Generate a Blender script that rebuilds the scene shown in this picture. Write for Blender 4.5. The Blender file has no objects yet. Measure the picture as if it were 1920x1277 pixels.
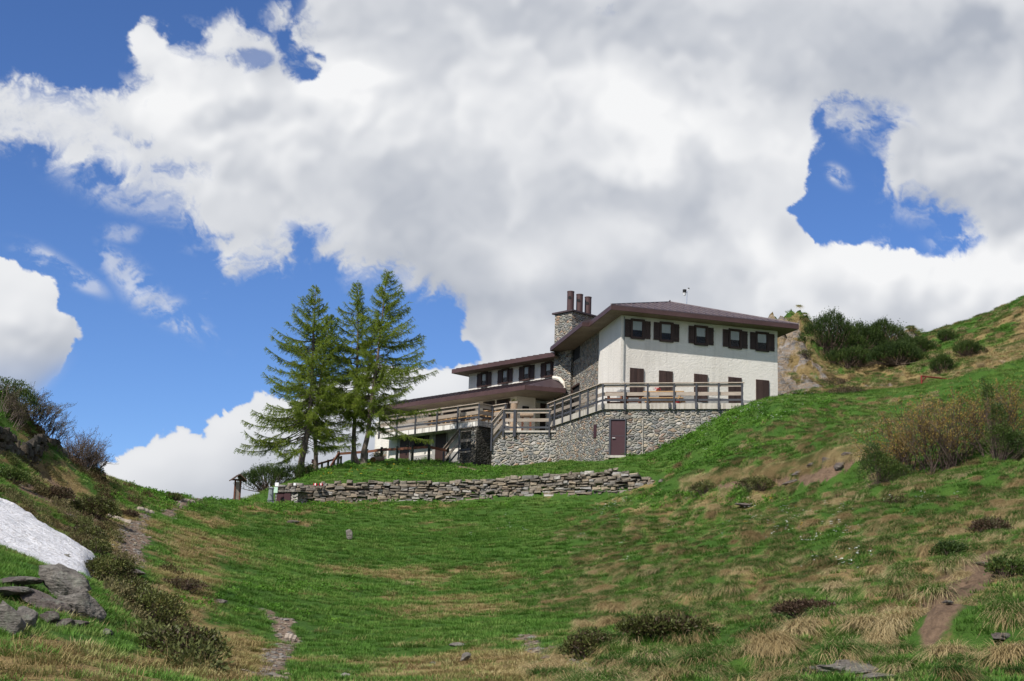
import bpy, math, random
import numpy as np
from mathutils import Matrix, Vector
random.seed(7)
RNG = np.random.default_rng(11)
SC = bpy.context.scene
COL = SC.collection
rad = math.radians

# ------------------------------------------------------------------ camera
FPX, PITCH, ROLL = 2700.0, rad(12.0), rad(1.85)
cam_d = bpy.data.cameras.new('camera')
cam_d.sensor_width = 36.0
cam_d.lens = FPX / 1920.0 * 36.0
cam_d.clip_start, cam_d.clip_end = 0.1, 6000.0
cam = bpy.data.objects.new('camera', cam_d)
COL.objects.link(cam)
CAM_M = Matrix.Rotation(math.pi / 2 + PITCH, 3, 'X') @ Matrix.Rotation(ROLL, 3, 'Z')
cam.matrix_world = CAM_M.to_4x4()
SC.camera = cam
R = np.array(CAM_M)

# ------------------------------------------------------------------ world, sun, exposure
SUN_AZ = (-0.625, -0.78)
SUN_EL = rad(46)
world = bpy.data.worlds.new('World')
SC.world = world
world.use_nodes = True
wn = world.node_tree
wn.nodes.clear()
sky_n = wn.nodes.new('ShaderNodeTexSky')
sky_n.sky_type = 'NISHITA'
sky_n.sun_disc = False
sky_n.sun_elevation = SUN_EL
sky_n.sun_rotation = math.atan2(SUN_AZ[0], SUN_AZ[1])
sky_n.altitude = 2200
sky_n.air_density = 1.0
sky_n.dust_density = 0.3
sky_n.ozone_density = 6.0
bg_n = wn.nodes.new('ShaderNodeBackground')
bg_n.inputs['Strength'].default_value = 0.095
wo_n = wn.nodes.new('ShaderNodeOutputWorld')
hs_n = wn.nodes.new('ShaderNodeHueSaturation')
hs_n.inputs['Saturation'].default_value = 1.10
hs_n.inputs['Hue'].default_value = 0.508
wn.links.new(sky_n.outputs[0], hs_n.inputs['Color'])
# unseen white cloud added over the sky behind the viewer, to whiten the fill light (the part in front is built below)
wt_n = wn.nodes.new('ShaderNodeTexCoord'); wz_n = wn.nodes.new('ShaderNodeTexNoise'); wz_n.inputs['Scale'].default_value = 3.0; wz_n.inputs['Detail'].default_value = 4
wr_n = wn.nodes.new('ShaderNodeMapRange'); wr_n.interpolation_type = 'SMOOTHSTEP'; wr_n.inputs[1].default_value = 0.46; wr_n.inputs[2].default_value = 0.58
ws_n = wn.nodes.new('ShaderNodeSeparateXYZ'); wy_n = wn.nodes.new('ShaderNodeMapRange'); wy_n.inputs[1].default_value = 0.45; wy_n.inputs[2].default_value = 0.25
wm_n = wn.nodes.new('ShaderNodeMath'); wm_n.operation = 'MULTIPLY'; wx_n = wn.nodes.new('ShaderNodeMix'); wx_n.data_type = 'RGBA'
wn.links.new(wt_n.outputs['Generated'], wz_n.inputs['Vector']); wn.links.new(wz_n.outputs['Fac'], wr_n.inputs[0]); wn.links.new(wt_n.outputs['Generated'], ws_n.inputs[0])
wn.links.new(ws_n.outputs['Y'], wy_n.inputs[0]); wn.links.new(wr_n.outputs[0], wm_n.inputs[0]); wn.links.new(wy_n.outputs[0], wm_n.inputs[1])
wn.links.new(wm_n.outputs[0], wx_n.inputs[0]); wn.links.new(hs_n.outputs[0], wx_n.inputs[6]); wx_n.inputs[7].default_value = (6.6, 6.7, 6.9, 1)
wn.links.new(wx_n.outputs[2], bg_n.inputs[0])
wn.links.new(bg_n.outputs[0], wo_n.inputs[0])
sun_d = bpy.data.lights.new('sun', 'SUN')
sun_d.energy = 4.2
sun_d.angle = rad(0.53)
sun_d.color = (1.0, 0.95, 0.88)
sun = bpy.data.objects.new('sun', sun_d)
COL.objects.link(sun)
_h = math.hypot(*SUN_AZ)
sun_dir = Vector((SUN_AZ[0] / _h * math.cos(SUN_EL), SUN_AZ[1] / _h * math.cos(SUN_EL), math.sin(SUN_EL)))
sun.rotation_euler = sun_dir.to_track_quat('Z', 'Y').to_euler()
sun.location = (-40, -50, 60)
vs = SC.view_settings
vs.view_transform = 'Standard'
vs.look = 'None'
vs.exposure = 0.55
vs.gamma = 1.0
vs.use_curve_mapping = False
SC.cycles.max_bounces = 6
SC.cycles.diffuse_bounces = 2
SC.cycles.glossy_bounces = 2
SC.cycles.transmission_bounces = 4
SC.cycles.transparent_max_bounces = 8
SC.cycles.use_denoising = True

# ------------------------------------------------------------------ rays
def ray(px, py):
    d = R @ np.array([(px - 960) / FPX, -(py - 638.5) / FPX, -1.0])
    return d / d[1]

def W(px, py, Y):
    """the world point on the line of sight of a photo pixel at depth Y"""
    return ray(px, py) * Y

def proj(P):
    c = np.asarray(P) @ R
    z = -c[..., 2]
    z = np.where(z < 1e-3, 1e-3, z)
    return 960 + FPX * c[..., 0] / z, 638.5 - FPX * c[..., 1] / z

class Fr:
    """a vertical plane: s runs to the right along it, n out of it towards the viewer, z up"""
    def __init__(self, x, y, th):
        self.o = np.array([x, y]); a = rad(th); self.th = th
        self.t = np.array([math.cos(a), math.sin(a)])
        self.m = np.array([math.sin(a), -math.cos(a)])
    def P(self, s, n, z):
        q = self.o + self.t * s + self.m * n
        return np.array([q[0], q[1], z])
    def hit(self, px, py, n=0.0):
        d = ray(px, py); q = self.o + self.m * n
        # k*d_xy = q + s*t
        A = np.array([[d[0], -self.t[0]], [d[1], -self.t[1]]])
        k, s = np.linalg.solve(A, q)
        return s, k * d[2]
    def off(self, s, n, th=None):
        p = self.P(s, n, 0)
        return Fr(p[0], p[1], self.th if th is None else th)

# ------------------------------------------------------------------ noise
def _hash(i, j, seed):
    h = (i.astype(np.int64) * 374761393 + j.astype(np.int64) * 668265263 + seed * 982451653) & 0x7fffffff
    h = ((h ^ (h >> 13)) * 1274126177) & 0x7fffffff
    h = (h ^ (h >> 16)) & 0x7fffffff
    return h / float(0x7fffffff)

def vnoise(x, y, seed=0):
    i = np.floor(x); j = np.floor(y)
    u = x - i; v = y - j
    u = u * u * u * (u * (u * 6 - 15) + 10); v = v * v * v * (v * (v * 6 - 15) + 10)
    a = _hash(i, j, seed); b = _hash(i + 1, j, seed); c = _hash(i, j + 1, seed); d = _hash(i + 1, j + 1, seed)
    return (a * (1 - u) + b * u) * (1 - v) + (c * (1 - u) + d * u) * v

def fbm(x, y, octv=4, seed=0, gain=0.5):
    s = np.zeros_like(x, dtype=float); a = 1.0; t = 0.0
    for k in range(octv):
        ca, sa = math.cos(0.6 * k + 0.3), math.sin(0.6 * k + 0.3)
        f = 2.03 ** k
        s += a * vnoise((x * ca - y * sa) * f + 17.3 * k, (x * sa + y * ca) * f - 9.1 * k, seed + k)
        t += a; a *= gain
    return s / t

def sstep(a, b, x):
    t = np.clip((x - a) / (b - a), 0, 1)
    return t * t * (3 - 2 * t)

# ------------------------------------------------------------------ mesh building
def tag(o, label=None, cat=None, group=None, kind=None):
    if label: o['label'] = label
    if cat: o['category'] = cat
    if group: o['group'] = group
    if kind: o['kind'] = kind
    return o

class MB:
    def __init__(self):
        self.v = []; self.f = []; self.n = 0; self.tint = []
    def add(self, verts, faces, tint=None):
        verts = np.asarray(verts, float)
        self.v.append(verts)
        for f in faces: self.f.append([i + self.n for i in f])
        self.n += len(verts)
        self.tint.append(np.full(len(verts), random.random() if tint is None else tint))
        return self
    def hexa(self, c, tint=None):
        """8 corners: bottom loop 0-3 counter-clockwise from above, top loop 4-7"""
        return self.add(c, [(3, 2, 1, 0), (4, 5, 6, 7), (0, 1, 5, 4), (1, 2, 6, 5), (2, 3, 7, 6), (3, 0, 4, 7)], tint)
    def box(self, fr, s0, s1, n0, n1, z0, z1, tint=None):
        a, b = (n1, n0) if n1 > n0 else (n0, n1)
        P = fr.P
        return self.hexa([P(s0, a, z0), P(s1, a, z0), P(s1, b, z0), P(s0, b, z0), P(s0, a, z1), P(s1, a, z1), P(s1, b, z1), P(s0, b, z1)], tint)
    def beam(self, A, B, w, h, tint=None):
        A = np.asarray(A, float); B = np.asarray(B, float)
        d = B - A; d = d / np.linalg.norm(d)
        up = np.array([0, 0, 1.0]) if abs(d[2]) < 0.9 else np.array([0, 1.0, 0])
        x = np.cross(d, up); x /= np.linalg.norm(x)
        y = np.cross(x, d)
        q = [A + x * i * w / 2 + y * j * h / 2 for i, j in ((-1, -1), (1, -1), (1, 1), (-1, 1))]
        r = [p + (B - A) for p in q]
        return self.add(q + r, [(3, 2, 1, 0), (4, 5, 6, 7), (0, 1, 5, 4), (1, 2, 6, 5), (2, 3, 7, 6), (3, 0, 4, 7)], tint)
    def tube(self, pts, radii, sides=6, tint=None, caps=True):
        pts = np.asarray(pts, float); k = len(pts)
        rr = np.broadcast_to(np.asarray(radii, float), (k,))
        V = []
        for i in range(k):
            d = pts[min(i + 1, k - 1)] - pts[max(i - 1, 0)]
            d = d / (np.linalg.norm(d) + 1e-9)
            u = np.cross(d, [0.31, 0.95, 0.05] if abs(d[2]) > 0.8 else [0, 0, 1.0]); u /= np.linalg.norm(u) + 1e-9
            w = np.cross(d, u)
            for j in range(sides):
                a = 2 * math.pi * j / sides
                V.append(pts[i] + rr[i] * (u * math.cos(a) + w * math.sin(a)))
        F = []
        for i in range(k - 1):
            for j in range(sides):
                F.append((i * sides + j, i * sides + (j + 1) % sides, (i + 1) * sides + (j + 1) % sides, (i + 1) * sides + j))
        if caps:
            F.append(tuple(range(sides - 1, -1, -1))); F.append(tuple((k - 1) * sides + j for j in range(sides)))
        return self.add(V, F, tint)
    def poly(self, pts, thick, tint=None):
        """a flat polygon given from above counter-clockwise, thickened downwards"""
        pts = np.asarray(pts, float); k = len(pts)
        V = np.concatenate([pts, pts - np.array([0, 0, thick])])
        F = [tuple(range(k)), tuple(range(2 * k - 1, k - 1, -1))]
        for i in range(k):
            j = (i + 1) % k
            F.append((i, k + i, k + j, j))
        return self.add(V, F, tint)

def wloc(o):
    p = np.zeros(3)
    while o is not None:
        p += np.array(o.location); o = o.parent
    return p

def auto_uv(me, V):
    nl = len(me.loops)
    li = np.empty(nl, np.int32); me.loops.foreach_get('vertex_index', li)
    npoly = len(me.polygons)
    nrm = np.empty(npoly * 3, np.float32); me.polygons.foreach_get('normal', nrm); nrm = nrm.reshape(-1, 3)
    tot = np.empty(npoly, np.int32); me.polygons.foreach_get('loop_total', tot)
    N = np.repeat(nrm, tot, axis=0)
    P = V[li]
    t = np.stack([-N[:, 1], N[:, 0], np.zeros(nl)], 1)
    L = np.linalg.norm(t, axis=1); flat = L < 0.5
    t = t / np.maximum(L, 1e-6)[:, None]
    u = (P * t).sum(1); v = P[:, 2].copy()
    u[flat] = P[flat, 0]; v[flat] = P[flat, 1]
    uv = me.uv_layers.new(name='UVMap')
    uv.data.foreach_set('uv', np.stack([u, v], 1).astype(np.float32).ravel())

def raw_mesh(name, V, loops, sizes, mat, parent=None, tint=None, smooth=False, uv=True, attrs=None):
    """V world coordinates (n,3); loops flat vertex indices; sizes loop counts per face"""
    me = bpy.data.meshes.new(name)
    V = np.asarray(V, np.float64)
    off = wloc(parent) if parent is not None else np.zeros(3)
    me.vertices.add(len(V)); me.vertices.foreach_set('co', (V - off).astype(np.float32).ravel())
    loops = np.asarray(loops, np.int32); sizes = np.asarray(sizes, np.int32)
    me.loops.add(len(loops)); me.loops.foreach_set('vertex_index', loops)
    me.polygons.add(len(sizes))
    st = np.zeros(len(sizes), np.int32); st[1:] = np.cumsum(sizes)[:-1]
    me.polygons.foreach_set('loop_start', st)
    me.update(calc_edges=True)
    if uv: auto_uv(me, V)
    if tint is not None:
        a = me.attributes.new('tint', 'FLOAT', 'POINT'); a.data.foreach_set('value', np.asarray(tint, np.float32))
    for k, val in (attrs or {}).items():
        a = me.attributes.new(k, 'FLOAT', 'POINT'); a.data.foreach_set('value', np.asarray(val, np.float32))
    me.polygons.foreach_set('use_smooth', np.full(len(sizes), bool(smooth)))
    if mat is not None: me.materials.append(mat)
    o = bpy.data.objects.new(name, me)
    COL.objects.link(o)
    if parent is not None: o.parent = parent
    return o

def obj(name, mb, mat, parent=None, smooth=False, uv=True):
    V = np.concatenate(mb.v)
    loops = [i for f in mb.f for i in f]
    return raw_mesh(name, V, loops, [len(f) for f in mb.f], mat, parent, np.concatenate(mb.tint), smooth, uv)

def thing(name, label, cat, loc, group=None):
    o = bpy.data.objects.new(name, None)
    o.empty_display_size = 0.3
    o.location = [float(c) for c in loc]
    COL.objects.link(o)
    return tag(o, label, cat, group)

def copy_tree(o, parent=None):
    c = o.copy(); COL.objects.link(c)
    if parent is not None: c.parent = parent
    for ch in list(o.children): copy_tree(ch, c)
    return c

def soup(tris):
    """(n,3,3) triangles -> verts, loops, sizes"""
    n = len(tris)
    return tris.reshape(-1, 3), np.arange(n * 3), np.full(n, 3)

# ------------------------------------------------------------------ materials
class NT:
    def __init__(self, name):
        self.m = bpy.data.materials.new(name); self.m.use_nodes = True
        self.t = self.m.node_tree; self.t.nodes.clear()
        self.out = self.t.nodes.new('ShaderNodeOutputMaterial')
    def n(self, typ, **kw):
        x = self.t.nodes.new(typ)
        for k, v in kw.items(): setattr(x, k, v)
        return x
    def put(self, sock, v):
        if isinstance(v, bpy.types.NodeSocket): self.t.links.new(v, sock)
        elif v is not None:
            if sock.type == 'RGBA' and len(v) == 3: v = (*v, 1)
            sock.default_value = v
    def attr(self, name, typ='GEOMETRY'):
        a = self.n('ShaderNodeAttribute', attribute_name=name, attribute_type=typ); return a.outputs['Fac']
    def coord(self, kind='Object'):
        return self.n('ShaderNodeTexCoord').outputs[kind]
    def mapv(self, v, scale=(1, 1, 1), rot=(0, 0, 0)):
        a = self.n('ShaderNodeMapping'); self.put(a.inputs['Vector'], v)
        a.inputs['Scale'].default_value = scale; a.inputs['Rotation'].default_value = rot
        return a.outputs[0]
    def noise(self, v, scale, detail=4, rough=0.55, dist=0.0):
        a = self.n('ShaderNodeTexNoise'); self.put(a.inputs['Vector'], v)
        a.inputs['Scale'].default_value = scale; a.inputs['Detail'].default_value = detail
        a.inputs['Roughness'].default_value = rough; a.inputs['Distortion'].default_value = dist
        return a.outputs['Fac']
    def noisec(self, v, scale, detail=3):
        a = self.n('ShaderNodeTexNoise'); self.put(a.inputs['Vector'], v)
        a.inputs['Scale'].default_value = scale; a.inputs['Detail'].default_value = detail
        return a.outputs['Color']
    def voro(self, v, scale, feature='F1', out='Distance', rnd=1.0):
        a = self.n('ShaderNodeTexVoronoi', feature=feature); self.put(a.inputs['Vector'], v)
        a.inputs['Scale'].default_value = scale; a.inputs['Randomness'].default_value = rnd
        return a.outputs[out]
    def ramp(self, fac, stops, interp='LINEAR'):
        a = self.n('ShaderNodeValToRGB'); self.put(a.inputs[0], fac)
        cr = a.color_ramp; cr.interpolation = interp
        while len(cr.elements) < len(stops): cr.elements.new(0.5)
        for e, (p, c) in zip(cr.elements, stops):
            e.position = p; e.color = (*c, 1) if not isinstance(c, (int, float)) else (c, c, c, 1)
        return a.outputs[0]
    def mix(self, fac, a, b, mode='MIX'):
        x = self.n('ShaderNodeMix', data_type='RGBA', blend_type=mode)
        self.put(x.inputs[0], fac); self.put(x.inputs[6], a); self.put(x.inputs[7], b)
        return x.outputs[2]
    def math(self, op, a, b=None, c=None, clamp=False):
        x = self.n('ShaderNodeMath', operation=op, use_clamp=clamp)
        self.put(x.inputs[0], a)
        if b is not None: self.put(x.inputs[1], b)
        if c is not None: self.put(x.inputs[2], c)
        return x.outputs[0]
    def vmath(self, op, a, b):
        x = self.n('ShaderNodeVectorMath', operation=op); self.put(x.inputs[0], a); self.put(x.inputs[1], b)
        return x.outputs[0]
    def mr(self, v, a, b, c=0.0, d=1.0, smooth=False):
        x = self.n('ShaderNodeMapRange', clamp=True)
        if smooth: x.interpolation_type = 'SMOOTHSTEP'
        self.put(x.inputs[0], v)
        for k, q in zip((1, 2, 3, 4), (a, b, c, d)): x.inputs[k].default_value = q
        return x.outputs[0]
    def bump(self, h, dist=0.02, strength=1.0, normal=None):
        x = self.n('ShaderNodeBump'); self.put(x.inputs['Height'], h)
        x.inputs['Distance'].default_value = dist; x.inputs['Strength'].default_value = strength
        if normal is not None: self.put(x.inputs['Normal'], normal)
        return x.outputs[0]
    def bsdf(self, col, rough=0.8, metal=0.0, normal=None, spec=0.3):
        x = self.n('ShaderNodeBsdfPrincipled')
        self.put(x.inputs['Base Color'], col); self.put(x.inputs['Roughness'], rough)
        x.inputs['Metallic'].default_value = metal
        x.inputs['Specular IOR Level'].default_value = spec
        if normal is not None: self.put(x.inputs['Normal'], normal)
        return x.outputs[0]
    def done(self, sh):
        self.t.links.new(sh, self.out.inputs['Surface']); return self.m

def leaf_mat(name, stops, trans=0.35, attr='tint', typ='GEOMETRY', rough=0.55, extra=None):
    n = NT(name)
    c = n.ramp(n.attr(attr, typ), stops)
    if extra: c = extra(n, c)
    a = n.bsdf(c, rough, spec=0.25)
    tr = n.n('ShaderNodeBsdfTranslucent'); n.put(tr.inputs[0], c)
    mx = n.n('ShaderNodeMixShader'); mx.inputs[0].default_value = trans
    n.t.links.new(a, mx.inputs[1]); n.t.links.new(tr.outputs[0], mx.inputs[2])
    return n.done(mx.outputs[0])

M = {}
def plaster(name, col, dark, grain=1.0):
    n = NT(name); v = n.coord('UV')
    big = n.noise(v, 0.35, 4); fine = n.noise(v, 9, 5, 0.6, 0.6); tiny = n.noise(v, 40, 3)
    st = n.noise(n.mapv(v, (3.0, 0.16, 1)), 1.0, 5)
    c = n.mix(n.mr(big, 0.35, 0.7), col, dark)
    c = n.mix(n.mr(st, 0.52, 0.78, 0, 0.5), c, tuple(x * 0.70 for x in dark))
    pt = n.noise(v, 1.3, 5, 0.65)
    c = n.mix(n.mr(pt, 0.56, 0.72, 0, 0.4), c, tuple(x * 0.82 for x in dark))
    h = n.math('ADD', fine, n.math('MULTIPLY', tiny, 0.4))
    return n.done(n.bsdf(c, 0.92, normal=n.bump(h, 0.035 * grain, 0.9)))
M['plaster'] = plaster('white_plaster', (0.63, 0.60, 0.545), (0.55, 0.515, 0.46))
M['plaster_cream'] = plaster('cream_plaster', (0.66, 0.61, 0.52), (0.58, 0.52, 0.43))
M['plinth'] = plaster('grey_plinth_plaster', (0.30, 0.295, 0.28), (0.24, 0.23, 0.22))
def concrete(name, col, streak):
    n = NT(name); v = n.coord('UV')
    st = n.noise(n.mapv(v, (6.0, 0.35, 1)), 1.0, 6, 0.65)
    sp = n.noise(v, 3.0, 6, 0.65)
    c = n.mix(n.mr(st, 0.48, 0.75), col, streak)
    c = n.mix(n.mr(sp, 0.55, 0.75, 0, 0.6), c, tuple(x * 0.5 for x in col))
    return n.done(n.bsdf(c, 0.9, normal=n.bump(sp, 0.02)))
M['concrete'] = concrete('weathered_concrete', (0.40, 0.37, 0.32), (0.20, 0.17, 0.13))
M['balcony_white'] = concrete('streaked_white_balcony', (0.62, 0.60, 0.56), (0.22, 0.20, 0.17))
def masonry(name, sx, sy, mortar, stops, edge=(0.03, 0.10), moss=0.0):
    n = NT(name); v = n.coord('UV')
    w = n.vmath('MULTIPLY', n.vmath('SUBTRACT', n.noisec(v, 4.2, 2), (0.5, 0.5, 0.5)), (0.24, 0.17, 0))
    v2 = n.mapv(n.vmath('ADD', v, w), (sx, sy, 0))
    a = n.n('ShaderNodeTexVoronoi', feature='F1', voronoi_dimensions='2D'); n.put(a.inputs['Vector'], v2); a.inputs['Scale'].default_value = 1.0
    e = n.n('ShaderNodeTexVoronoi', feature='DISTANCE_TO_EDGE', voronoi_dimensions='2D'); n.put(e.inputs['Vector'], v2); e.inputs['Scale'].default_value = 1.0
    sp = n.n('ShaderNodeSeparateColor'); n.put(sp.inputs[0], a.outputs['Color'])
    c = n.ramp(sp.outputs[0], stops)
    val = n.mr(sp.outputs[1], 0, 1, 0.55, 1.25)
    g = n.noise(v, 22, 5, 0.7)
    c = n.mix(1.0, c, n.mix(1.0, (1, 1, 1), val, 'MULTIPLY'), 'MULTIPLY')
    c = n.mix(1.0, c, n.ramp(g, [(0.25, 0.6), (0.75, 1.25)]), 'MULTIPLY')
    big = n.noise(v, 0.5, 3)
    m = n.mr(e.outputs[0], edge[0], edge[1], 0, 1, True)
    c = n.mix(m, n.mix(n.mr(big, 0.35, 0.65), mortar, tuple(x * 0.6 for x in mortar)), c)
    if moss: c = n.mix(n.mr(n.noise(v, 1.6, 6, 0.7), 0.42, 0.66, 0, moss), c, (0.018, 0.02, 0.012))
    dome = n.mr(e.outputs[0], 0.0, 0.32, 0, 1, True)
    h = n.math('ADD', dome, n.math('MULTIPLY', g, 0.25))
    h = n.math('ADD', h, n.math('MULTIPLY', sp.outputs[2], 0.35))
    return n.done(n.bsdf(c, 0.9, normal=n.bump(h, 0.09, 1.0)))
STN = [(0.0, (0.25, 0.245, 0.225)), (0.2, (0.16, 0.168, 0.165)), (0.38, (0.34, 0.30, 0.235)), (0.55, (0.22, 0.235, 0.215)), (0.68, (0.40, 0.34, 0.25)), (0.8, (0.28, 0.18, 0.12)), (0.9, (0.19, 0.18, 0.18)), (1.0, (0.43, 0.40, 0.355))]
M['stone'] = masonry('mortared_rubble_stone', 3.7, 7.4, (0.42, 0.39, 0.34), STN)
M['stone_fine'] = masonry('small_rubble_stone', 4.4, 8.4, (0.34, 0.31, 0.26), STN, (0.02, 0.12))
M['stone_big'] = masonry('large_rubble_stone', 3.2, 6.2, (0.46, 0.43, 0.38), STN, (0.03, 0.15))
M['stone_dark'] = masonry('dark_mossy_stone', 4.0, 6.5, (0.10, 0.09, 0.075), [(0, (0.06, 0.055, 0.045)), (0.5, (0.10, 0.09, 0.07)), (1, (0.05, 0.05, 0.045))], moss=0.7)
def paint(name, col, rough=0.5, var=0.25, metal=0.0, bump=0.004, sc=6):
    n = NT(name); v = n.coord('UV')
    a = n.noise(v, sc, 6, 0.65); b = n.noise(v, 0.9, 4)
    c = n.mix(n.math('MULTIPLY', n.mr(a, 0.35, 0.75), var), col, tuple(x * 0.45 for x in col))
    c = n.mix(n.math('MULTIPLY', n.mr(b, 0.4, 0.7), var), c, tuple(min(1, x * 1.5 + 0.01) for x in col))
    return n.done(n.bsdf(c, n.mr(a, 0.2, 0.8, rough * 0.8, min(1, rough * 1.25)), metal, n.bump(a, bump)))
def wood(name, col, dark, sc=(1.2, 16, 1), rough=0.85):
    n = NT(name); v = n.coord('UV')
    g = n.noise(n.mapv(v, sc), 2.0, 6, 0.65, 0.4); b = n.noise(v, 1.5, 4)
    t = n.attr('tint')
    c = n.mix(n.mr(g, 0.35, 0.7), col, dark)
    c = n.mix(1.0, c, n.ramp(t, [(0, 0.7), (1, 1.2)]), 'MULTIPLY')
    c = n.mix(n.mr(b, 0.5, 0.8, 0, 0.5), c, dark)
    return n.done(n.bsdf(c, rough, normal=n.bump(g, 0.01)))
M['roof'] = paint('brown_sheet_metal_roof', (0.055, 0.038, 0.040), 0.45, 0.4)
M['fascia'] = paint('brown_painted_fascia', (0.058, 0.030, 0.029), 0.55, 0.4)
M['soffit'] = paint('soffit_boards', (0.16, 0.13, 0.095), 0.85, 0.5)
M['seam'] = paint('pale_roof_seam', (0.15, 0.12, 0.125), 0.4, 0.4)
M['shutter'] = wood('dark_shutter_boards', (0.055, 0.031, 0.025), (0.024, 0.014, 0.012), (22, 0.8, 1), 0.6)
M['shutter_warm'] = wood('red_brown_shutter_boards', (0.060, 0.030, 0.024), (0.026, 0.014, 0.012), (22, 0.8, 1), 0.6)
M['frame'] = wood('brown_window_frame', (0.055, 0.026, 0.016), (0.03, 0.014, 0.01), (10, 4, 1), 0.55)
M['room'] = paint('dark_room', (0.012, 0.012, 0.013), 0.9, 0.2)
M['curtain'] = paint('white_lace_curtain', (0.34, 0.36, 0.345), 0.9, 0.3, sc=25)
M['door'] = paint('maroon_door_paint', (0.042, 0.015, 0.018), 0.55, 0.25)
M['door_dark'] = wood('dark_brown_door', (0.045, 0.020, 0.014), (0.02, 0.01, 0.008), (14, 1, 1), 0.6)
M['steel'] = paint('dark_grey_steel_paint', (0.045, 0.047, 0.055), 0.5, 0.35)
M['metal'] = paint('bare_metal', (0.5, 0.5, 0.5), 0.3, 0.2, 0.9)
M['white_paint'] = paint('white_paint', (0.75, 0.75, 0.74), 0.5, 0.15)
M['red_paint'] = paint('red_paint', (0.42, 0.02, 0.03), 0.6, 0.2)
M['rust'] = paint('rust_red_pipe_paint', (0.20, 0.025, 0.018), 0.6, 0.4)
M['board'] = wood('grey_weathered_board', (0.40, 0.34, 0.28), (0.24, 0.19, 0.15))
M['board_new'] = wood('pale_timber', (0.46, 0.30, 0.15), (0.30, 0.18, 0.09))
M['timber'] = wood('brown_stained_timber', (0.16, 0.065, 0.035), (0.07, 0.03, 0.02))
M['timber_dark'] = wood('dark_green_stained_post', (0.020, 0.030, 0.022), (0.012, 0.014, 0.012))
M['log'] = wood('log_bark', (0.34, 0.25, 0.17), (0.16, 0.11, 0.075), (8, 3, 1))
M['log_end'] = wood('orange_log_end', (0.38, 0.17, 0.06), (0.20, 0.08, 0.03), (6, 6, 1))
M['shingle'] = wood('shingle_roof', (0.11, 0.065, 0.045), (0.05, 0.03, 0.02), (9, 5, 1))
M['green_sign'] = paint('pale_green_sign', (0.42, 0.58, 0.46), 0.5, 0.1)
M['grey_iron'] = paint('grey_cast_iron', (0.16, 0.18, 0.19), 0.55, 0.3)
def glass():
    n = NT('window_glass')
    tr = n.n('ShaderNodeBsdfTransparent'); gl = n.n('ShaderNodeBsdfGlossy'); gl.inputs['Roughness'].default_value = 0.02
    mx = n.n('ShaderNodeMixShader'); fr = n.n('ShaderNodeFresnel'); fr.inputs[0].default_value = 1.16
    n.t.links.new(fr.outputs[0], mx.inputs[0]); n.t.links.new(tr.outputs[0], mx.inputs[1]); n.t.links.new(gl.outputs[0], mx.inputs[2])
    return n.done(mx.outputs[0])
M['glass'] = glass()
def rockmat(name, stops, moss=0.25, sc=1.0):
    n = NT(name); v = n.coord('Object')
    st = n.noise(n.mapv(v, (1.2, 1.2, 5), (0.4, 0.35, 0)), 1.3 * sc, 8, 0.65, 0.5)
    sp = n.noise(v, 9 * sc, 6, 0.7); li = n.noise(v, 3.2 * sc, 5, 0.65)
    c = n.ramp(st, stops)
    c = n.mix(1.0, c, n.ramp(sp, [(0.25, 0.6), (0.75, 1.3)]), 'MULTIPLY')
    c = n.mix(n.mr(li, 0.56, 0.66, 0, 0.55), c, (0.34, 0.35, 0.28))
    c = n.mix(n.mr(n.noise(v, 2.1 * sc, 6, 0.7), 0.56, 0.7, 0, moss), c, (0.03, 0.045, 0.014))
    h = n.math('ADD', st, n.math('MULTIPLY', sp, 0.4))
    return n.done(n.bsdf(c, 0.92, normal=n.bump(h, 0.2)))
M['rock'] = rockmat('grey_rock', [(0.25, (0.08, 0.07, 0.058)), (0.5, (0.20, 0.18, 0.155)), (0.75, (0.31, 0.29, 0.255))], 0.5, 1.6)
M['rock_brown'] = rockmat('brown_slate', [(0.25, (0.06, 0.05, 0.043)), (0.5, (0.14, 0.115, 0.10)), (0.8, (0.25, 0.215, 0.19))], 0.5, 2.0)
M['outcrop'] = rockmat('pale_outcrop', [(0.25, (0.15, 0.135, 0.12)), (0.45, (0.28, 0.26, 0.24)), (0.6, (0.33, 0.25, 0.17)), (0.8, (0.40, 0.38, 0.36))], 0.3, 0.55)
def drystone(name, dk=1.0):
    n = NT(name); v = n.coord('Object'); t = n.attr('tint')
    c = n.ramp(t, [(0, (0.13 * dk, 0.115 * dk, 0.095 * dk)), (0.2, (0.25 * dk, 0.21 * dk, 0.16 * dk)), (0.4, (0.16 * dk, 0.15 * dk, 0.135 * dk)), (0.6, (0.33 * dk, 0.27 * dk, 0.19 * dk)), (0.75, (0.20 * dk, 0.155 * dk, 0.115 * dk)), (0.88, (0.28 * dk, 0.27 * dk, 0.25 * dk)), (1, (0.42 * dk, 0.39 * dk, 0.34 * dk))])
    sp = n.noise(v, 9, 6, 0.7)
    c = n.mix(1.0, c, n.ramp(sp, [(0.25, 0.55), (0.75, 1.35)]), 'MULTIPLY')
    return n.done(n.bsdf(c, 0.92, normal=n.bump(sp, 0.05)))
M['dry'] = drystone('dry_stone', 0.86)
M['dry_shaded'] = drystone('shaded_dry_stone', 0.28)  # darker copy of the dry stone; the old wall's shade is in the colour
M['dry_core'] = paint('shadowed_wall_core', (0.03, 0.026, 0.022), 0.95, 0.3)

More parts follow.
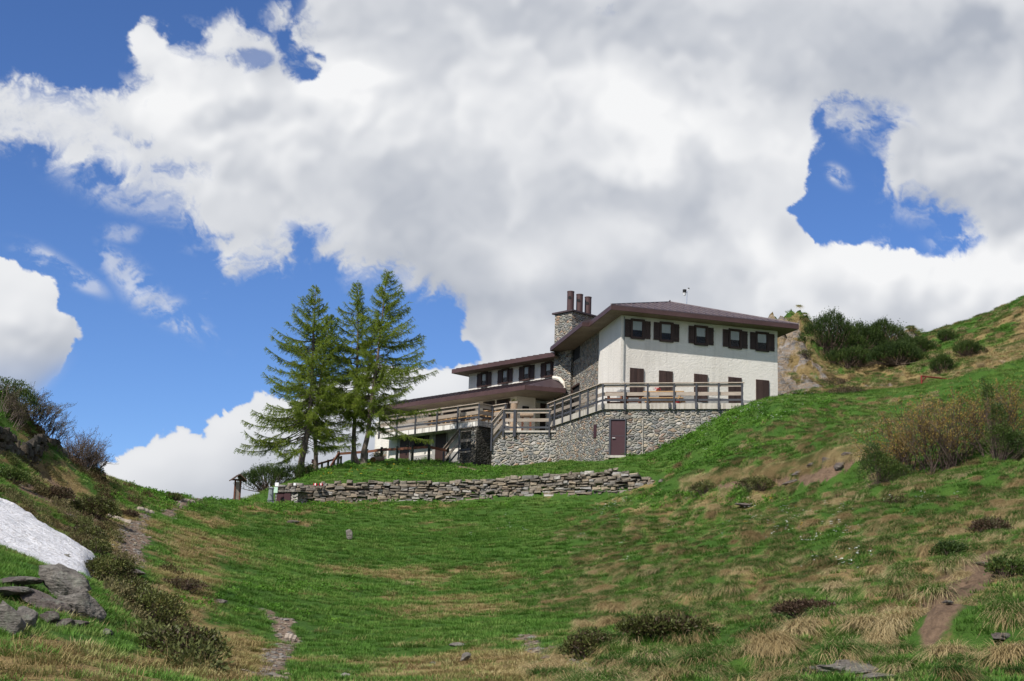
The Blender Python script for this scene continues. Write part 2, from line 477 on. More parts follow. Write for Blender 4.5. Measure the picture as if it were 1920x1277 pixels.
# ------------------------------------------------------------------ terrain
# ground seen in the photo: (pixel x, pixel y, depth).  B = everywhere, L = in front of the dry wall, U = behind it
CT = '''
B 0 1277 12|B 250 1277 13|B 480 1277 16|B 700 1277 18|B 960 1277 18|B 1200 1277 17|B 1500 1277 14|B 1800 1277 12|B 1920 1277 11.5
B 60 1235 13.5|B 200 1200 16|B 100 1150 17.5|B 0 1150 16|B 100 1100 20|B 0 1075 21|B 160 1085 22|B 200 1130 19.5|B 290 1205 17.5|B 350 1240 17
B 80 1062 25|B 0 1040 29|B 0 938 36|B 100 1000 34|B 178 1052 32|B 200 1120 27|B 260 1180 25|B 330 1230 22|B 420 1265 19.5
B 0 900 40|B 100 950 41|B 190 1010 40|B 0 885 43|B 80 905 48|B 150 912 55|B 0 835 45|B 0 742 50|B 60 790 52|B 100 840 54|B 150 880 57|B 188 897 61
B 250 912 64|B 300 924 66|B 345 934 68|B 400 938 69|B 445 938 69.5
B 235 1065 36|B 245 1020 41|B 250 985 46|B 268 965 50|B 352 942 63
B 300 1060 40|B 300 1150 30|B 330 1110 33|B 400 1100 37|B 480 1185 31|B 480 1240 23|B 540 1190 31|B 400 1000 54|B 330 980 52|B 450 960 65|B 620 1270 19
L 560 945 70.3|L 700 945 70.3|L 830 945 70|L 950 941 69|L 1100 937 67.5|L 1200 932 66|L 1260 925 65|L 500 945 69.5
B 900 1000 60|B 900 1100 44|B 900 1180 33|B 900 1230 25|B 700 1000 60|B 700 1100 44|B 700 1200 30|B 560 1000 59|B 560 1100 42|B 1000 1050 51
B 1100 1000 55|B 1100 1100 41|B 1100 1200 27|B 1300 1000 47|B 1300 1100 34|B 1300 1200 23|B 1500 1000 40|B 1500 1100 29|B 1500 1200 19
B 1700 1000 33|B 1700 1100 24|B 1700 1200 16|B 1900 1000 29|B 1900 1100 21|B 1900 1200 14.5|B 1900 920 37|B 1650 930 44
B 1650 905 46.5|B 1750 885 46|B 1900 880 42|B 1300 930 57|B 1400 912 54.5|B 1500 905 52|B 1600 905 49
B 1300 890 58.0|B 1360 880 56.2|B 1450 868 53.8|B 1560 842 51.6|B 1620 842 50.0
U 560 905 72|U 700 904 72|U 800 904 71.8|U 900 900 71|U 1000 893 70|U 1080 887 69|U 1150 882 68|U 1200 893 67.5|U 1255 906 66.5
U 560 893 76|U 600 887 79|U 640 877 80|U 700 870 80|U 830 868 80|U 760 868 81|U 535 916 77|U 505 934 77.5|U 600 905 90|U 830 868 84|U 760 871 85|U 700 874 86|U 640 880 85|U 600 892 84|U 900 880 82|U 760 880 90|U 680 890 92|U 830 878 90|U 560 905 82|U 940 884 84|U 900 880 77|U 925 880 76.5|U 1030 868 77|U 1100 862 74.8|U 1157 855 72.4|U 1180 853 72|U 1090 876 72|U 950 888 73
B 1215 850 71.8|B 1255 832 71.6|B 1300 807 71.5|B 1350 776 71.4|B 1392 756 71.2|B 1457 748 77.5|B 1240 880 68.5|B 1300 850 67|B 1390 800 66|B 1350 870 62|B 1500 800 64
B 1600 740 76|B 1740 722 74|B 1830 706 70|B 1920 690 66|B 1500 750 74|B 1600 800 64|B 1600 835 57|B 1700 790 62|B 1900 745 58|B 1450 850 60
B 1480 617 97|B 1545 640 98|B 1650 642 102|B 1740 641 100|B 1800 613 98|B 1860 599 95|B 1920 583 92
B 1500 738 86|B 1470 690 90|B 1560 700 91|B 1650 700 90|B 1750 690 87|B 1850 660 87|B 1920 650 85|B 1925 686 79|B 1800 716 80|B 1650 738 83
'''
CX = [(0, 0, -1.7), (-8, 3, -1.5), (8, 3, -1.5), (-18, 0, -1), (18, 0, -1.5), (0, -15, -3), (-30, -15, -2), (30, -15, -2), (0, -60, -8), (-70, -60, -4), (70, -60, -4),
      (-14, 14, 0.6), (-20, 25, 4.5), (-26, 40, 8.5), (-32, 52, 11), (-45, 30, 12), (-60, 60, 16), (-70, 0, 8),
      (-24, 60, 9.5), (-26, 72, 7.5), (-21, 82, 3), (-18, 95, -4), (-9, 98, 4), (-17, 85, 3.2), (-14.5, 77, 5.6), (-30, 110, -8),
      (12, 12, 0.1), (16, 20, 1.4), (22, 30, 4.5), (28, 45, 9), (34, 60, 15), (45, 40, 14), (60, 10, 6), (48, 75, 24), (44, 90, 28), (70, 70, 30),
      (-6, 92, 8.6), (0, 98, 9.0), (6, 98, 11), (12, 92, 13.8), (12, 110, 17), (20, 118, 22), (32, 118, 23), (44, 116, 27),
      (0, 130, 2), (30, 150, 12), (70, 140, 20), (-60, 140, -14), (0, 220, -25), (120, 200, 5), (-140, 200, -35), (150, 80, 40), (-150, 60, 20), (-150, -60, 5), (150, -60, 0),
      (0, 420, -60), (300, 420, -40), (-300, 420, -70), (300, 0, 30), (-300, 0, 0), (0, -300, -40), (300, -300, -20), (-300, -300, -20)]
def ctl(kinds):
    out = []
    for ln in CT.replace('\n', '|').split('|'):
        q = ln.split()
        if len(q) == 4 and q[0] in kinds: out.append(W(float(q[1]), float(q[2]), float(q[3])))
    return np.array(out + [np.array(c, float) for c in CX])

class TPS:
    def __init__(self, P, lam=0.02):
        self.c = P[:, :2] / 50.0; n = len(P)
        A = np.zeros((n + 3, n + 3))
        A[:n, :n] = self.k(self.c, self.c) + np.eye(n) * lam * 0.01
        A[:n, n] = 1; A[:n, n + 1:] = self.c; A[n, :n] = 1; A[n + 1:, :n] = self.c.T
        self.w = np.linalg.solve(A, np.concatenate([P[:, 2], np.zeros(3)]))
    @staticmethod
    def k(a, b):
        r2 = ((a[:, None, :] - b[None]) ** 2).sum(2)
        return 0.5 * r2 * np.log(r2 + 1e-9)
    def __call__(self, x, y):
        sh = np.shape(x); q = np.stack([np.ravel(x), np.ravel(y)], 1) / 50.0
        out = np.empty(len(q)); n = len(self.c)
        for i in range(0, len(q), 20000):
            s = q[i:i + 20000]
            out[i:i + 20000] = self.k(s, self.c) @ self.w[:n] + self.w[n] + s @ self.w[n + 1:]
        return out.reshape(sh)
T_L, T_U = TPS(ctl('BL')), TPS(ctl('BU'))

# the dry stone wall's line on the ground: (pixel x of its foot, foot y, top y, depth)
DRY = [(518, 942, 909, 71.6), (560, 941, 906, 71.4), (630, 939, 903, 71.4), (700, 938, 903, 71.4), (830, 940, 903, 71.2), (950, 937, 896, 70.2), (1020, 936, 891, 69.5), (1100, 935, 885, 68.6), (1150, 934, 879, 67.8), (1185, 931, 888, 67.3), (1215, 928, 899, 66.8), (1268, 919, 905, 65.8)]
WL = np.array([W(a, b, d) for a, b, c, d in DRY])
WT = np.array([W(a, c, d + 0.25)[2] for a, b, c, d in DRY])
WXY = np.concatenate([[WL[0, :2] + (WL[0, :2] - WL[1, :2]) * 6], WL[:, :2], [WL[-1, :2] + (WL[-1, :2] - WL[-2, :2]) * 8]])
def wall_side(x, y):
    """signed distance behind (+) the dry wall's line and the clamped run along it"""
    best = np.full(np.shape(x), 1e9); sd = np.zeros(np.shape(x))
    for a, b in zip(WXY[:-1], WXY[1:]):
        d = b - a; L = np.hypot(*d); t = np.clip(((x - a[0]) * d[0] + (y - a[1]) * d[1]) / L ** 2, 0, 1)
        ex, ey = x - a[0] - t * d[0], y - a[1] - t * d[1]
        r = np.hypot(ex, ey); s = (d[0] * ey - d[1] * ex)
        m = r < best - 1e-9
        best = np.where(m, r, best); sd = np.where(m, np.where(s > 0, r, -r), sd)
    return sd

def path_dist(x, y, pts):
    best = np.full(np.shape(x), 1e9)
    for a, b in zip(pts[:-1], pts[1:]):
        d = b - a; L2 = (d ** 2).sum(); t = np.clip(((x - a[0]) * d[0] + (y - a[1]) * d[1]) / L2, 0, 1)
        best = np.minimum(best, np.hypot(x - a[0] - t * d[0], y - a[1] - t * d[1]))
    return best
def line_px(s): return np.array([W(*q)[:2] for q in s])
PATH_A = line_px([(225, 1078, 35), (237, 1062, 36.5), (243, 1030, 40), (246, 1000, 44), (252, 982, 46.5), (272, 964, 50.5), (310, 952, 57), (352, 942, 63), (372, 936, 67), (395, 934, 72)])
PATH_B = line_px([(500, 1290, 15), (505, 1245, 22.5), (520, 1215, 27), (545, 1194, 31), (530, 1182, 33), (500, 1175, 34)])
PATH_C = line_px([(1120, 1290, 16), (1060, 1250, 21), (1010, 1215, 25), (985, 1190, 29)])
PATH_D = line_px([(830, 868, 79.5), (870, 878, 77.5), (905, 886, 75.5)])

def gz_base(x, y):
    w = sstep(0.05, 0.40, wall_side(x, y))
    return T_L(x, y) * (1 - w) + T_U(x, y) * w

def lumps(x, y):
    """the unevenness of the turf"""
    r = np.hypot(x, y)
    a = (fbm(x / 4.5, y / 4.5, 3, 5) - 0.5) * 0.55 + (fbm(x / 1.2, y / 1.2, 3, 9) - 0.5) * 0.28
    near_hut = sstep(2, 8, np.hypot((x + 1) / 2.6, y - 78)) * 0.8 + 0.2
    px, py = proj(np.stack([x, y, gz_base(x, y)], -1))
    tus = sstep(1000, 1250, px) * (1 - sstep(66, 70, y)) + sstep(79, 82, y)
    a = a * (0.55 + 0.6 * tus) * near_hut
    a = a + (np.abs(fbm(x / 2.0, y / 2.0, 3, 33) - 0.5) * -1.2 + 0.15) * tus * 0.6 * near_hut + (fbm(x / 0.7, y / 0.7, 2, 35) - 0.5) * 0.52 * tus * near_hut
    rk = outcrop_w(x, y, px, py)
    st = x * 0.35 + y * 0.25
    return (a + rk * ((fbm(x / 2.6 + 3, y / 1.0, 5, 71) - 0.5) * 3.4 + np.abs(fbm(st / 0.55, x / 3.0, 5, 77, 0.6) - 0.5) * 2.6 + np.abs(fbm(x / 0.8 + y / 2.0, y / 0.45, 4, 79, 0.6) - 0.5) * 2.4)) * sstep(4, 12, r)

def blob(px, py, cx, cy, rx, ry, rot=0.0):
    c, s = math.cos(rot), math.sin(rot)
    u = ((px - cx) * c + (py - cy) * s) / rx; v = (-(px - cx) * s + (py - cy) * c) / ry
    return np.exp(-(u * u + v * v) ** 1.5)

def outcrop_w(x, y, px, py):
    far = sstep(79, 83, y)
    w = blob(px, py, 1485, 680, 60, 75, -0.3) + 0.8 * blob(px, py, 1445, 690, 60, 90) + 0.7 * blob(px, py, 1700, 632, 28, 12) + 0.5 * blob(px, py, 1660, 722, 55, 12, -0.2) + 0.5 * blob(px, py, 1880, 686, 70, 14, -0.15)
    return np.clip(w, 0, 1) * far

def gz(x, y):
    x = np.asarray(x, float); y = np.asarray(y, float)
    return gz_base(x, y) + lumps(x, y)
def gz1(x, y):
    return float(gz(np.array([x]), np.array([y]))[0])
def G(px, py, Y):
    """ground point below the line of sight of a pixel at depth Y"""
    p = W(px, py, Y); return np.array([p[0], Y, gz1(p[0], Y)])
def Gray(px, py, lo=10.0, hi=118.0, n=700):
    """first ground point along the line of sight of a pixel"""
    Y = np.linspace(lo, hi, n); d = ray(px, py)
    h = gz(d[0] * Y, Y) - d[2] * Y
    k = int(np.argmax(h > 0)) if (h > 0).any() else n - 1
    return np.array([d[0] * Y[k], Y[k], gz1(d[0] * Y[k], Y[k])])

def zones(x, y, z):
    """how much of each ground cover grows at a place"""
    px, py = proj(np.stack([x, y, z], -1))
    n1 = fbm(x / 1.7, y / 1.7, 4, 41); n2 = fbm(x / 6.0, y / 6.0, 3, 43); n3 = fbm(x / 0.6, y / 0.6, 3, 47)
    far = sstep(79, 82, y) * sstep(9, 12, x)
    behind = sstep(0, 0.3, wall_side(x, y)) * (1 - far)
    B = lambda *a: blob(px, py, *a)
    near = (1 - far)
    straw = 0.15 + 1.3 * (n1 - 0.5) + 0.9 * (n2 - 0.5)
    s = 0.5 * (n3 - 0.5) + 0.35 * B(440, 1000, 90, 60) + 0.4 * B(770, 1085, 120, 26, 0.25) + 0.45 * B(640, 1075, 110, 22) + 0.25 * B(820, 1130, 120, 20) + 0.75 * B(340, 1120, 90, 110) + 0.8 * B(420, 1230, 110, 60) + 0.55 * B(200, 1240, 260, 36) + 0.4 * B(110, 1150, 170, 60) + 0.6 * B(90, 940, 190, 100, 0.4) + 0.4 * B(60, 820, 140, 60, 0.5) + 0.5 * B(200, 1000, 80, 60)
    s = s + 0.6 * B(900, 1250, 190, 40) + 0.6 * B(1020, 1250, 90, 40) + 0.2 * B(1700, 1180, 260, 120) + 0.25 * B(1800, 1020, 130, 60) + 0.25 * B(560, 985, 60, 14) + 0.35 * B(950, 1080, 50, 30) + 0.3 * B(1080, 1040, 60, 22)
    s = s - 0.45 * B(620, 1190, 130, 50) - 0.45 * B(1000, 990, 160, 60) - 0.3 * B(480, 1130, 90, 40) - 0.35 * B(330, 930, 160, 22) - 0.5 * B(1280, 820, 140, 80) - 0.3 * B(600, 1010, 180, 40)
    s = s - 0.45 * B(1420, 790, 170, 50) - 0.6 * sstep(700, 690, py) * sstep(1650, 1800, px)
    straw = straw + s * near + far * (0.18 + 0.5 * (n2 - 0.4)) + 0.6 * outcrop_w(x, y, px, py) - behind * 0.5
    tus = sstep(0.30, 0.62, 1.05 * B(1500, 1090, 480, 200) + 0.95 * B(1430, 850, 170, 62, -0.25) + 0.7 * B(1850, 1000, 260, 240) + 0.6 * B(1150, 1260, 160, 50) + 0.55 * B(1650, 770, 160, 40) + (n2 - 0.5) * 0.5) * near
    tus = tus * (1 - 0.9 * sstep(0.25, 0.6, B(1290, 800, 100, 75) + B(1180, 900, 90, 60))) * (1 - behind * sstep(1230, 1200, px))
    tus = tus * (1 - 0.8 * sstep(0.3, 0.7, B(1830, 1075, 80, 34, -0.45) + B(1765, 1140, 50, 46))); tus = np.maximum(tus, far * 0.9 * sstep(1440, 1470, px))
    dirt = sstep(0.50, 0.25, (path_dist(x, y, PATH_A) + (n3 - 0.5) * 0.8) * (1 + 0.5 * sstep(44, 52, y))) + sstep(0.26, 0.10, path_dist(x, y, PATH_B) + (n3 - 0.5) * 0.4) + 0.8 * sstep(0.24, 0.1, path_dist(x, y, PATH_C) + (n3 - 0.5) * 0.2) + sstep(0.5, 0.3, path_dist(x, y, PATH_D))
    earth = sstep(0.35, 0.7, 1.1 * B(1560, 882, 66, 17, -0.45) + 1.0 * B(1480, 900, 60, 9, -0.2) + 0.8 * B(1380, 908, 60, 7, -0.15) + 0.7 * B(570, 989, 22, 6) + 1.0 * B(1830, 1075, 80, 34, -0.45) + 0.95 * B(1765, 1140, 50, 46) + 0.7 * B(1740, 1200, 40, 30) + 0.75 * B(1620, 1262, 200, 14) + 0.55 * B(1900, 1190, 60, 26) + 0.75 * B(150, 985, 80, 44, 0.5) + 0.6 * B(60, 915, 90, 26, 0.2) + 0.55 * B(40, 790, 90, 40, 0.6) + 0.5 * B(235, 905, 28, 8) + 0.5 * B(1270, 915, 24, 8) + 0.45 * B(60, 1120, 130, 50) + 0.4 * B(250, 1150, 60, 60, 0.8) + 0.4 * B(60, 860, 80, 30, 0.3) + 0.6 * B(1090, 1062, 46, 6, -0.4) + 0.9 * (n1 - 0.58)) * near * (1 - behind)
    herb = np.clip(B(1290, 815, 110, 62) + B(1420, 780, 120, 22, -0.1) + 0.35 * behind * B(760, 888, 260, 26) + 0.3 * B(330, 935, 140, 24) + 0.7 * B(1340, 935, 120, 14) + 0.5 * B(650, 950, 240, 14) + 0.2 * B(520, 1140, 120, 40), 0, 1) * near
    return dict(px=px, py=py, straw=np.clip(straw, 0, 1), tus=np.clip(tus, 0, 1), dirt=np.clip(dirt, 0, 1), earth=np.clip(earth, 0, 1), herb=herb, rock=np.clip(outcrop_w(x, y, px, py) * (0.45 + 1.0 * sstep(0.40, 0.54, n1)), 0, 1), far=far, behind=behind)

def axis(parts):
    out = []
    for a, b, st in parts: out.append(np.arange(a, b, st))
    return np.concatenate(out)
def geo(a, b, k): return np.geomspace(a, b, k)
XS = np.concatenate([-geo(400, 34.6, 22), axis([(-34, -24, 0.5), (-24, 26, 0.2), (26, 46, 0.45)]), geo(46, 400, 22)])
YS = np.concatenate([-geo(400, 7, 16), axis([(-6, 9, 0.8), (9, 84, 0.2), (84, 112, 0.25)]), geo(112, 600, 24)])
GX, GY = np.meshgrid(XS, YS)
GZ = gz(GX, GY)
zz = zones(GX.ravel(), GY.ravel(), GZ.ravel())
def grid_mesh(name, X, Y, Z, mat, attrs=None, parent=None, keep=None):
    ny, nx = X.shape
    V = np.stack([X.ravel(), Y.ravel(), Z.ravel()], 1)
    i = np.arange(ny - 1)[:, None] * nx + np.arange(nx - 1)[None]
    Q = np.stack([i, i + 1, i + nx + 1, i + nx], -1).reshape(-1, 4)
    if keep is not None:
        k = keep.ravel(); Q = Q[k[Q].all(1)]
        used = np.unique(Q); mp = np.zeros(len(V), int); mp[used] = np.arange(len(used)); Q = mp[Q]; V = V[used]
        attrs = {a: b[used] for a, b in (attrs or {}).items()}
    return raw_mesh(name, V, Q.ravel(), np.full(len(Q), 4), mat, parent, None, True, False, attrs)

def ground_mat():
    n = NT('alpine_turf'); v = n.coord('Object')
    a = n.noise(v, 0.9, 5, 0.6); b = n.noise(v, 5, 6, 0.7); c = n.noise(v, 24, 4, 0.7)
    green = n.mix(n.mr(a, 0.35, 0.65), (0.036, 0.085, 0.014), (0.058, 0.115, 0.019))
    straw = n.mix(n.mr(b, 0.35, 0.7), (0.26, 0.19, 0.085), (0.16, 0.115, 0.05))
    f = n.mr(n.math('ADD', n.attr('straw'), n.math('MULTIPLY', n.math('SUBTRACT', b, 0.5), 0.9)), 0.38, 0.62)
    col = n.mix(f, green, straw)
    earth = n.mix(n.mr(b, 0.4, 0.65), (0.185, 0.125, 0.082), (0.10, 0.068, 0.046))
    col = n.mix(n.mr(n.math('ADD', n.attr('earth'), n.math('SUBTRACT', b, 0.5)), 0.35, 0.65), col, earth)
    grav = n.mix(n.mr(n.voro(v, 14, out='Color'), 0.2, 0.8), (0.12, 0.085, 0.06), (0.24, 0.18, 0.135))
    col = n.mix(n.mr(n.math('ADD', n.attr('dirt'), n.math('MULTIPLY', n.math('SUBTRACT', b, 0.5), 0.8)), 0.35, 0.65), col, grav)
    st = n.noise(n.mapv(v, (0.5, 0.5, 2.4), (0.5, 0.45, 0)), 1.6, 8, 0.65, 0.6)
    rock = n.ramp(st, [(0.28, (0.10, 0.09, 0.08)), (0.44, (0.28, 0.26, 0.24)), (0.53, (0.32, 0.24, 0.16)), (0.62, (0.33, 0.315, 0.30)), (0.75, (0.42, 0.40, 0.38)), (0.88, (0.16, 0.145, 0.13))])
    rock = n.mix(1.0, rock, n.ramp(c, [(0.25, 0.65), (0.75, 1.25)]), 'MULTIPLY')
    col = n.mix(n.mr(n.math('ADD', n.attr('rock'), n.math('MULTIPLY', n.math('SUBTRACT', a, 0.5), 1.2)), 0.4, 0.6), col, rock)
    col = n.mix(1.0, col, n.ramp(c, [(0.25, 0.7), (0.75, 1.2)]), 'MULTIPLY')
    h = n.math('ADD', n.math('MULTIPLY', b, 1.0), n.math('MULTIPLY', c, 0.4))
    h = n.math('ADD', h, n.math('MULTIPLY', n.math('MULTIPLY', n.math('ADD', st, n.math('MULTIPLY', b, 0.5)), n.attr('rock')), 4.5))
    return n.done(n.bsdf(col, 0.95, normal=n.bump(h, 0.12, 0.9), spec=0.1))
M['turf'] = ground_mat()
terrain = grid_mesh('terrain', GX, GY, GZ, M['turf'], {k: zz[k] for k in ('straw', 'earth', 'dirt', 'rock')})
tag(terrain, 'uneven alpine slope of green and dry turf rising to the hut', kind='structure')

# ------------------------------------------------------------------ the mountain hut
TH1, TH2 = 17.0, -46.0
p = W(1163.5, 700, 75.0)
FA = Fr(p[0], p[1], TH1)              # the long white front
FG = Fr(p[0], p[1], TH1 - 95)         # the side wall that runs back from its corner
p = W(1037, 690, 86.3)
FW = Fr(p[0], p[1], TH2)              # upper storey of the lower wing (s < 0 leftwards)
hut = thing('mountain_hut', 'large white and stone mountain hut with brown sheet metal roofs and dark shutters', 'mountain hut', (FA.o[0], FA.o[1], 12.3))

sR = FA.hit(1458, 680)[0]
ZE = FA.off(0, 0.9).hit(1180, 584)[1]           # underside of the main eave
def foot(m, pts, z0, z1): m.poly([[q[0], q[1], z1] for q in pts][::-1], z1 - z0)
sG = FG.hit(1122.5, 660)[0]; sG2 = sG - 6.9
m = MB(); foot(m, [FA.P(0, 0, 0), FG.P(sG, 0, 0), FG.P(sG, -1, 0), FG.P(sG2, -1, 0), FA.P(sR, -11, 0), FA.P(sR, 0, 0)], 9.5, ZE + 0.25)
main_wall = obj('wall', m, M['plaster'], hut)
m = MB(); m.box(FA, 0.0, sR + 0.004, 0.035, -0.5, 9.5, FA.hit(1320, 744)[1])
obj('plinth', m, M['plinth'], hut)
m = MB(); m.box(FG, sG2, sG, 0.03, -0.998, 9.5, ZE + 0.24)
obj('stone_wall', m, M['stone_fine'], hut)

# main roof
def solve_n(px, s, z, lo=-20, hi=3):
    for _ in range(50):
        mid = (lo + hi) / 2
        x, _y = proj(FA.P(s, mid, z))
        if x > px: hi = mid
        else: lo = mid
    return (lo + hi) / 2
ov = 0.95
e0 = FA.P(-ov, ov, 0); zt = ZE + 0.27
FE = Fr(e0[0], e0[1], TH1 - 95)                 # the eave along the side wall
sJ = FE.hit(1104.5, 612)[0]
j1 = FE.P(sJ, 0, 0); FE2 = Fr(*(j1[:2] - FA.t * 0.40), TH1 - 95)
sE = FE2.hit(1032, 655)[0]
sRe = FA.off(0, ov).hit(1497, 606)[0]
def loc(q): return (float(np.dot(q[:2] - FA.o, FA.t)), float(np.dot(q[:2] - FA.o, FA.m)))
e1 = loc(FE2.P(sE, 0, 0))
rim = [(-ov, ov), (sRe, ov), (sRe, e1[1] - 0.6), e1, loc(FE2.P(0, 0, 0)), loc(j1)]
apex = W(1256, 566.5, 79.6)
k = len(rim)
V = [FA.P(s, n, zt) for s, n in rim] + [apex] + [FA.P(s, n, zt - 0.05) for s, n in rim]
F = [(i, (i + 1) % k, k) for i in range(k)] + [(i, k + 1 + i, k + 1 + (i + 1) % k, (i + 1) % k) for i in range(k)]
m = MB(); m.add(V, F)
main_roof = obj('roof', m, M['roof'], hut)
def fascia_ring(fr, rim, z0, z1, t=0.05, closed=True):
    m = MB(); kk = len(rim)
    for i in range(kk if closed else kk - 1):
        a = np.array(rim[i]); b = np.array(rim[(i + 1) % kk])
        m.beam(fr.P(a[0], a[1], (z0 + z1) / 2), fr.P(b[0], b[1], (z0 + z1) / 2), t, z1 - z0)
    return m
obj('fascia', fascia_ring(FA, rim, ZE - 0.01, zt - 0.06), M['fascia'], main_roof)
m = MB(); m.poly([FA.P(s, n, ZE + 0.02) for s, n in rim], 0.03)
obj('soffit', m, M['soffit'], main_roof)
m = MB()
A3, B3 = FA.P(-ov, ov, zt), FA.P(sRe, ov, zt)
Ls = np.linalg.norm(B3 - A3)
asr = np.dot((apex - A3)[:2], FA.t)
h_ap = apex[2] - zt; n_ap = -np.dot((apex - A3)[:2], FA.m)
for q in np.arange(0.35, Ls, 0.42):
    f = q / asr if q < asr else (Ls - q) / (Ls - asr)
    a = FA.P(-ov + q, ov, zt + 0.015); b = FA.P(-ov + q, ov - n_ap * f, zt + h_ap * f + 0.015)
    if f > 0.03: m.beam(a, b, 0.035, 0.04)
for f in (0.2, 0.4, 0.6, 0.8):
    m.beam(FA.P(-ov + asr * f, ov - n_ap * f, zt + h_ap * f + 0.012), FA.P(-ov + Ls - (Ls - asr) * f, ov - n_ap * f, zt + h_ap * f + 0.012), 0.03, 0.03)
m.beam(A3 + [0, 0, 0.02], apex + [0, 0, 0.02], 0.10, 0.05); m.beam(B3 + [0, 0, 0.02], apex + [0, 0, 0.02], 0.10, 0.05)
obj('standing_seams', m, M['seam'], main_roof)
m = MB(); q = apex; m.tube([q + [0, 0, -0.05], q + [0, 0, 0.12]], [0.09, 0.03], 8)
obj('roof_cap', m, M['roof'], main_roof)

# windows
def window(fr, s, z, w, h, sh, mat_sh, lean=(0.0, 0.0), curtain=True, sw=None):
    """s,z centre of the frame; sh height of the shutters"""
    m = MB(); b = 0.085; n0, n1 = 0.0, 0.085
    m.box(fr, s - w / 2, s - w / 2 + b * 0.8, n0, n1, z - h / 2, z + h / 2)
    m.box(fr, s + w / 2 - b * 1.2, s + w / 2, n0, n1, z - h / 2, z + h / 2)
    m.box(fr, s - w / 2 + b * 0.8, s + w / 2 - b * 1.2, n0, n1, z + h / 2 - b, z + h / 2)
    m.box(fr, s - w / 2 + b * 0.8, s + w / 2 - b * 1.2, n0, n1 + 0.03, z - h / 2, z - h / 2 + b)
    wo = obj('window', m, mat_sh, hut)
    a0, a1, b0, b1 = s - w / 2 + b * 0.8, s + w / 2 - b * 1.2, z - h / 2 + b, z + h / 2 - b
    m = MB(); c = 0.045
    m.box(fr, a0, a0 + c, 0.02, 0.07, b0, b1); m.box(fr, a1 - c, a1, 0.02, 0.07, b0, b1); m.box(fr, a0 + c, a1 - c, 0.02, 0.07, b1 - c, b1); m.box(fr, a0 + c, a1 - c, 0.02, 0.07, b0, b0 + c)
    obj('sash', m, M['frame'], wo)
    m = MB(); m.box(fr, a0 + c, a1 - c, 0.003, 0.012, b0 + c, b1 - c); obj('dark_interior', m, M['room'], wo)
    if curtain:
        m = MB(); K = 7; top = b1 - c; bot = b0 + c + (b1 - b0 - 2 * c) * 0.46; V = []
        W0, W1 = a0 + c, a1 - c
        for i in range(K * 4 + 1):
            u = i / (K * 4); ss = W0 + (W1 - W0) * u
            V.append(fr.P(ss, 0.022 + 0.006 * math.sin(u * K * 6.28), bot - 0.035 * abs(math.sin(u * K * math.pi)))); V.append(fr.P(ss, 0.022 + 0.006 * math.sin(u * K * 6.28), top))
        m.add(V, [(2 * i, 2 * i + 2, 2 * i + 3, 2 * i + 1) for i in range(K * 4)])
        obj('curtain', m, M['curtain'], wo)
    m = MB(); m.box(fr, a0 + c, a1 - c, 0.040, 0.046, b0 + c, b1 - c); obj('pane', m, M['glass'], wo)
    sw = sw or w * 0.46
    for sd in (-1, 1):
        m = MB(); ss = s + sd * (w / 2 + sw / 2 + 0.005); K = 3
        for i in range(K):
            x0 = ss - sw / 2 + sw * i / K
            m.box(fr, x0 + 0.004, x0 + sw / K - 0.004, 0.012 + 0.02, 0.05, z - sh / 2, z + sh / 2)
        for zz_ in (-0.32, 0.32): m.box(fr, ss - sw / 2, ss + sw / 2, 0.052, 0.068, z + zz_ * sh - 0.04, z + zz_ * sh + 0.04)
        obj('shutter', m, mat_sh, wo)
    return wo
zc = np.mean([FA.hit(1160 + x / 5.647, 560 + y / 5.647)[1] for x, y in ((197, 325), (503, 355), (870, 393), (1231, 427), (1517, 455))])
for x in (197, 503, 870, 1231, 1517):
    window(FA, FA.hit(1160 + x / 5.647, 635)[0], zc, 0.80, 1.10, 0.97, M['shutter'], sw=0.34)
# the closed shutters of the ground floor
zt2 = np.mean([FA.hit(1160 + x / 5.647, 560 + y / 5.647)[1] for x, y in ((190, 738), (498, 766), (868, 800), (1230, 834), (1522, 862))])
for i, x in enumerate((190, 498, 868, 1230, 1522)):
    s = FA.hit(1160 + x / 5.647, 720)[0]; w = 0.79; lo = zt2 - (1.52 if i < 4 else 1.62)
    m = MB()
    m.box(FA, s - w / 2, s + w / 2, 0.0, 0.035, lo, zt2)
    wo = obj('closed_window', m, M['frame'], hut)
    for sd in (-1, 1):
        m = MB(); a = s - w / 2 + 0.02 if sd < 0 else s + 0.008; wd = w / 2 - 0.028
        for j in range(4): m.box(FA, a + wd * j / 4 + 0.003, a + wd * (j + 1) / 4 - 0.003, 0.037, 0.06 + (0.025 if (i in (0, 2) and sd > 0) else 0), lo + 0.02, zt2 - 0.02)
        obj('shutter', m, M['shutter'], wo)
m = MB(); s = FA.hit(1169.5, 650)[0]
m.tube([FA.P(s, 0.06, FA.hit(1169.5, 594)[1]), FA.P(s, 0.06, FA.hit(1168.5, 715)[1])], 0.022, 6)
obj('cable_conduit', m, M['grey_iron'], hut)
# dark openings of the stone side wall
def opening(fr, px0, py0, px1, py1, n=0.03, lintel=True):
    s0, z1 = fr.hit(px0, py0, n); s1, z0 = fr.hit(px1, py1, n)
    m = MB(); m.box(fr, s0, s1, 0.0, n + 0.012, z0, z1); wo = obj('window', m, M['room'], hut)
    m = MB(); b = 0.08
    m.box(fr, s0, s0 + (s1 - s0) * 0.42, n, n + 0.07, z0, z1); obj('shutter', m, M['shutter'], wo)
    m = MB(); m.box(fr, s0 - 0.02, s1 + 0.02, n - 0.01, n + 0.1, z1, z1 + 0.1); obj('lintel', m, M['shutter'], wo)
opening(FG, 1067, 644.5, 1087, 670)
opening(FG, 1067, 734, 1086, 760)

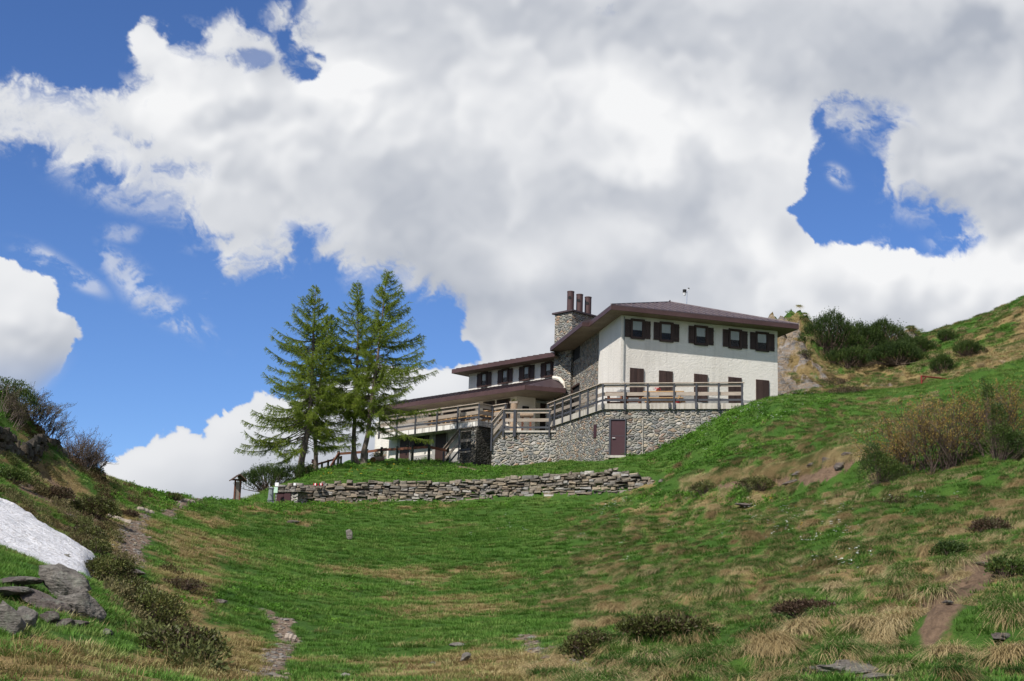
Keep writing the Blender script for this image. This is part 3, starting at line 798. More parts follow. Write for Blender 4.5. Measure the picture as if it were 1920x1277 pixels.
# chimney stack (aligned with the lower wing)
Ych = 84.6
pc = W(1072, 620, Ych); FC = Fr(pc[0], pc[1], TH2)      # its lit face, right edge at s = 0
sC = FC.hit(1040.5, 600)[0]
zC = FC.hit(1056, 587)[1]
m = MB(); m.box(FC, sC, 0, 0, -1.95, 11.5, zC); chim = obj('chimney', m, M['stone'], hut)
m = MB(); m.box(FC, sC - 0.16, 0.12, 0.12, -2.1, zC, zC + 0.10); obj('chimney_cap', m, M['roof'], chim)
for cx, tp, wd in ((1070.2, 547, 13.5), (1087, 552.5, 13), (1102.8, 557.5, 13)):
    i = (1070.2, 1087, 1102.8).index(cx)
    nn = -0.42 - 0.62 * i
    s_, z_ = FC.hit(cx, tp, nn)
    pb = FC.P(s_, nn, zC + 0.09); pt = FC.P(s_, nn, z_)
    m = MB(); r = wd / 2 / FPX * pb[1]
    m.tube([pb, pt], r, 20); m.tube([pt - [0, 0, 0.05], pt + [0, 0, 0.01]], r * 1.06, 20)
    pipe = obj('flue_pipe', m, M['fascia'], chim, smooth=False)
    m = MB(); d = np.array([-0.3, -0.95, 0]); c0 = pt - [0, 0, 0.42]
    m.tube([c0 + d * (r - 0.01), c0 + d * (r + 0.012)], [0.1, 0.1], 10); obj('draught_hole', m, M['room'], pipe)

# ---- lower wing, upper storey
sL = FW.hit(879, 715)[0]
ZWe = FW.off(0, 0.9).hit(960, 681)[1]
m = MB(); m.box(FW, sL, 1.2, 0, -7.0, 12.5, ZWe + 0.2); wing = obj('wing_wall', m, M['plaster'], hut)
sLe = FW.off(0, 0.9).hit(847.5, 694)[0]
zr = ZWe + 0.25
V = [FW.P(sLe, 0.9, zr), FW.P(1.0, 0.9, zr), FW.P(1.0, -3.8, zr + 1.02), FW.P(sLe + 4.2, -3.8, zr + 1.02), FW.P(sLe, -8.0, zr), FW.P(1.0, -8.0, zr)]
m = MB(); m.add(V, [(0, 1, 2, 3), (4, 0, 3), (5, 4, 3, 2)]); wr = obj('roof', m, M['roof'], hut)
m = MB()
for q in np.arange(sLe + 0.4, 1.0, 0.5):
    f = min(1, (q - sLe) / 4.2); m.beam(FW.P(q, 0.9, zr + 0.015), FW.P(q, 0.9 - 4.7 * f, zr + 1.02 * f + 0.015), 0.035, 0.04)
obj('standing_seams', m, M['seam'], wr)
obj('fascia', fascia_ring(FW, [(1.0, 0.9), (sLe, 0.9), (sLe, -8.0)], ZWe - 0.02, zr - 0.004, closed=False), M['fascia'], wr)
m = MB(); m.poly([FW.P(sLe, 0.9, ZWe + 0.03), FW.P(1.0, 0.9, ZWe + 0.03), FW.P(1.0, -8, ZWe + 0.03), FW.P(sLe, -8, ZWe + 0.03)], 0.03); obj('soffit', m, M['soffit'], wr)
zw = np.mean([FW.hit(830 + x / 7.68, 630 + y / 7.68)[1] for x, y in ((605, 635), (905, 580), (1213, 530))])
for x in (605, 905, 1213, 1528):
    window(FW, FW.hit(830 + x / 7.68, 705)[0], zw, 0.62, 0.98, 0.90, M['shutter_warm'], sw=0.36)

# ---- porch roof over the gallery
pk = W(985, 727, 82.6); FK = Fr(pk[0], pk[1], TH2); FK1 = Fr(pk[0], pk[1], TH1)
ZK = FK.hit(985, 722)[1]
sKl = FK.hit(688, 768)[0]; sKr = FK1.hit(1060.5, 731)[0]
nW = float(np.dot(FW.o - FK.o, FK.m))           # distance from the eave line back to the wing wall
sT = FW.hit(1040, 708)[0]; zT = FW.hit(1038, 708.5, 0.02)[1]
K0 = FK.P(0, 0, ZK); L0 = FK.P(sKl, 0, ZK); R0 = FK1.P(sKr, 0, ZK)
L1 = FW.P(sKl + np.dot(FK.o - FW.o, FW.t), 0.0, zT); T1 = FW.P(sT, 0.01, zT)
L1b = L1 - np.append(FW.m * 4.5, 0.3)
R1 = W(1052, 714, np.mean([T1[1], R0[1]])); R1[2] = ZK + (zT - ZK) * 0.75
V = [L0, K0, R0, R1, T1, L1]
m = MB(); m.add(V, [(0, 1, 4, 5), (1, 2, 3, 4)]); m.add([L0, L1, L1b, L0 - np.append(FW.m * 8, 0)], [(0, 1, 2), (0, 2, 3)])
pr = obj('porch_roof', m, M['roof'], hut)
m = MB()
for q in np.arange(0.02, 0.99, 0.028):
    a = L0 + (K0 - L0) * q; b = L1 + (T1 - L1) * q; m.beam(a + [0, 0, 0.015], b + [0, 0, 0.015], 0.035, 0.035)
for q in (0.2, 0.4, 0.6, 0.8):
    a = K0 + (R0 - K0) * q; b = T1 + (R1 - T1) * q; m.beam(a + [0, 0, 0.015], b + [0, 0, 0.015], 0.035, 0.035)
m.beam(K0 + [0, 0, 0.02], T1 + [0, 0, 0.02], 0.09, 0.05)
obj('standing_seams', m, M['roof'], pr)
m = MB(); hf = 0.26
for a, b in ((L0, K0), (K0, R0)): m.beam(a - [0, 0, hf / 2 + 0.005], b - [0, 0, hf / 2 + 0.005], 0.06, hf)
obj('fascia', m, M['fascia'], pr)
m = MB(); zs = ZK - 0.2
m.poly([[*L0[:2], zs], [*K0[:2], zs], [*R0[:2], zs], [*T1[:2], zs], [*L1[:2], zs]], 0.03); obj('soffit', m, M['soffit'], pr)
# flashing of mortar where the porch roof meets the stone
m = MB(); m.tube([W(1038, 708, R0[1] + 1.2), W(1050, 711, R0[1] + 0.6), W(1057, 719, R0[1] + 0.2), W(1059, 728, R0[1])], [0.12, 0.13, 0.11, 0.08], 7)
obj('mortar_flashing', m, M['plaster_cream'], hut)

# ---- gallery storey behind the balcony
pg = W(969, 770, 85.2); FV = Fr(pg[0], pg[1], TH2); FV1 = Fr(pg[0], pg[1], TH1)
ZB = 12.5
sVl = FV.hit(716, 800)[0]
m = MB(); m.box(FV, sVl, 0, 0, -5.5, ZB - 0.2, ZK - 0.21)
m.box(FV1, 0.0, FV1.hit(1004, 760)[0], 0.001, -3, ZB - 0.6, ZK - 0.22)
obj('gallery_wall', m, M['plaster_cream'], hut)
s1, s2 = FV1.hit(1004, 760)[0], FV1.hit(1060, 760)[0]
m = MB(); m.box(FV1, s1, s2 + 0.6, -0.9, -1.2, ZB - 0.6, ZK - 0.22); ent = obj('entrance_door', m, M['door_dark'], hut)
m = MB(); m.box(FV1, s1 + 0.15, s2 - 0.3, -0.55, -0.62, FV1.hit(1020, 747)[1], FV1.hit(1020, 738)[1]); obj('wooden_name_board', m, M['log_end'], ent)
m = MB(); m.box(FV1, s1 + 0.2, s2 - 0.4, -0.75, -0.85, FV1.hit(1020, 752)[1], FV1.hit(1020, 748.5)[1]); obj('whitish_strip', m, M['curtain'], ent)  # whitish strip under the name board; gives off no light
for x, wd in ((816, 1.1), (845, 1.25), (878, 1.25), (917, 1.0), (944, 1.15)):
    s = FV.hit(x, 765)[0]; z1 = FV.hit(944, 749)[1]
    m = MB(); m.box(FV, s - wd / 2, s + wd / 2, 0.0, 0.05, z1 - 1.15, z1); wo = obj('window', m, M['shutter'], hut)
    m = MB(); m.box(FV, s - wd / 4, s + wd / 4, 0.055, 0.065, z1 - 1.05, z1 - 0.1); obj('pane', m, M['room'], wo)
m = MB(); s, z = FV1.hit(985, 766); m.box(FV1, s - 0.2, s + 0.2, 0.02, 0.09, z - 0.35, z + 0.12); obj('notice_case', m, M['room'], hut)

# ---- balcony
pa = W(898, 790, 80.6); FB = Fr(pa[0], pa[1], TH2); FB2 = Fr(pa[0], pa[1], TH2 + 90)
sBl = FB.hit(711, 808)[0]; sB2 = FB2.hit(921.8, 792)[0]
zB1 = FB.hit(880, 791)[1]; zB0 = FB.hit(880, 800.5)[1]
m = MB(); m.box(FB, sBl, 0, 0, -2.9, zB0, zB1); bal = obj('balcony', m, M['balcony_white'], hut)
m = MB(); m.box(FB, sBl, 0.02, 0.02, -0.15, zB1, zB1 + 0.09); obj('balcony_kerb', m, M['board'], bal)
for q in np.arange(sBl + 0.3, -0.1, 0.62):
    m = MB(); m.box(FB, q, q + 0.025, 0.004, 0.02, zB0 + 0.02, zB1 - 0.01); obj('panel_joint', m, M['plinth'], bal)
def rail_parts(parent, A, B, posts, zf, h, side=0.0, post_drop=0.35, boards=((0.90, 0.13), (0.50, 0.16)), low=0.12, cap=True, pw=0.085):
    """posts at fractions of A-B (floor points); boards: height of centre, width"""
    A = np.array(A, float); B = np.array(B, float)
    for f in posts:
        q = A + (B - A) * f
        m = MB(); m.beam(q + [0, 0, -post_drop], q + [0, 0, h - 0.03], pw, pw); obj('post', m, M['steel'], parent)
    d = (B - A); nn = np.array([-d[1], d[0], 0]); nn /= np.linalg.norm(nn)
    for hc, wd in boards:
        m = MB(); m.beam(A + [0, 0, hc] + nn * 0.07, B + [0, 0, hc] + nn * 0.07, 0.035, wd); obj('board', m, M['board'], parent)
    if low:
        m = MB(); m.beam(A + [0, 0, low] + nn * 0.06, B + [0, 0, low] + nn * 0.06, 0.03, 0.10); obj('steel_rail', m, M['steel'], parent)
    if cap:
        m = MB(); m.beam(A + [0, 0, h] + nn * 0.02 - d / np.linalg.norm(d) * 0.05, B + [0, 0, h] + nn * 0.02 + d / np.linalg.norm(d) * 0.05, 0.15, 0.04); obj('handrail', m, M['board'], parent)
def railing(name, label, A, B, posts, h=1.06, group='timber and steel railings of the terraces', **kw):
    t = thing(name, label, 'railing', A, group)
    rail_parts(t, A, B, posts, A[2], h, **kw); return t
hB = FB.hit(890, 757.5, 0.04)[1] - zB1
bp = [FB.hit(x, 780, 0.05)[0] for x in (712, 745, 779, 819, 857.5, 897)]
fr_ = [(s - sBl) / (0 - sBl) for s in bp]
railing('balcony_railing', 'long railing of weathered boards along the white balcony behind the larches', FB.P(sBl, 0.05, zB1), FB.P(0.03, 0.05, zB1), fr_, hB, boards=((hB - 0.14, 0.2), (hB * 0.5, 0.21)), low=0.22)
railing('balcony_railing', 'short railing of grey boards at the balcony end above the dark stone pier', FB2.P(0.06, 0.05, zB1), FB2.P(sB2, 0.05, zB1), [0.98], hB, boards=((hB - 0.14, 0.2), (hB * 0.5, 0.21)), low=0.22)
m = MB(); m.box(FB2, 0, sB2, 0.0, -0.3, zB0, zB1 - 0.002); obj('balcony_end', m, M['balcony_white'], bal)
qa = FB2.P(sB2, 0.05, zB1); qb = W(948, 780, qa[1] - 0.9); qb[2] = zB1
railing('balcony_railing', 'short railing beside the log planter, behind the stair rail', qa, qb, [0.97], hB, boards=((hB - 0.14, 0.2), (hB * 0.5, 0.21)), low=0.22)

# ---- ground storey under the balcony
pl = W(817, 840, 84.6); FL0 = Fr(pl[0], pl[1], TH2)
sl0 = FL0.hit(725.5, 840)[0]
m = MB(); m.box(FL0, sl0, FL0.hit(900, 830)[0], 0, -4.5, 8.5, zB0 + 0.02); obj('lower_wall', m, M['plaster'], hut)
m = MB(); m.box(FL0, sl0 - 0.003, FL0.hit(899, 830)[0], 0.03, -0.3, 8.6, FL0.hit(780, 855)[1]); obj('lower_plinth', m, M['plinth'], hut)
for x0, x1, y0, y1 in ((752, 767.5, 822, 868), (818.5, 836, 814, 868)):
    s0, z1 = FL0.hit(x0, y0); s1, z0 = FL0.hit(x1, y1)
    m = MB(); m.box(FL0, s0, s1, 0.0, 0.04, z0, z1); d_ = obj('door', m, M['door_dark'], hut)
    m = MB(); m.box(FL0, s0 - 0.28, s0, 0.0, 0.06, z0, z1 + 0.03); m.box(FL0, s1, s1 + 0.1, 0.0, 0.06, z0, z1 + 0.03); m.box(FL0, s0 - 0.01, s1 + 0.01, 0.0, 0.058, z1, z1 + 0.028); obj('door_frame', m, M['plinth'], d_)
    m = MB(); m.tube([FL0.P(s1 - 0.1, 0.04, z0 + 1.05), FL0.P(s1 - 0.1, 0.1, z0 + 1.05), FL0.P(s1 - 0.22, 0.1, z0 + 1.05)], 0.015, 6); obj('handle', m, M['metal'], d_)
s0, z1 = FL0.hit(771, 818); s1, z0 = FL0.hit(804.5, 837)
m = MB(); m.box(FL0, s0, s1, 0, 0.03, z0 - 0.05, z1); wo = obj('window', m, M['shutter_warm'], hut)
m = MB(); m.box(FL0, s0 + (s1 - s0) * 0.27, s0 + (s1 - s0) * 0.75, 0.034, 0.05, z0, z1 + 0.1); obj('pane', m, M['room'], wo)
for a, b in ((0.0, 0.25), (0.77, 1.0)):
    m = MB(); m.box(FL0, s0 + (s1 - s0) * a, s0 + (s1 - s0) * b, 0.034, 0.08, z0 - 0.05, z1 + 0.02); obj('shutter', m, M['shutter_warm'], wo)
# bay at the far end: white block on a stone foot
px_ = W(727, 830, 88.2); FX = Fr(px_[0], px_[1], TH2)
sx = FX.hit(697, 820)[0]
m = MB()
zx0, zx1 = FX.hit(712, 841)[1], FX.hit(712, 790)[1]
V = []; K = 6
ft_ = [FX.P(0.3, 0, 0), FX.P(sx + 0.5, 0, 0)] + [FX.P(sx + 0.5 - 0.5 * math.sin(a), -0.5 + 0.5 * math.cos(a), 0) for a in np.linspace(0.2, 1.57, 5)] + [FX.P(sx, -4, 0), FX.P(0.3, -4, 0)]
ft_ = ft_[::-1]
m.poly([[q[0], q[1], zx1] for q in ft_], zx1 - zx0); bay = obj('bay', m, M['plaster'], hut)
m = MB(); m.box(FX, sx + 0.12, 0.2, -0.12, -4, 8.5, zx0); obj('bay_foot', m, M['stone'], bay)

# ------------------------------------------------------------------ stone terrace in front of the hut
TF = -12.0
pt_ = W(1131.5, 767, 72.3); FT = Fr(pt_[0], pt_[1], TF)
ps = pt_; FS = Fr(ps[0], ps[1], -69.5)
sTr = FT.hit(1394, 766)[0]; zS0 = FT.hit(1200, 767.5)[1]; zS1 = FT.hit(1200, 757)[1]
sSl = FS.hit(1031.5, 790)[0]
terr = thing('stone_terrace', 'rubble stone terrace base with concrete edge and a maroon door', 'terrace', (pt_[0], pt_[1], 9.7))
K2 = FT.P(sTr + 1.2, 0, 0); S2 = FS.P(sSl, 0, 0)
back = [FA.P(sR - 0.5, -0.1, 0), FA.P(0.0, -0.1, 0), FA.P(0.3, -8, 0)]
fp = [FS.P(0, 0, 0), K2, *back[:1], back[1], FA.P(0, -8.5, 0), S2]
m = MB(); m.poly([[*q[:2], zS0] for q in fp], zS0 - 8.2); tw = obj('stone_base', m, M['stone'], terr)
m = MB()
def inset(fr, s0, s1, a, b, z0, z1): m.box(fr, s0, s1, a, b, z0, z1)
inset(FT, -0.06, sTr + 0.9, 0.10, -0.25, zS0, zS1); obj('concrete_edge', m, M['concrete'], terr)
m = MB(); m.box(FS, sSl, 0.0, 0.10, -0.25, zS0 - 0.02, zS1 - 0.01); obj('concrete_edge', m, M['concrete'], terr)
m = MB(); m.poly([[*q[:2], zS1 - 0.06] for q in fp], zS1 - zS0 - 0.08); obj('floor_slab', m, M['concrete'], terr)
s0, z1 = FT.hit(1143.5, 786); s1, z0 = FT.hit(1172, 854.5)
m = MB(); m.box(FT, s0 + 0.07, s1 - 0.01, 0.0, 0.045, z0, z1 - 0.05); dr = obj('door', m, M['door'], terr)
m = MB(); m.box(FT, s0 - 0.02, s0 + 0.07, 0, 0.10, z0, z1); m.box(FT, s1 - 0.01, s1 + 0.03, 0, 0.10, z0, z1); m.box(FT, s0 + 0.06, s1, 0, 0.098, z1 - 0.05, z1 - 0.002); obj('door_frame', m, M['steel'], dr)
m = MB(); m.box(FT, s0 + 0.10, s1 - 0.05, 0.046, 0.052, z0 + 0.99, z0 + 1.01); obj('door_seam', m, M['steel'], dr)
m = MB(); hz = FT.hit(1150, 822)[1]; m.tube([FT.P(s0 + 0.16, 0.045, hz), FT.P(s0 + 0.16, 0.10, hz), FT.P(s0 + 0.30, 0.10, hz)], 0.022, 6); obj('handle', m, M['metal'], dr)
m = MB(); m.box(FT, s0 - 0.05, s1 + 0.05, 0.0, 0.16, z0 - 0.12, z0); obj('doorstep', m, M['concrete'], terr)
sd, zd1 = FT.hit(1206, 785); _, zd0 = FT.hit(1206, 846)
m = MB(); m.tube([FT.P(sd, 0.05, zd0 - 0.3), FT.P(sd, 0.05, zd1)], 0.02, 8); obj('drain_pipe', m, M['concrete'], terr)
s0, z1 = FS.hit(1114, 797); s1, z0 = FS.hit(1118.5, 820)
m = MB(); m.box(FS, s0, s1, 0.0, 0.03, z0, z1); obj('slot_window', m, M['door'], terr)
posts = [FT.hit(x, 742)[0] for x in (1131, 1172.6, 1215, 1264.5, 1305.8, 1348, 1391.7)]
hT = FT.hit(1260, 718.7, 0.05)[1] - zS1
Lr = sTr
tr_ = railing('terrace_railing', 'long railing of pale boards on grey steel posts in front of the white facade', FT.P(0, 0.14, zS1), FT.P(Lr, 0.14, zS1), [s / Lr for s in posts], hT, boards=((hT - 0.12, 0.14), (hT * 0.47, 0.18)), low=0.17)
for s in posts + [FT.hit(1256, 760)[0]]:
    m = MB(); m.box(FT, s - 0.06, s + 0.06, 0.10, 0.2, zS0 + 0.04, zS0 + 0.30); obj('bracket', m, M['steel'], tr_)
sp_ = [FS.hit(x, y)[0] for x, y in ((1031.5, 785), (1044, 778), (1059, 772), (1074.5, 766), (1091.5, 759), (1107, 752), (1123, 748))]
sA = sp_[0]
railing('terrace_railing', 'railing running back along the terrace side towards the entrance', FS.P(sA, 0.14, zS1), FS.P(-0.05, 0.14, zS1), [(s - sA) / (-0.05 - sA) for s in sp_], hT, boards=((hT - 0.12, 0.16), (hT * 0.47, 0.18)), low=0.17)

# landing and steps between terrace and balcony
pL = W(1031, 868, 78.2); FLd = Fr(pL[0], pL[1], -13.0)
zL = FLd.hit(990, 811)[1]; s_l = FLd.hit(944, 815)[0]; s_ll = FLd.hit(922, 850)[0]
land = thing('stone_landing', 'low stone landing with side steps left of the terrace base', 'landing', (pL[0], pL[1], 9.5))
m = MB(); m.box(FLd, s_l, 0.35, 0, -4, 8.6, zL); obj('stone_base', m, M['stone_big'], land)
m = MB(); m.box(FLd, s_l - 0.03, 0.3, 0.08, -4, zL, zL + 0.10); obj('landing_slab', m, M['concrete'], land)
ns = 4
m = MB()
for i in range(ns):
    a = s_ll + (s_l - s_ll) * i / ns; b = s_ll + (s_l - s_ll) * (i + 1) / ns
    zt_ = FLd.hit(922 + 22 * (i + 0.5) / ns, 836 - 20 * i / (ns - 1))[1]
    m.box(FLd, a, b + 0.002 * i, -0.001 * i, -1.5, 8.6, zt_)
obj('steps', m, M['stone_big'], land)
hL = FLd.hit(1000, 768, 0.06)[1] - (zL + 0.1)
railing('landing_railing', 'level railing on the stone landing in front of the log bench', FLd.P(FLd.hit(967, 790)[0], 0.12, zL + 0.1), FLd.P(0.0, 0.12, zL + 0.1), [0.0, 0.97], hL, boards=((hL - 0.12, 0.17), (hL * 0.5, 0.18)), low=0.17)
railing('landing_railing', 'short railing at the head of the landing steps', FLd.P(s_l, 0.12, zL + 0.1), FLd.P(FLd.hit(965, 790)[0], 0.12, zL + 0.1), [0.0, 0.98], hL, boards=((hL - 0.12, 0.17), (hL * 0.5, 0.18)), low=0.17)
A_ = FLd.P(s_ll - 0.02, 0.12, FLd.hit(922, 834, 0.12)[1]); B_ = FLd.P(s_l, 0.12, zL + 0.1)
railing('stair_railing', 'steep sloping railing above the landing steps', A_, B_, [0.0], hL + 0.1, boards=((hL - 0.12, 0.17), (hL * 0.5, 0.18)), low=0.17, cap=True)

# dark pier under the balcony corner, lower steps
pp = W(893, 840, 80.65); FP = Fr(pp[0], pp[1], TH2 + 90)
sP = FP.hit(922, 840)[0]
pier = thing('stone_pier', 'dark mossy stone pier carrying the balcony corner', 'pier', (pp[0], pp[1], 9.4))
zP = zB0 - 0.03
V = []
for z, e in ((8.8, 0.10), (zP, 0.0)):
    V += [FP.P(-e, e, z), FP.P(sP + e, e, z), FP.P(sP + e, -1.3, z), FP.P(-e, -1.3, z)]
m = MB(); m.hexa(V); obj('stone_body', m, M['stone_dark'], pier)
F2 = Fr(pp[0], pp[1], TH2)
m = MB(); m.box(F2, -1.3, -0.10, 0.02, -0.9, 8.8, F2.hit(880, 853)[1]); m.box(F2, -0.42, -0.02, 0.03, -0.9, 8.8, zP - 0.2); obj('side_wall', m, M['stone'], pier)
stp = thing('lower_steps', 'low stone steps with pale treads beside the lower cellar door', 'steps', F2.P(-1.8, 0, 9.6))
for i in range(4):
    m = MB(); zt_ = F2.hit(880, 848)[1] - 0.22 * (i + 1)
    m.box(F2, -1.32 - 0.26 * (i + 1), -1.32 - 0.26 * i, 0.0, -1.0, 8.8, zt_); obj('step', m, M['concrete'], stp)
zq = F2.hit(880, 848)[1]
m = MB(); m.box(F2, -1.34, -0.43, 0.05, -0.88, zq, zq + 0.08); obj('top_tread', m, M['board'], stp)
hq = F2.hit(872, 804)[1] - zq
railing('stair_railing', 'level railing on the lower steps beside the dark pier', F2.P(-1.35, 0.1, zq), F2.P(-0.45, 0.1, zq), [0.0], hq, boards=((hq - 0.1, 0.16), (hq * 0.5, 0.17)), low=0.17)
railing('stair_railing', 'sloping railing going down the lower steps to the grass', F2.P(-2.65, 0.1, zq - 1.0), F2.P(-1.37, 0.1, zq), [0.0], hq, boards=((hq - 0.1, 0.16), (hq * 0.5, 0.17)), low=0.17)

# weather station on the roof
wx = W(1287, 571, 79.5)
wst = thing('weather_station', 'small weather station on a thin pole on the roof', 'weather station', wx)
wt = W(1288.5, 545, 79.5)
m = MB(); m.tube([wx - [0, 0, 0.4], wt], 0.022, 6); obj('pole', m, M['metal'], wst)
b_ = W(1283.5, 549.5, 79.5); m = MB(); m.tube([b_, b_ + [0, 0, 0.2]], [0.1, 0.11], 10); obj('camera_housing', m, M['room'], wst)
m = MB(); m.tube([b_ - [0, 0, 0.14], b_], [0.06, 0.11], 10); obj('radiation_shield', m, M['white_paint'], wst)
m = MB(); m.tube([b_ + [0.0, 0, 0.05], [wx[0] + 0.02, wx[1], b_[2] + 0.05]], 0.02, 5); m.tube([wt, wt + [0.1, 0, 0.12], wt + [0.16, 0, 0.1]], 0.012, 5); m.tube([wt + [0.08, 0, 0.16], wt + [0.08, 0, 0.1]], [0.06, 0.02], 8); obj('wind_vane', m, M['metal'], wst)

# ------------------------------------------------------------------ plants
def tubes_mesh(polys, sides=3):
    """many thin stems at once: polys = list of (pts (k,3), radii (k,))"""
    V = []; L = []; n = 0
    ang = np.arange(sides) * 2 * math.pi / sides
    ca, sa = np.cos(ang), np.sin(ang)
    for pts, rr in polys:
        k = len(pts)
        d = np.gradient(pts, axis=0); d /= np.linalg.norm(d, axis=1)[:, None] + 1e-9
        ref = np.where(np.abs(d[:, 2:3]) > 0.8, np.array([[1.0, 0, 0]]), np.array([[0, 0, 1.0]]))
        u = np.cross(d, ref); u /= np.linalg.norm(u, axis=1)[:, None] + 1e-9
        w = np.cross(d, u)
        ring = pts[:, None] + rr[:, None, None] * (u[:, None] * ca[None, :, None] + w[:, None] * sa[None, :, None])
        V.append(ring.reshape(-1, 3))
        i = np.arange(k - 1)[:, None] * sides; j = np.arange(sides)[None]
        q = np.stack([i + j, i + (j + 1) % sides, i + sides + (j + 1) % sides, i + sides + j], -1).reshape(-1, 4) + n
        L.append(q); n += k * sides
    return np.concatenate(V), np.concatenate(L)

def tubes_obj(name, polys, mat, parent=None, sides=3):
    V, Q = tubes_mesh(polys, sides)
    return raw_mesh(name, V, Q.ravel(), np.full(len(Q), 4), mat, parent, None, True, True)

def frames(d, rng):
    """orthonormal frames around directions d (n,3) with a random twist"""
    d = d / (np.linalg.norm(d, axis=1)[:, None] + 1e-9)
    r = rng.normal(size=d.shape); u = np.cross(d, r); u /= np.linalg.norm(u, axis=1)[:, None] + 1e-9
    return u, np.cross(d, u), d

def needles(pos, dirs, n_per, length, width, rng, splay=0.8, back=0.0):
    """n_per needle triangles round every shoot point"""
    P = np.repeat(pos, n_per, axis=0); D = np.repeat(dirs, n_per, axis=0)
    u, w, d = frames(D, rng); N = len(P)
    a = rng.uniform(0, 2 * math.pi, N); sp = splay * rng.uniform(0.6, 1.2, N)
    rd = u * np.cos(a)[:, None] + w * np.sin(a)[:, None]
    nd = rd * np.sin(sp)[:, None] + d * np.cos(sp)[:, None]
    tang = np.cross(nd, rng.normal(size=(N, 3))); tang /= np.linalg.norm(tang, axis=1)[:, None] + 1e-9
    L = (length * rng.uniform(0.7, 1.25, N))[:, None]
    base = P - d * back
    return np.stack([base - tang * width / 2, base + tang * width / 2, base + nd * L], 1)

M['larch_needles'] = leaf_mat('larch_needles', [(0, (0.11, 0.155, 0.02)), (0.4, (0.21, 0.29, 0.034)), (0.75, (0.29, 0.37, 0.05)), (1, (0.33, 0.31, 0.08))], 0.55)
M['larch_twigs'] = paint('larch_branch_bark', (0.085, 0.070, 0.055), 0.9, 0.4)
def bark(name, a, b):
    n = NT(name); v = n.coord('Object')
    g = n.noise(n.mapv(v, (9, 9, 2.2)), 1.2, 6, 0.7, 0.5)
    return n.done(n.bsdf(n.mix(n.mr(g, 0.35, 0.65), a, b), 0.95, normal=n.bump(g, 0.06)))
M['bark'] = bark('larch_bark', (0.19, 0.155, 0.125), (0.055, 0.042, 0.035))

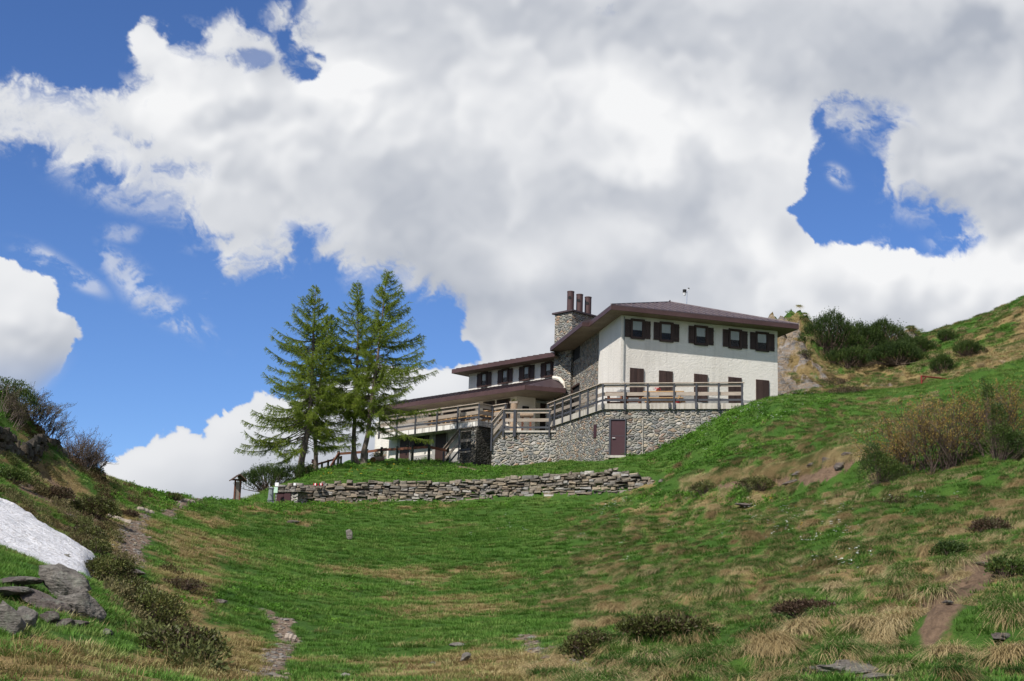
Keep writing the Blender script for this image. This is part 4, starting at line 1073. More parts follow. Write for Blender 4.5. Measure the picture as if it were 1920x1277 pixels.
def larch(label, trunk, prof, seed, dens=1.0, lean=None, low_left=None):
    """trunk: (px, py, depth, radius) from the foot up; prof: (height fraction, branch length)"""
    rng = np.random.default_rng(seed)
    pts = np.array([W(a, b, c) for a, b, c, r in trunk]); rr = np.array([r for *_, r in trunk])
    pts[0, 2] = gz1(pts[0, 0], pts[0, 1]) - 0.12
    zs = np.linspace(0, 1, 40); key = (pts[:, 2] - pts[0, 2]) / (pts[-1, 2] - pts[0, 2])
    H = pts[-1, 2] - pts[0, 2]
    TP = np.stack([np.interp(zs, key, pts[:, i]) for i in range(3)], 1)
    for i in range(2):
        TP[1:-1, i] = np.convolve(TP[:, i], np.ones(3) / 3, 'valid')
    TR = np.interp(zs, key, rr); TR[0] *= 1.35; TR[1] *= 1.1
    t = thing('larch_tree', label, 'larch tree', TP[0] + [0, 0, 0.1], 'larches at the edge of the hut mound')
    polys = [(TP, TR)]
    tubes_obj('trunk', polys, M['bark'], t, 9)
    bl = []; NP_ = []; ND = []
    hf = prof[0][0]
    ph = 0.0
    while hf < 0.985:
        L0 = np.interp(hf, [a for a, b in prof], [b for a, b in prof])
        for q in range(rng.integers(3, 6)):
            ph += 2.4 + rng.normal() * 0.5
            f = min(0.99, hf + rng.uniform(-0.01, 0.01))
            base = np.array([np.interp(f, zs, TP[:, i]) for i in range(3)])
            L = L0 * rng.choice([rng.uniform(0.3, 0.7), rng.uniform(0.75, 1.15), rng.uniform(0.75, 1.15)])
            if lean: L *= 1 + lean[1] * math.cos(ph - lean[0])
            if L < 0.12: L = 0.12
            el = -0.22 + 0.78 * f ** 1.5 + rng.normal() * 0.17
            k = max(5, int(L / 0.16) + 3); u = np.linspace(0, 1, k)
            az = ph + rng.normal() * 0.2 + 0.25 * rng.normal() * u
            drop = -0.34 * L * u * (1 - 0.8 * u) * (1.3 - f) + 0.13 * L * u ** 3
            x = base[0] + np.cos(az) * L * u * math.cos(el); y = base[1] + np.sin(az) * L * u * math.cos(el)
            z = base[2] + L * u * math.sin(el) + drop
            bp = np.stack([x, y, z], 1)
            br = np.interp(u, [0, 1], [0.008 + 0.008 * L, 0.003])
            bl.append((bp, br))
            # twigs
            nt = int(L / 0.034 * dens) + 5
            tu = rng.uniform(0.12 if f > 0.3 else 0.22, 1.0, nt) ** 0.8
            bpos = np.stack([np.interp(tu, u, bp[:, i]) for i in range(3)], 1)
            bd = bp[-1] - bp[0]; bd /= np.linalg.norm(bd)
            side = np.cross(bd, [0, 0, 1]); side /= np.linalg.norm(side) + 1e-9
            sg = rng.choice([-1, 1], nt)[:, None]
            td = bd * rng.uniform(0.3, 1.0, (nt, 1)) + side * sg * rng.uniform(0.2, 1.0, (nt, 1)) + np.array([0, 0, 1]) * rng.normal(-0.55, 0.45, (nt, 1))
            td /= np.linalg.norm(td, axis=1)[:, None]
            tl = (0.10 + 0.26 * rng.random(nt)) * min(1.2, 0.45 + L * 0.4) * (1.15 - 0.5 * tu)
            for a_, d_, l_ in zip(bpos, td, tl):
                e_ = a_ + d_ * l_ + np.array([0, 0, -0.12 * l_])
                if rng.random() < 0.6: bl.append((np.array([a_, (a_ + e_) / 2 + [0, 0, 0.01], e_]), np.array([0.005, 0.004, 0.002])))
                kk = max(2, int(l_ / 0.045)); w_ = np.linspace(0.1, 1, kk)[:, None]
                NP_.append(a_ + (e_ - a_) * w_); ND.append(np.repeat(d_[None], kk, 0))
            kk = int(L / 0.05); w_ = np.linspace(0.25, 1, max(kk, 2))
            NP_.append(np.stack([np.interp(w_, u, bp[:, i]) for i in range(3)], 1)); ND.append(np.repeat(bd[None], len(w_), 0))
        hf += rng.uniform(0.010, 0.022) * (10.0 / H)
    # leader
    w_ = np.linspace(0.93, 1.0, 14)
    NP_.append(np.stack([np.interp(w_, zs, TP[:, i]) for i in range(3)], 1)); ND.append(np.repeat(np.array([[0, 0, 1.0]]), 14, 0))
    tubes_obj('branches', bl, M['larch_twigs'], t, 3)
    pos = np.concatenate(NP_); dr = np.concatenate(ND)
    tri = needles(pos, dr, 4, 0.070, 0.022, rng, 1.0)
    tn = np.clip(np.repeat(0.45 + 0.9 * (fbm(pos[:, 0] / 0.7 + pos[:, 1] / 0.9, pos[:, 2] / 0.6, 3, seed) - 0.5) + rng.normal(0, 0.13, len(pos)), 12), 0, 1)
    V, Lp, S = soup(tri)
    raw_mesh('crown', V, Lp, S, M['larch_needles'], t, tn, False, False)
    return t
larch('tall spreading larch on the thickest leaning trunk, its low boughs reaching over the signpost shelter',
      [(563, 897, 75.5, 0.21), (564, 868, 75.5, 0.175), (573, 830, 75.5, 0.15), (582, 760, 75.6, 0.11), (586, 680, 75.7, 0.075), (589, 600, 75.8, 0.04), (593, 536, 75.8, 0.008)],
      [(0.16, 2.2), (0.22, 3.1), (0.3, 3.1), (0.45, 2.6), (0.6, 2.1), (0.75, 1.4), (0.9, 0.7), (1.0, 0.12)], 101, 1.0, (math.pi, 0.16))
larch('slim larch standing close behind the thickest leaning one',
      [(593, 884, 79.5, 0.14), (592, 850, 79.5, 0.12), (590, 800, 79.5, 0.10), (600, 720, 79.6, 0.075), (612, 640, 79.7, 0.04), (620, 590, 79.7, 0.008)],
      [(0.30, 2.3), (0.42, 2.5), (0.6, 2.0), (0.8, 1.2), (1.0, 0.15)], 102, 1.0)
larch('narrow larch with a straight trunk between the thickest larch and the tallest one',
      [(674, 881, 77.2, 0.165), (664, 862, 77.2, 0.14), (663, 820, 77.2, 0.12), (668, 740, 77.3, 0.09), (671, 640, 77.4, 0.05), (671, 526, 77.4, 0.008)],
      [(0.26, 1.6), (0.38, 2.1), (0.5, 1.9), (0.7, 1.25), (0.85, 0.75), (1.0, 0.1)], 103, 1.0, (math.pi, 0.25))
larch('tallest larch on the bowed trunk, branches reaching over the white balcony',
      [(684, 880, 76.3, 0.18), (679, 858, 76.3, 0.155), (690, 815, 76.3, 0.13), (697, 750, 76.3, 0.11), (707, 680, 76.4, 0.075), (716, 600, 76.4, 0.045), (726, 506, 76.4, 0.008)],
      [(0.20, 0.7), (0.25, 2.6), (0.34, 3.0), (0.48, 2.3), (0.62, 1.9), (0.78, 1.3), (0.9, 0.65), (1.0, 0.12)], 104, 1.0, (0.0, 0.28))

# mountain pines and other bushes
M['pine_needles'] = leaf_mat('mountain_pine_needles', [(0, (0.024, 0.046, 0.011)), (0.5, (0.054, 0.090, 0.018)), (0.85, (0.085, 0.122, 0.024)), (1, (0.13, 0.14, 0.04))], 0.3)
M['pine_stems'] = paint('pine_stem_bark', (0.10, 0.07, 0.05), 0.9, 0.4)
def ellipsoid_pts(n, rng, lobes, shell=0.55):
    """points on the outer part of a union of lobes (cx,cy,cz,rx,ry,rz)"""
    out = []; nor = []
    vol = np.array([l[3] * l[4] + l[3] * l[5] for l in lobes]); vol = vol / vol.sum()
    for l, v in zip(lobes, vol):
        k = max(8, int(n * v)); d = rng.normal(size=(k, 3)); d /= np.linalg.norm(d, axis=1)[:, None]
        d[:, 2] = np.where(d[:, 2] < -0.35, -d[:, 2], d[:, 2])
        r = shell + (1 - shell) * rng.random(k) ** 0.45
        r = r * (0.86 + 0.3 * fbm(d[:, 0] * 2.5 + d[:, 2] * 2 + l[0], d[:, 1] * 2.5 - d[:, 2] + l[1], 3, 7))
        R_ = np.array(l[3:6]); C_ = np.array(l[0:3])
        out.append(C_ + d * R_ * r[:, None]); nor.append(d)
    return np.concatenate(out), np.concatenate(nor)

def pine(name, label, base, lobes, n, seed, group, size=1.0, cat='mountain pine'):
    rng = np.random.default_rng(seed)
    base = np.array(base)
    t = thing(name, label, cat, base, group)
    P, Nn = ellipsoid_pts(n, rng, lobes)
    P = P + base
    d = Nn * 0.55 + np.array([0, 0, 0.85]) + rng.normal(0, 0.25, P.shape)
    d /= np.linalg.norm(d, axis=1)[:, None]
    sl = rng.uniform(0.10, 0.26, len(P)) * size * (1 + 1.1 * (rng.random(len(P)) < 0.12))
    k = 4; w = np.linspace(0, 1, k)
    pos = (P[:, None] + d[:, None] * (sl[:, None, None] * w[None, :, None])).reshape(-1, 3)
    dd = np.repeat(d, k, 0)
    tri = needles(pos, dd, 5, 0.085 * size, 0.021 * size, rng, 0.75)
    tn = np.repeat(np.clip(0.42 + 0.9 * (fbm(P[:, 0] * 1.3, P[:, 2] * 1.5 + P[:, 1], 3, seed) - 0.5) + rng.normal(0, 0.14, len(P)), 0, 1), k * 15)
    V, Lp, S = soup(tri); raw_mesh('crown', V, Lp, S, M['pine_needles'], t, tn, False, False)
    st = []
    for i in rng.choice(len(P), min(len(P), 40 + n // 25), replace=False):
        b = base + np.array([rng.normal(0, 0.18 * lobes[0][3]), rng.normal(0, 0.18 * lobes[0][4]), -0.1]); e = P[i]
        mid = (b + e) / 2 + np.array([(e - b)[0] * 0.2, (e - b)[1] * 0.2, -0.12 * abs(e[2] - b[2])])
        u = np.linspace(0, 1, 6)[:, None]
        st.append(((1 - u) ** 2 * b + 2 * u * (1 - u) * mid + u ** 2 * e, np.linspace(0.028, 0.008, 6) * size))
    tubes_obj('stems', st, M['pine_stems'], t, 4)
    return t
GP = 'mountain pines round the hut'
b = G(505, 937, 74.0)
zt_ = W(505, 900, 74.0)[2] - b[2]
pine('mountain_pine', 'low spreading mountain pine between the signpost shelter and the stone wall', b,
     [(0, 0, 0.45, 1.15, 0.9, 0.75), (-1.1, 0, 0.25, 0.6, 0.7, 0.62), (0.9, 0.4, 0.75, 0.9, 0.8, 0.5), (-0.4, 0.3, 0.6, 0.8, 0.8, 0.6), (1.7, 0.9, 1.0, 0.7, 0.6, 0.4)], 1500, 201, GP)
for px, py, top, Y, rx, lab, sd, n in (
        (1556, 668, 588, 93, 1.75, 'big rounded dark mountain pine on top of the pale rock outcrop', 202, 2600),
        (1612, 668, 610, 95, 1.7, 'dark mountain pine next to the big rounded one, towards the skyline', 203, 2200),
        (1658, 662, 604, 96, 1.45, 'dark mountain pine on the skyline with a jutting side shoot', 204, 1900),
        (1592, 690, 655, 90, 1.5, 'small low mountain pine at the foot of the skyline pines', 205, 1300),
        (1682, 684, 645, 88, 1.5, 'spreading mountain pine in the hollow below the small skyline rock', 206, 1700),
        (1718, 666, 638, 90, 1.2, 'flat mountain pine running up the ridge towards the grassy summit', 207, 1500),
        (1815, 668, 642, 84, 0.75, 'small dark mountain pine alone on the tussock slope', 208, 500),
        (1768, 700, 668, 82, 0.65, 'small spiky mountain pine above the rusty pipe frame', 209, 450),
        (1775, 640, 624, 96, 0.5, 'tiny mountain pine on the summit ridge line', 210, 300)):
    b = Gray(px, py, 78, 118); hh = (py - top) * b[1] / FPX
    pine('mountain_pine', lab, b, [(0, 0, hh * 0.42, rx, rx * 0.8, hh * 0.55), (-rx * 0.55, -0.1, hh * 0.3, rx * 0.6, rx * 0.6, hh * 0.45), (rx * 0.55, 0.2, hh * 0.35, rx * 0.55, rx * 0.6, hh * 0.5), (rx * (0.35 - 0.1 * (sd % 5)), 0, hh * 0.66, rx * 0.4, rx * 0.5, hh * 0.42), (rx * (0.2 * (sd % 3) - 0.35), 0, hh * 0.55, rx * 0.3, rx * 0.3, hh * 0.42), (-rx * 0.9, -0.2, hh * 0.15, rx * 0.4, rx * 0.5, hh * 0.3), (rx * 0.95, -0.2, hh * 0.15, rx * 0.45, rx * 0.5, hh * 0.33)], n, sd, GP, 1.15)

# leafy bushes (alpenrose, juniper)
M['rose_leaves'] = leaf_mat('alpenrose_leaves', [(0, (0.06, 0.036, 0.022)), (0.3, (0.060, 0.066, 0.02)), (0.7, (0.105, 0.125, 0.03)), (1, (0.19, 0.16, 0.06))], 0.2)
M['yellow_leaves'] = leaf_mat('yellow_catkins_and_leaves', [(0, (0.13, 0.085, 0.035)), (0.4, (0.24, 0.16, 0.045)), (0.75, (0.36, 0.25, 0.055)), (1, (0.12, 0.14, 0.04))], 0.35)
M['brown_leaves'] = leaf_mat('brown_winter_leaves', [(0, (0.055, 0.032, 0.022)), (0.5, (0.085, 0.055, 0.032)), (0.8, (0.06, 0.065, 0.025)), (1, (0.12, 0.085, 0.05))], 0.25)
M['olive_leaves'] = leaf_mat('young_olive_leaves', [(0, (0.06, 0.05, 0.025)), (0.5, (0.09, 0.085, 0.03)), (1, (0.12, 0.12, 0.045))], 0.3)
M['bare_twigs'] = paint('bare_grey_twigs', (0.12, 0.092, 0.078), 0.9, 0.4)
M['dark_twigs'] = paint('dark_brown_twigs', (0.09, 0.062, 0.05), 0.9, 0.4)
def leaves(P, Nn, rng, L, Wd, per=3):
    P = np.repeat(P, per, 0) + rng.normal(0, L * 0.5, (len(P) * per, 3)); D = np.repeat(Nn, per, 0) + rng.normal(0, 0.7, (len(P), 3)) + [0, 0, 0.3]
    u, w, d = frames(D, rng); n = len(P); l = (L * rng.uniform(0.7, 1.3, n))[:, None]
    a = P; c = P + d * l; m1 = P + d * l * 0.5 + u * Wd / 2; m2 = P + d * l * 0.5 - u * Wd / 2
    V = np.stack([a, m1, c, m2], 1).reshape(-1, 3)
    return V, np.arange(n * 4), np.full(n, 4), n
def bush(name, label, cat, base, lobes, n, seed, mat, twig, group=None, L=0.05, Wd=0.028, per=3, stems=60, shell=0.5, stem_r=0.012):
    rng = np.random.default_rng(seed); base = np.array(base)
    t = thing(name, label, cat, base, group)
    P, Nn = ellipsoid_pts(n, rng, lobes, shell); P = P + base
    g = gz(P[:, 0], P[:, 1]); k = P[:, 2] > g - 0.02; P, Nn = P[k], Nn[k]
    V, Lp, S, nn = leaves(P, Nn, rng, L, Wd, per)
    tn = np.repeat(np.clip(0.45 + 0.9 * (fbm(P[:, 0] * 1.7, P[:, 2] * 1.7 + P[:, 1], 3, seed) - 0.5) + rng.normal(0, 0.2, len(P)), 0, 1), per * 4)
    raw_mesh('leaves', V, Lp, S, M[mat], t, tn, False, False)
    st = []
    for i in rng.choice(len(P), min(len(P), stems), replace=False):
        e = P[i]; f = rng.uniform(0.1, 0.45)
        b = np.array([base[0] + (e[0] - base[0]) * f, base[1] + (e[1] - base[1]) * f, 0]); b[2] = gz1(b[0], b[1]) - 0.05
        mid = (b + e) / 2 + np.array([(e - b)[0] * 0.15, (e - b)[1] * 0.15, 0.05]) + rng.normal(0, 0.05, 3)
        u = np.linspace(0, 1, 6)[:, None]
        st.append(((1 - u) ** 2 * b + 2 * u * (1 - u) * mid + u ** 2 * e, np.linspace(stem_r, stem_r * 0.3, 6)))
    tubes_obj('stems', st, M[twig], t, 3)
    return t

def twiggy(name, label, cat, px, py, Y, width, height, n, seed, twig, leafmat, leaf_n, lean=(0.35, 0), group=None, depth=None, leafL=0.035, r0=0.014):
    """a many-stemmed shrub: stems fork twice, small leaves or catkins on the outer twigs"""
    rng = np.random.default_rng(seed); base = G(px, py, Y)
    t = thing(name, label, cat, base, group)
    depth = depth or width * 0.7
    st = []; tips = []; tipd = []
    for i in range(n):
        bx, by = base[0] + rng.uniform(-0.5, 0.5) * width * 0.6, base[1] + rng.uniform(-0.5, 0.5) * depth * 0.6
        b = np.array([bx, by, gz1(bx, by) - 0.05])
        ang = rng.uniform(0, 6.28); out = rng.uniform(0.1, 0.9)
        d = np.array([math.cos(ang) * out + lean[0], math.sin(ang) * out + lean[1], 1.0]); d /= np.linalg.norm(d)
        L = height * rng.uniform(0.65, 1.1)
        def grow(b, d, L, r, lev):
            k = 6; u = np.linspace(0, 1, k)[:, None]
            bend = rng.normal(0, 0.13, 3) * L; bend[2] += 0.05 * L
            e = b + d * L
            pts = b + (e - b) * u + bend * (u * (1 - u)) * 2 + rng.normal(0, 0.012 * L, (k, 3)) * u
            st.append((pts, np.linspace(r, r * 0.45, k)))
            if lev == 0:
                tips.append(pts[2:]); tipd.append(np.repeat(d[None], k - 2, 0)); return
            for _ in range(rng.integers(3, 5)):
                q = rng.integers(2, k); nd = d + rng.normal(0, 0.42, 3); nd[2] = abs(nd[2]) * 0.8 + 0.15; nd /= np.linalg.norm(nd)
                grow(pts[q], nd, L * rng.uniform(0.35, 0.6), r * 0.55, lev - 1)
        grow(b, d, L * 0.72, r0, 2)
    tubes_obj('stems', st, M[twig], t, 3)
    P = np.concatenate(tips); Dn = np.concatenate(tipd)
    if leaf_n:
        k = rng.choice(len(P), min(len(P), leaf_n), replace=False)
        V, Lp, S, nn = leaves(P[k], Dn[k], rng, leafL, leafL * 0.55, 2)
        tn = np.repeat(np.clip(rng.normal(0.5, 0.25, len(k)), 0, 1), 8)
        raw_mesh('leaves', V, Lp, S, M[leafmat], t, tn, False, False)
    return t
GS = 'bare twiggy shrubs on the shady bank'
twiggy('twiggy_shrub', 'olive twiggy shrub with half open leaves on the steep bank above the old wall', 'shrub', 72, 812, 51.5, 2.0, 1.15, 70, 301, 'bare_twigs', 'olive_leaves', 3600, (0.35, 0), GS, 1.2)
twiggy('twiggy_shrub', 'smaller olive twiggy shrub at the top of the steep bank, under the dark pine', 'shrub', 22, 768, 49.5, 1.2, 1.0, 34, 302, 'bare_twigs', 'olive_leaves', 1500, (0.3, 0), GS, 0.8)
twiggy('twiggy_shrub', 'purplish leafless shrub by the skyline where the bank meets the grass', 'shrub', 150, 878, 57, 1.5, 1.35, 90, 303, 'bare_twigs', 'brown_leaves', 2400, (0.15, 0), GS, 1.1)
twiggy('twiggy_shrub', 'low purplish leafless shrub leaning towards the small trail board', 'shrub', 172, 890, 58.5, 1.0, 1.05, 44, 304, 'bare_twigs', 'brown_leaves', 1000, (0.25, 0), GS, 0.8)
GY_ = 'yellow flowering shrubs on the tussock slope'
twiggy('yellow_shrub', 'broad yellow flecked shrub nearest the eroded bank', 'shrub', 1685, 872, 46.5, 1.9, 1.9, 60, 311, 'dark_twigs', 'yellow_leaves', 4200, (-0.05, 0), GY_, 1.4, 0.05)
twiggy('yellow_shrub', 'tallest yellow flecked shrub in the middle of the thicket', 'shrub', 1770, 868, 46.0, 2.2, 2.35, 75, 312, 'dark_twigs', 'yellow_leaves', 5200, (0.0, 0), GY_, 1.5, 0.05)
twiggy('yellow_shrub', 'yellow flecked shrub behind the thin dark juniper spire', 'shrub', 1880, 866, 45.5, 1.9, 2.3, 60, 313, 'dark_twigs', 'yellow_leaves', 3600, (0.0, 0), GY_, 1.4, 0.05)
b = G(1650, 915, 45.5)
bush('juniper_bush', 'dark green juniper bush at the foot of the yellow thicket', 'juniper', b, [(0, 0, 0.45, 0.75, 0.6, 0.65), (-0.2, 0, 0.8, 0.35, 0.35, 0.65), (0.55, 0, 0.3, 0.6, 0.5, 0.45)], 2300, 321, 'pine_needles', 'dark_twigs', 'junipers on the slopes', 0.06, 0.018, 4, 40)
b = G(1872, 880, 44.0)
bush('juniper_bush', 'thin dark juniper spire rising through the yellow thicket', 'juniper', b, [(0.1, 0, 0.5, 0.5, 0.4, 0.6), (0.05, 0, 1.1, 0.3, 0.28, 0.7), (-0.22, 0, 1.75, 0.2, 0.2, 0.65), (-0.38, 0, 2.2, 0.09, 0.09, 0.4), (0.6, 0, 0.4, 0.6, 0.4, 0.5)], 2300, 322, 'pine_needles', 'dark_twigs', 'junipers on the slopes', 0.06, 0.018, 4, 40)
GR = 'low bushes on the slopes'
for px, py, w, h, lab, sd, n, mt in (
        (1250, 1192, 0.52, 0.22, 'widest low bush with brown stems in the lower pasture, by the round one', 331, 2600, 'rose_leaves'),
        (1106, 1232, 0.30, 0.30, 'small round dark bush alone in the lower pasture beside the narrow trail', 332, 1000, 'rose_leaves'),
        (1520, 1155, 0.45, 0.2, 'brownish low bush half hidden among the tussocks', 333, 1300, 'brown_leaves'),
        (1785, 1046, 0.30, 0.28, 'small green pine seedling clump below the yellow thicket', 334, 900, 'pine_needles'),
        (1892, 1090, 0.24, 0.22, 'tiny green pine clump beside the bare earth track', 335, 500, 'pine_needles'),
        (1860, 1000, 0.36, 0.30, 'grey green twiggy bush above the bare earth track', 336, 700, 'brown_leaves'),
        (1322, 930, 0.5, 0.4, 'small green bush under the overhanging turf of the eroded bank', 337, 500, 'rose_leaves'),
        (1420, 918, 0.6, 0.45, 'olive bush under the overhanging turf, nearer the bare soil', 338, 600, 'rose_leaves'),
        (200, 1095, 0.50, 0.55, 'dark glossy bush on the edge of the near knoll below the snow', 339, 1900, 'rose_leaves'),
        (268, 1165, 0.55, 0.46, 'dark shaded bush lower down the edge of the near knoll', 340, 1300, 'rose_leaves'),
        (235, 1125, 0.5, 0.42, 'dark bush in the shade between the two knoll edge bushes', 341, 900, 'rose_leaves'),
        (340, 1232, 0.42, 0.30, 'loose green and brown bush near the foot of the knoll', 342, 700, 'rose_leaves'),
        (175, 970, 0.68, 0.6, 'large round green bush beside the upper part of the gravel path', 343, 1800, 'rose_leaves'),
        (15, 905, 0.5, 0.42, 'flat green juniper on the bank above the snow', 344, 900, 'pine_needles'),
        (105, 940, 0.45, 0.4, 'brownish green bush between the snow and the old wall', 345, 800, 'brown_leaves'),
        (158, 1015, 0.5, 0.4, 'low green bush between the snow and the gravel path', 346, 900, 'rose_leaves'),
        (178, 1040, 0.3, 0.3, 'small bright green bush beside the tip of the snow', 347, 500, 'rose_leaves'),
        (172, 893, 0.4, 0.35, 'small dark bush beside the end of the old wall', 348, 500, 'rose_leaves'),
        (240, 968, 0.28, 0.16, 'tiny dark bush on the verge of the gravel path', 349, 260, 'brown_leaves'),
        (325, 938, 0.35, 0.28, 'small green bush near the top step of the path', 350, 400, 'rose_leaves'),
        (340, 1105, 0.5, 0.22, 'low brown heather clump on the dry slope', 351, 500, 'brown_leaves'),
        (1560, 722, 1.1, 0.4, 'flat olive bush on the back slope below the outcrop', 352, 700, 'brown_leaves'),
        (1590, 738, 0.8, 0.3, 'flat reddish bush near the short rusty pipe', 353, 500, 'brown_leaves'),
        (1512, 676, 0.45, 0.3, 'small green cushion bush on the pale outcrop', 354, 300, 'rose_leaves'),
        (1690, 948, 0.5, 0.2, 'little upright green clump on the shelf below the thicket', 355, 300, 'rose_leaves'),
        (25, 770, 0.7, 0.8, 'dark pine bush at the top edge of the steep bank', 356, 900, 'pine_needles'),
        (5, 745, 0.9, 0.7, 'dark pine bush highest on the steep bank', 357, 900, 'pine_needles')):
    b = Gray(px, py, 11, 118)
    L_ = 0.05 if b[1] < 40 else 0.065
    bush('alpenrose_bush' if mt == 'rose_leaves' else 'heath_bush' if mt == 'brown_leaves' else 'dwarf_pine', lab, 'bush', b, [(0, 0.1, h * 0.4, w, w * 0.8, h * 0.62), (-w * 0.55, 0, h * 0.3, w * 0.6, w * 0.6, h * 0.5), (w * 0.5, 0.1, h * 0.35, w * 0.6, w * 0.6, h * 0.55), (w * 0.1, -w * 0.3, h * 0.3, w * 0.6, w * 0.5, h * 0.5), (-w * 0.95, 0.05, h * 0.15, w * 0.35, w * 0.4, h * (0.25 + 0.08 * (sd % 4))), (w * 0.9, -0.05, h * 0.15, w * 0.4, w * 0.4, h * (0.2 + 0.1 * (sd % 3)))], n, sd, mt, 'dark_twigs', GR, L_, L_ * 0.5, 3, 50)

# ------------------------------------------------------------------ rocks, walls, small things
import bmesh
def boulder_mesh(seed, cuts=9, sub=4, rough=0.06):
    rng = np.random.default_rng(seed)
    bm = bmesh.new(); bmesh.ops.create_icosphere(bm, subdivisions=sub, radius=1.0)
    V = np.array([v.co[:] for v in bm.verts]); F = [[v.index for v in f.verts] for f in bm.faces]; bm.free()
    for _ in range(cuts):
        n = rng.normal(size=3); n /= np.linalg.norm(n); d = rng.uniform(0.45, 0.85)
        s = V @ n - d; V = V - np.where(s > 0, s, 0)[:, None] * n * 0.92
    q = V * 1.9 + seed
    V = V * (1 + rough * (fbm(q[:, 0] + q[:, 2] * 0.7, q[:, 1] - q[:, 2] * 0.6, 5, seed)[:, None] - 0.5) * 5 - rough * 2.2 * np.abs(fbm(q[:, 0] * 2 - q[:, 1], q[:, 2] * 3 + q[:, 1], 4, seed + 3, 0.6)[:, None] - 0.5))
    return V, F
def boulder(px, py, size, label, seed, mat='rock', rot=0.0, tilt=0.0, sink=0.25, cuts=9, rough=0.06, Y=None, cat='boulder', name='boulder'):
    b = G(px, py, Y) if Y else Gray(px, py, 11, 118)
    V, F = boulder_mesh(seed, cuts, 4 if max(size) > 0.25 else 3, rough)
    V = V * np.array(size)
    ct, st = math.cos(tilt), math.sin(tilt); V = np.stack([V[:, 0] * ct - V[:, 2] * st, V[:, 1], V[:, 0] * st + V[:, 2] * ct], 1)
    c, s = math.cos(rot), math.sin(rot); V = np.stack([V[:, 0] * c - V[:, 1] * s, V[:, 0] * s + V[:, 1] * c, V[:, 2]], 1)
    off = b + np.array([0, 0, size[2] * (1 - 2 * sink)])
    me_o = raw_mesh(name, V, [i for f in F for i in f], [3] * len(F), M[mat], None, None, False, True)
    me_o.location = off
    return tag(me_o, label, cat, 'rocks lying on the slopes')
boulder(112, 1125, (0.44, 0.32, 0.26), 'big lichen covered boulder on the near knoll under the snow tip', 5, rot=-0.2, tilt=-0.45, sink=0.2, rough=0.1)
boulder(150, 1160, (0.30, 0.22, 0.26), 'pointed grey boulder at the lower end of the big lichen covered one', 6, rot=0.3, tilt=-0.6, rough=0.1)
boulder(30, 1100, (0.34, 0.26, 0.07), 'flat slate slab at the edge of the photo beside the big boulder', 7, 'rock_brown', 0.1, 0.08, 0.1)
boulder(20, 1122, (0.3, 0.26, 0.07), 'flat grey slab under the slate slab', 8, 'rock_brown', -0.1, 0.1, 0.1)
boulder(80, 1140, (0.46, 0.25, 0.12), 'long brown rock band below the big boulder', 9, 'rock_brown', -0.35, -0.3, 0.3, rough=0.12)
boulder(92, 1175, (0.13, 0.12, 0.09), 'small grey stone in the grass of the near knoll', 10, 'rock_brown')
boulder(118, 1178, (0.13, 0.10, 0.07), 'small dark stone next to the brown flat one on the knoll', 11, 'rock_brown')
boulder(145, 1176, (0.16, 0.12, 0.05), 'small flat brown stone on the near knoll', 12, 'rock_brown', 0.3)
boulder(12, 1190, (0.2, 0.2, 0.22), 'dark mossy rock at the photo edge on the near knoll', 13, 'rock', rough=0.1)
boulder(48, 1180, (0.14, 0.14, 0.16), 'small dark mossy rock beside the mossy edge rock', 14, 'rock', rough=0.1)
boulder(200, 1192, (0.08, 0.07, 0.04), 'little pale stone on the rim of the knoll turf', 15)
boulder(112, 1052, (0.30, 0.25, 0.12), 'pale flat rock at the melting end of the snow patch', 16, 'rock', 0.2, 0.1, 0.2)
boulder(250, 1078, (0.42, 0.25, 0.09), 'flat brown stone step at the foot of the gravel path', 17, 'rock_brown', -0.1, 0.0, 0.3)
boulder(416, 1134, (0.17, 0.13, 0.08), 'dark flat stone lying in the pasture below the path', 18, 'rock_brown', 0.1)
boulder(653, 1012, (0.17, 0.18, 0.26), 'pale upright stone in the upper pasture', 19, 'rock', 0.0, 0.4, 0.15)
boulder(550, 982, (0.30, 0.2, 0.10), 'dark stone above the small bare earth patch', 20, 'rock_brown')
boulder(872, 1240, (0.12, 0.12, 0.09), 'grey tilted stone in the lower pasture', 21, 'rock', 0.2, 0.5)
boulder(858, 1213, (0.17, 0.1, 0.05), 'flat grey slab in the lower pasture above the tilted stone', 22, 'rock', -0.2)
boulder(812, 1246, (0.06, 0.05, 0.03), 'tiny grey stone left of the tilted stone', 23)
boulder(647, 1272, (0.08, 0.08, 0.07), 'pale stone at the bottom edge beside the narrow trail', 24, 'outcrop')
boulder(1400, 950, (0.45, 0.3, 0.07), 'half buried slab among white flowers', 25, 'rock_brown', -0.2, -0.1, 0.5)
for i, (px, py, w, h) in enumerate(((1555, 868, 0.35, 0.2), (1528, 880, 0.4, 0.18), (1500, 892, 0.45, 0.12), (1482, 908, 0.35, 0.08), (1575, 880, 0.3, 0.16), (1590, 862, 0.28, 0.16))):
    boulder(px, py, (w, 0.25, h), ('rusty brown rock in the eroded bank, ' + ('uppermost of the scar', 'below the uppermost one', 'in the middle of the scar', 'lowest, lying loose on the grass', 'towards the juniper', 'beside the juniper foot')[i]), 40 + i, 'rock_brown', -0.4, 0.3, 0.45, rough=0.14)
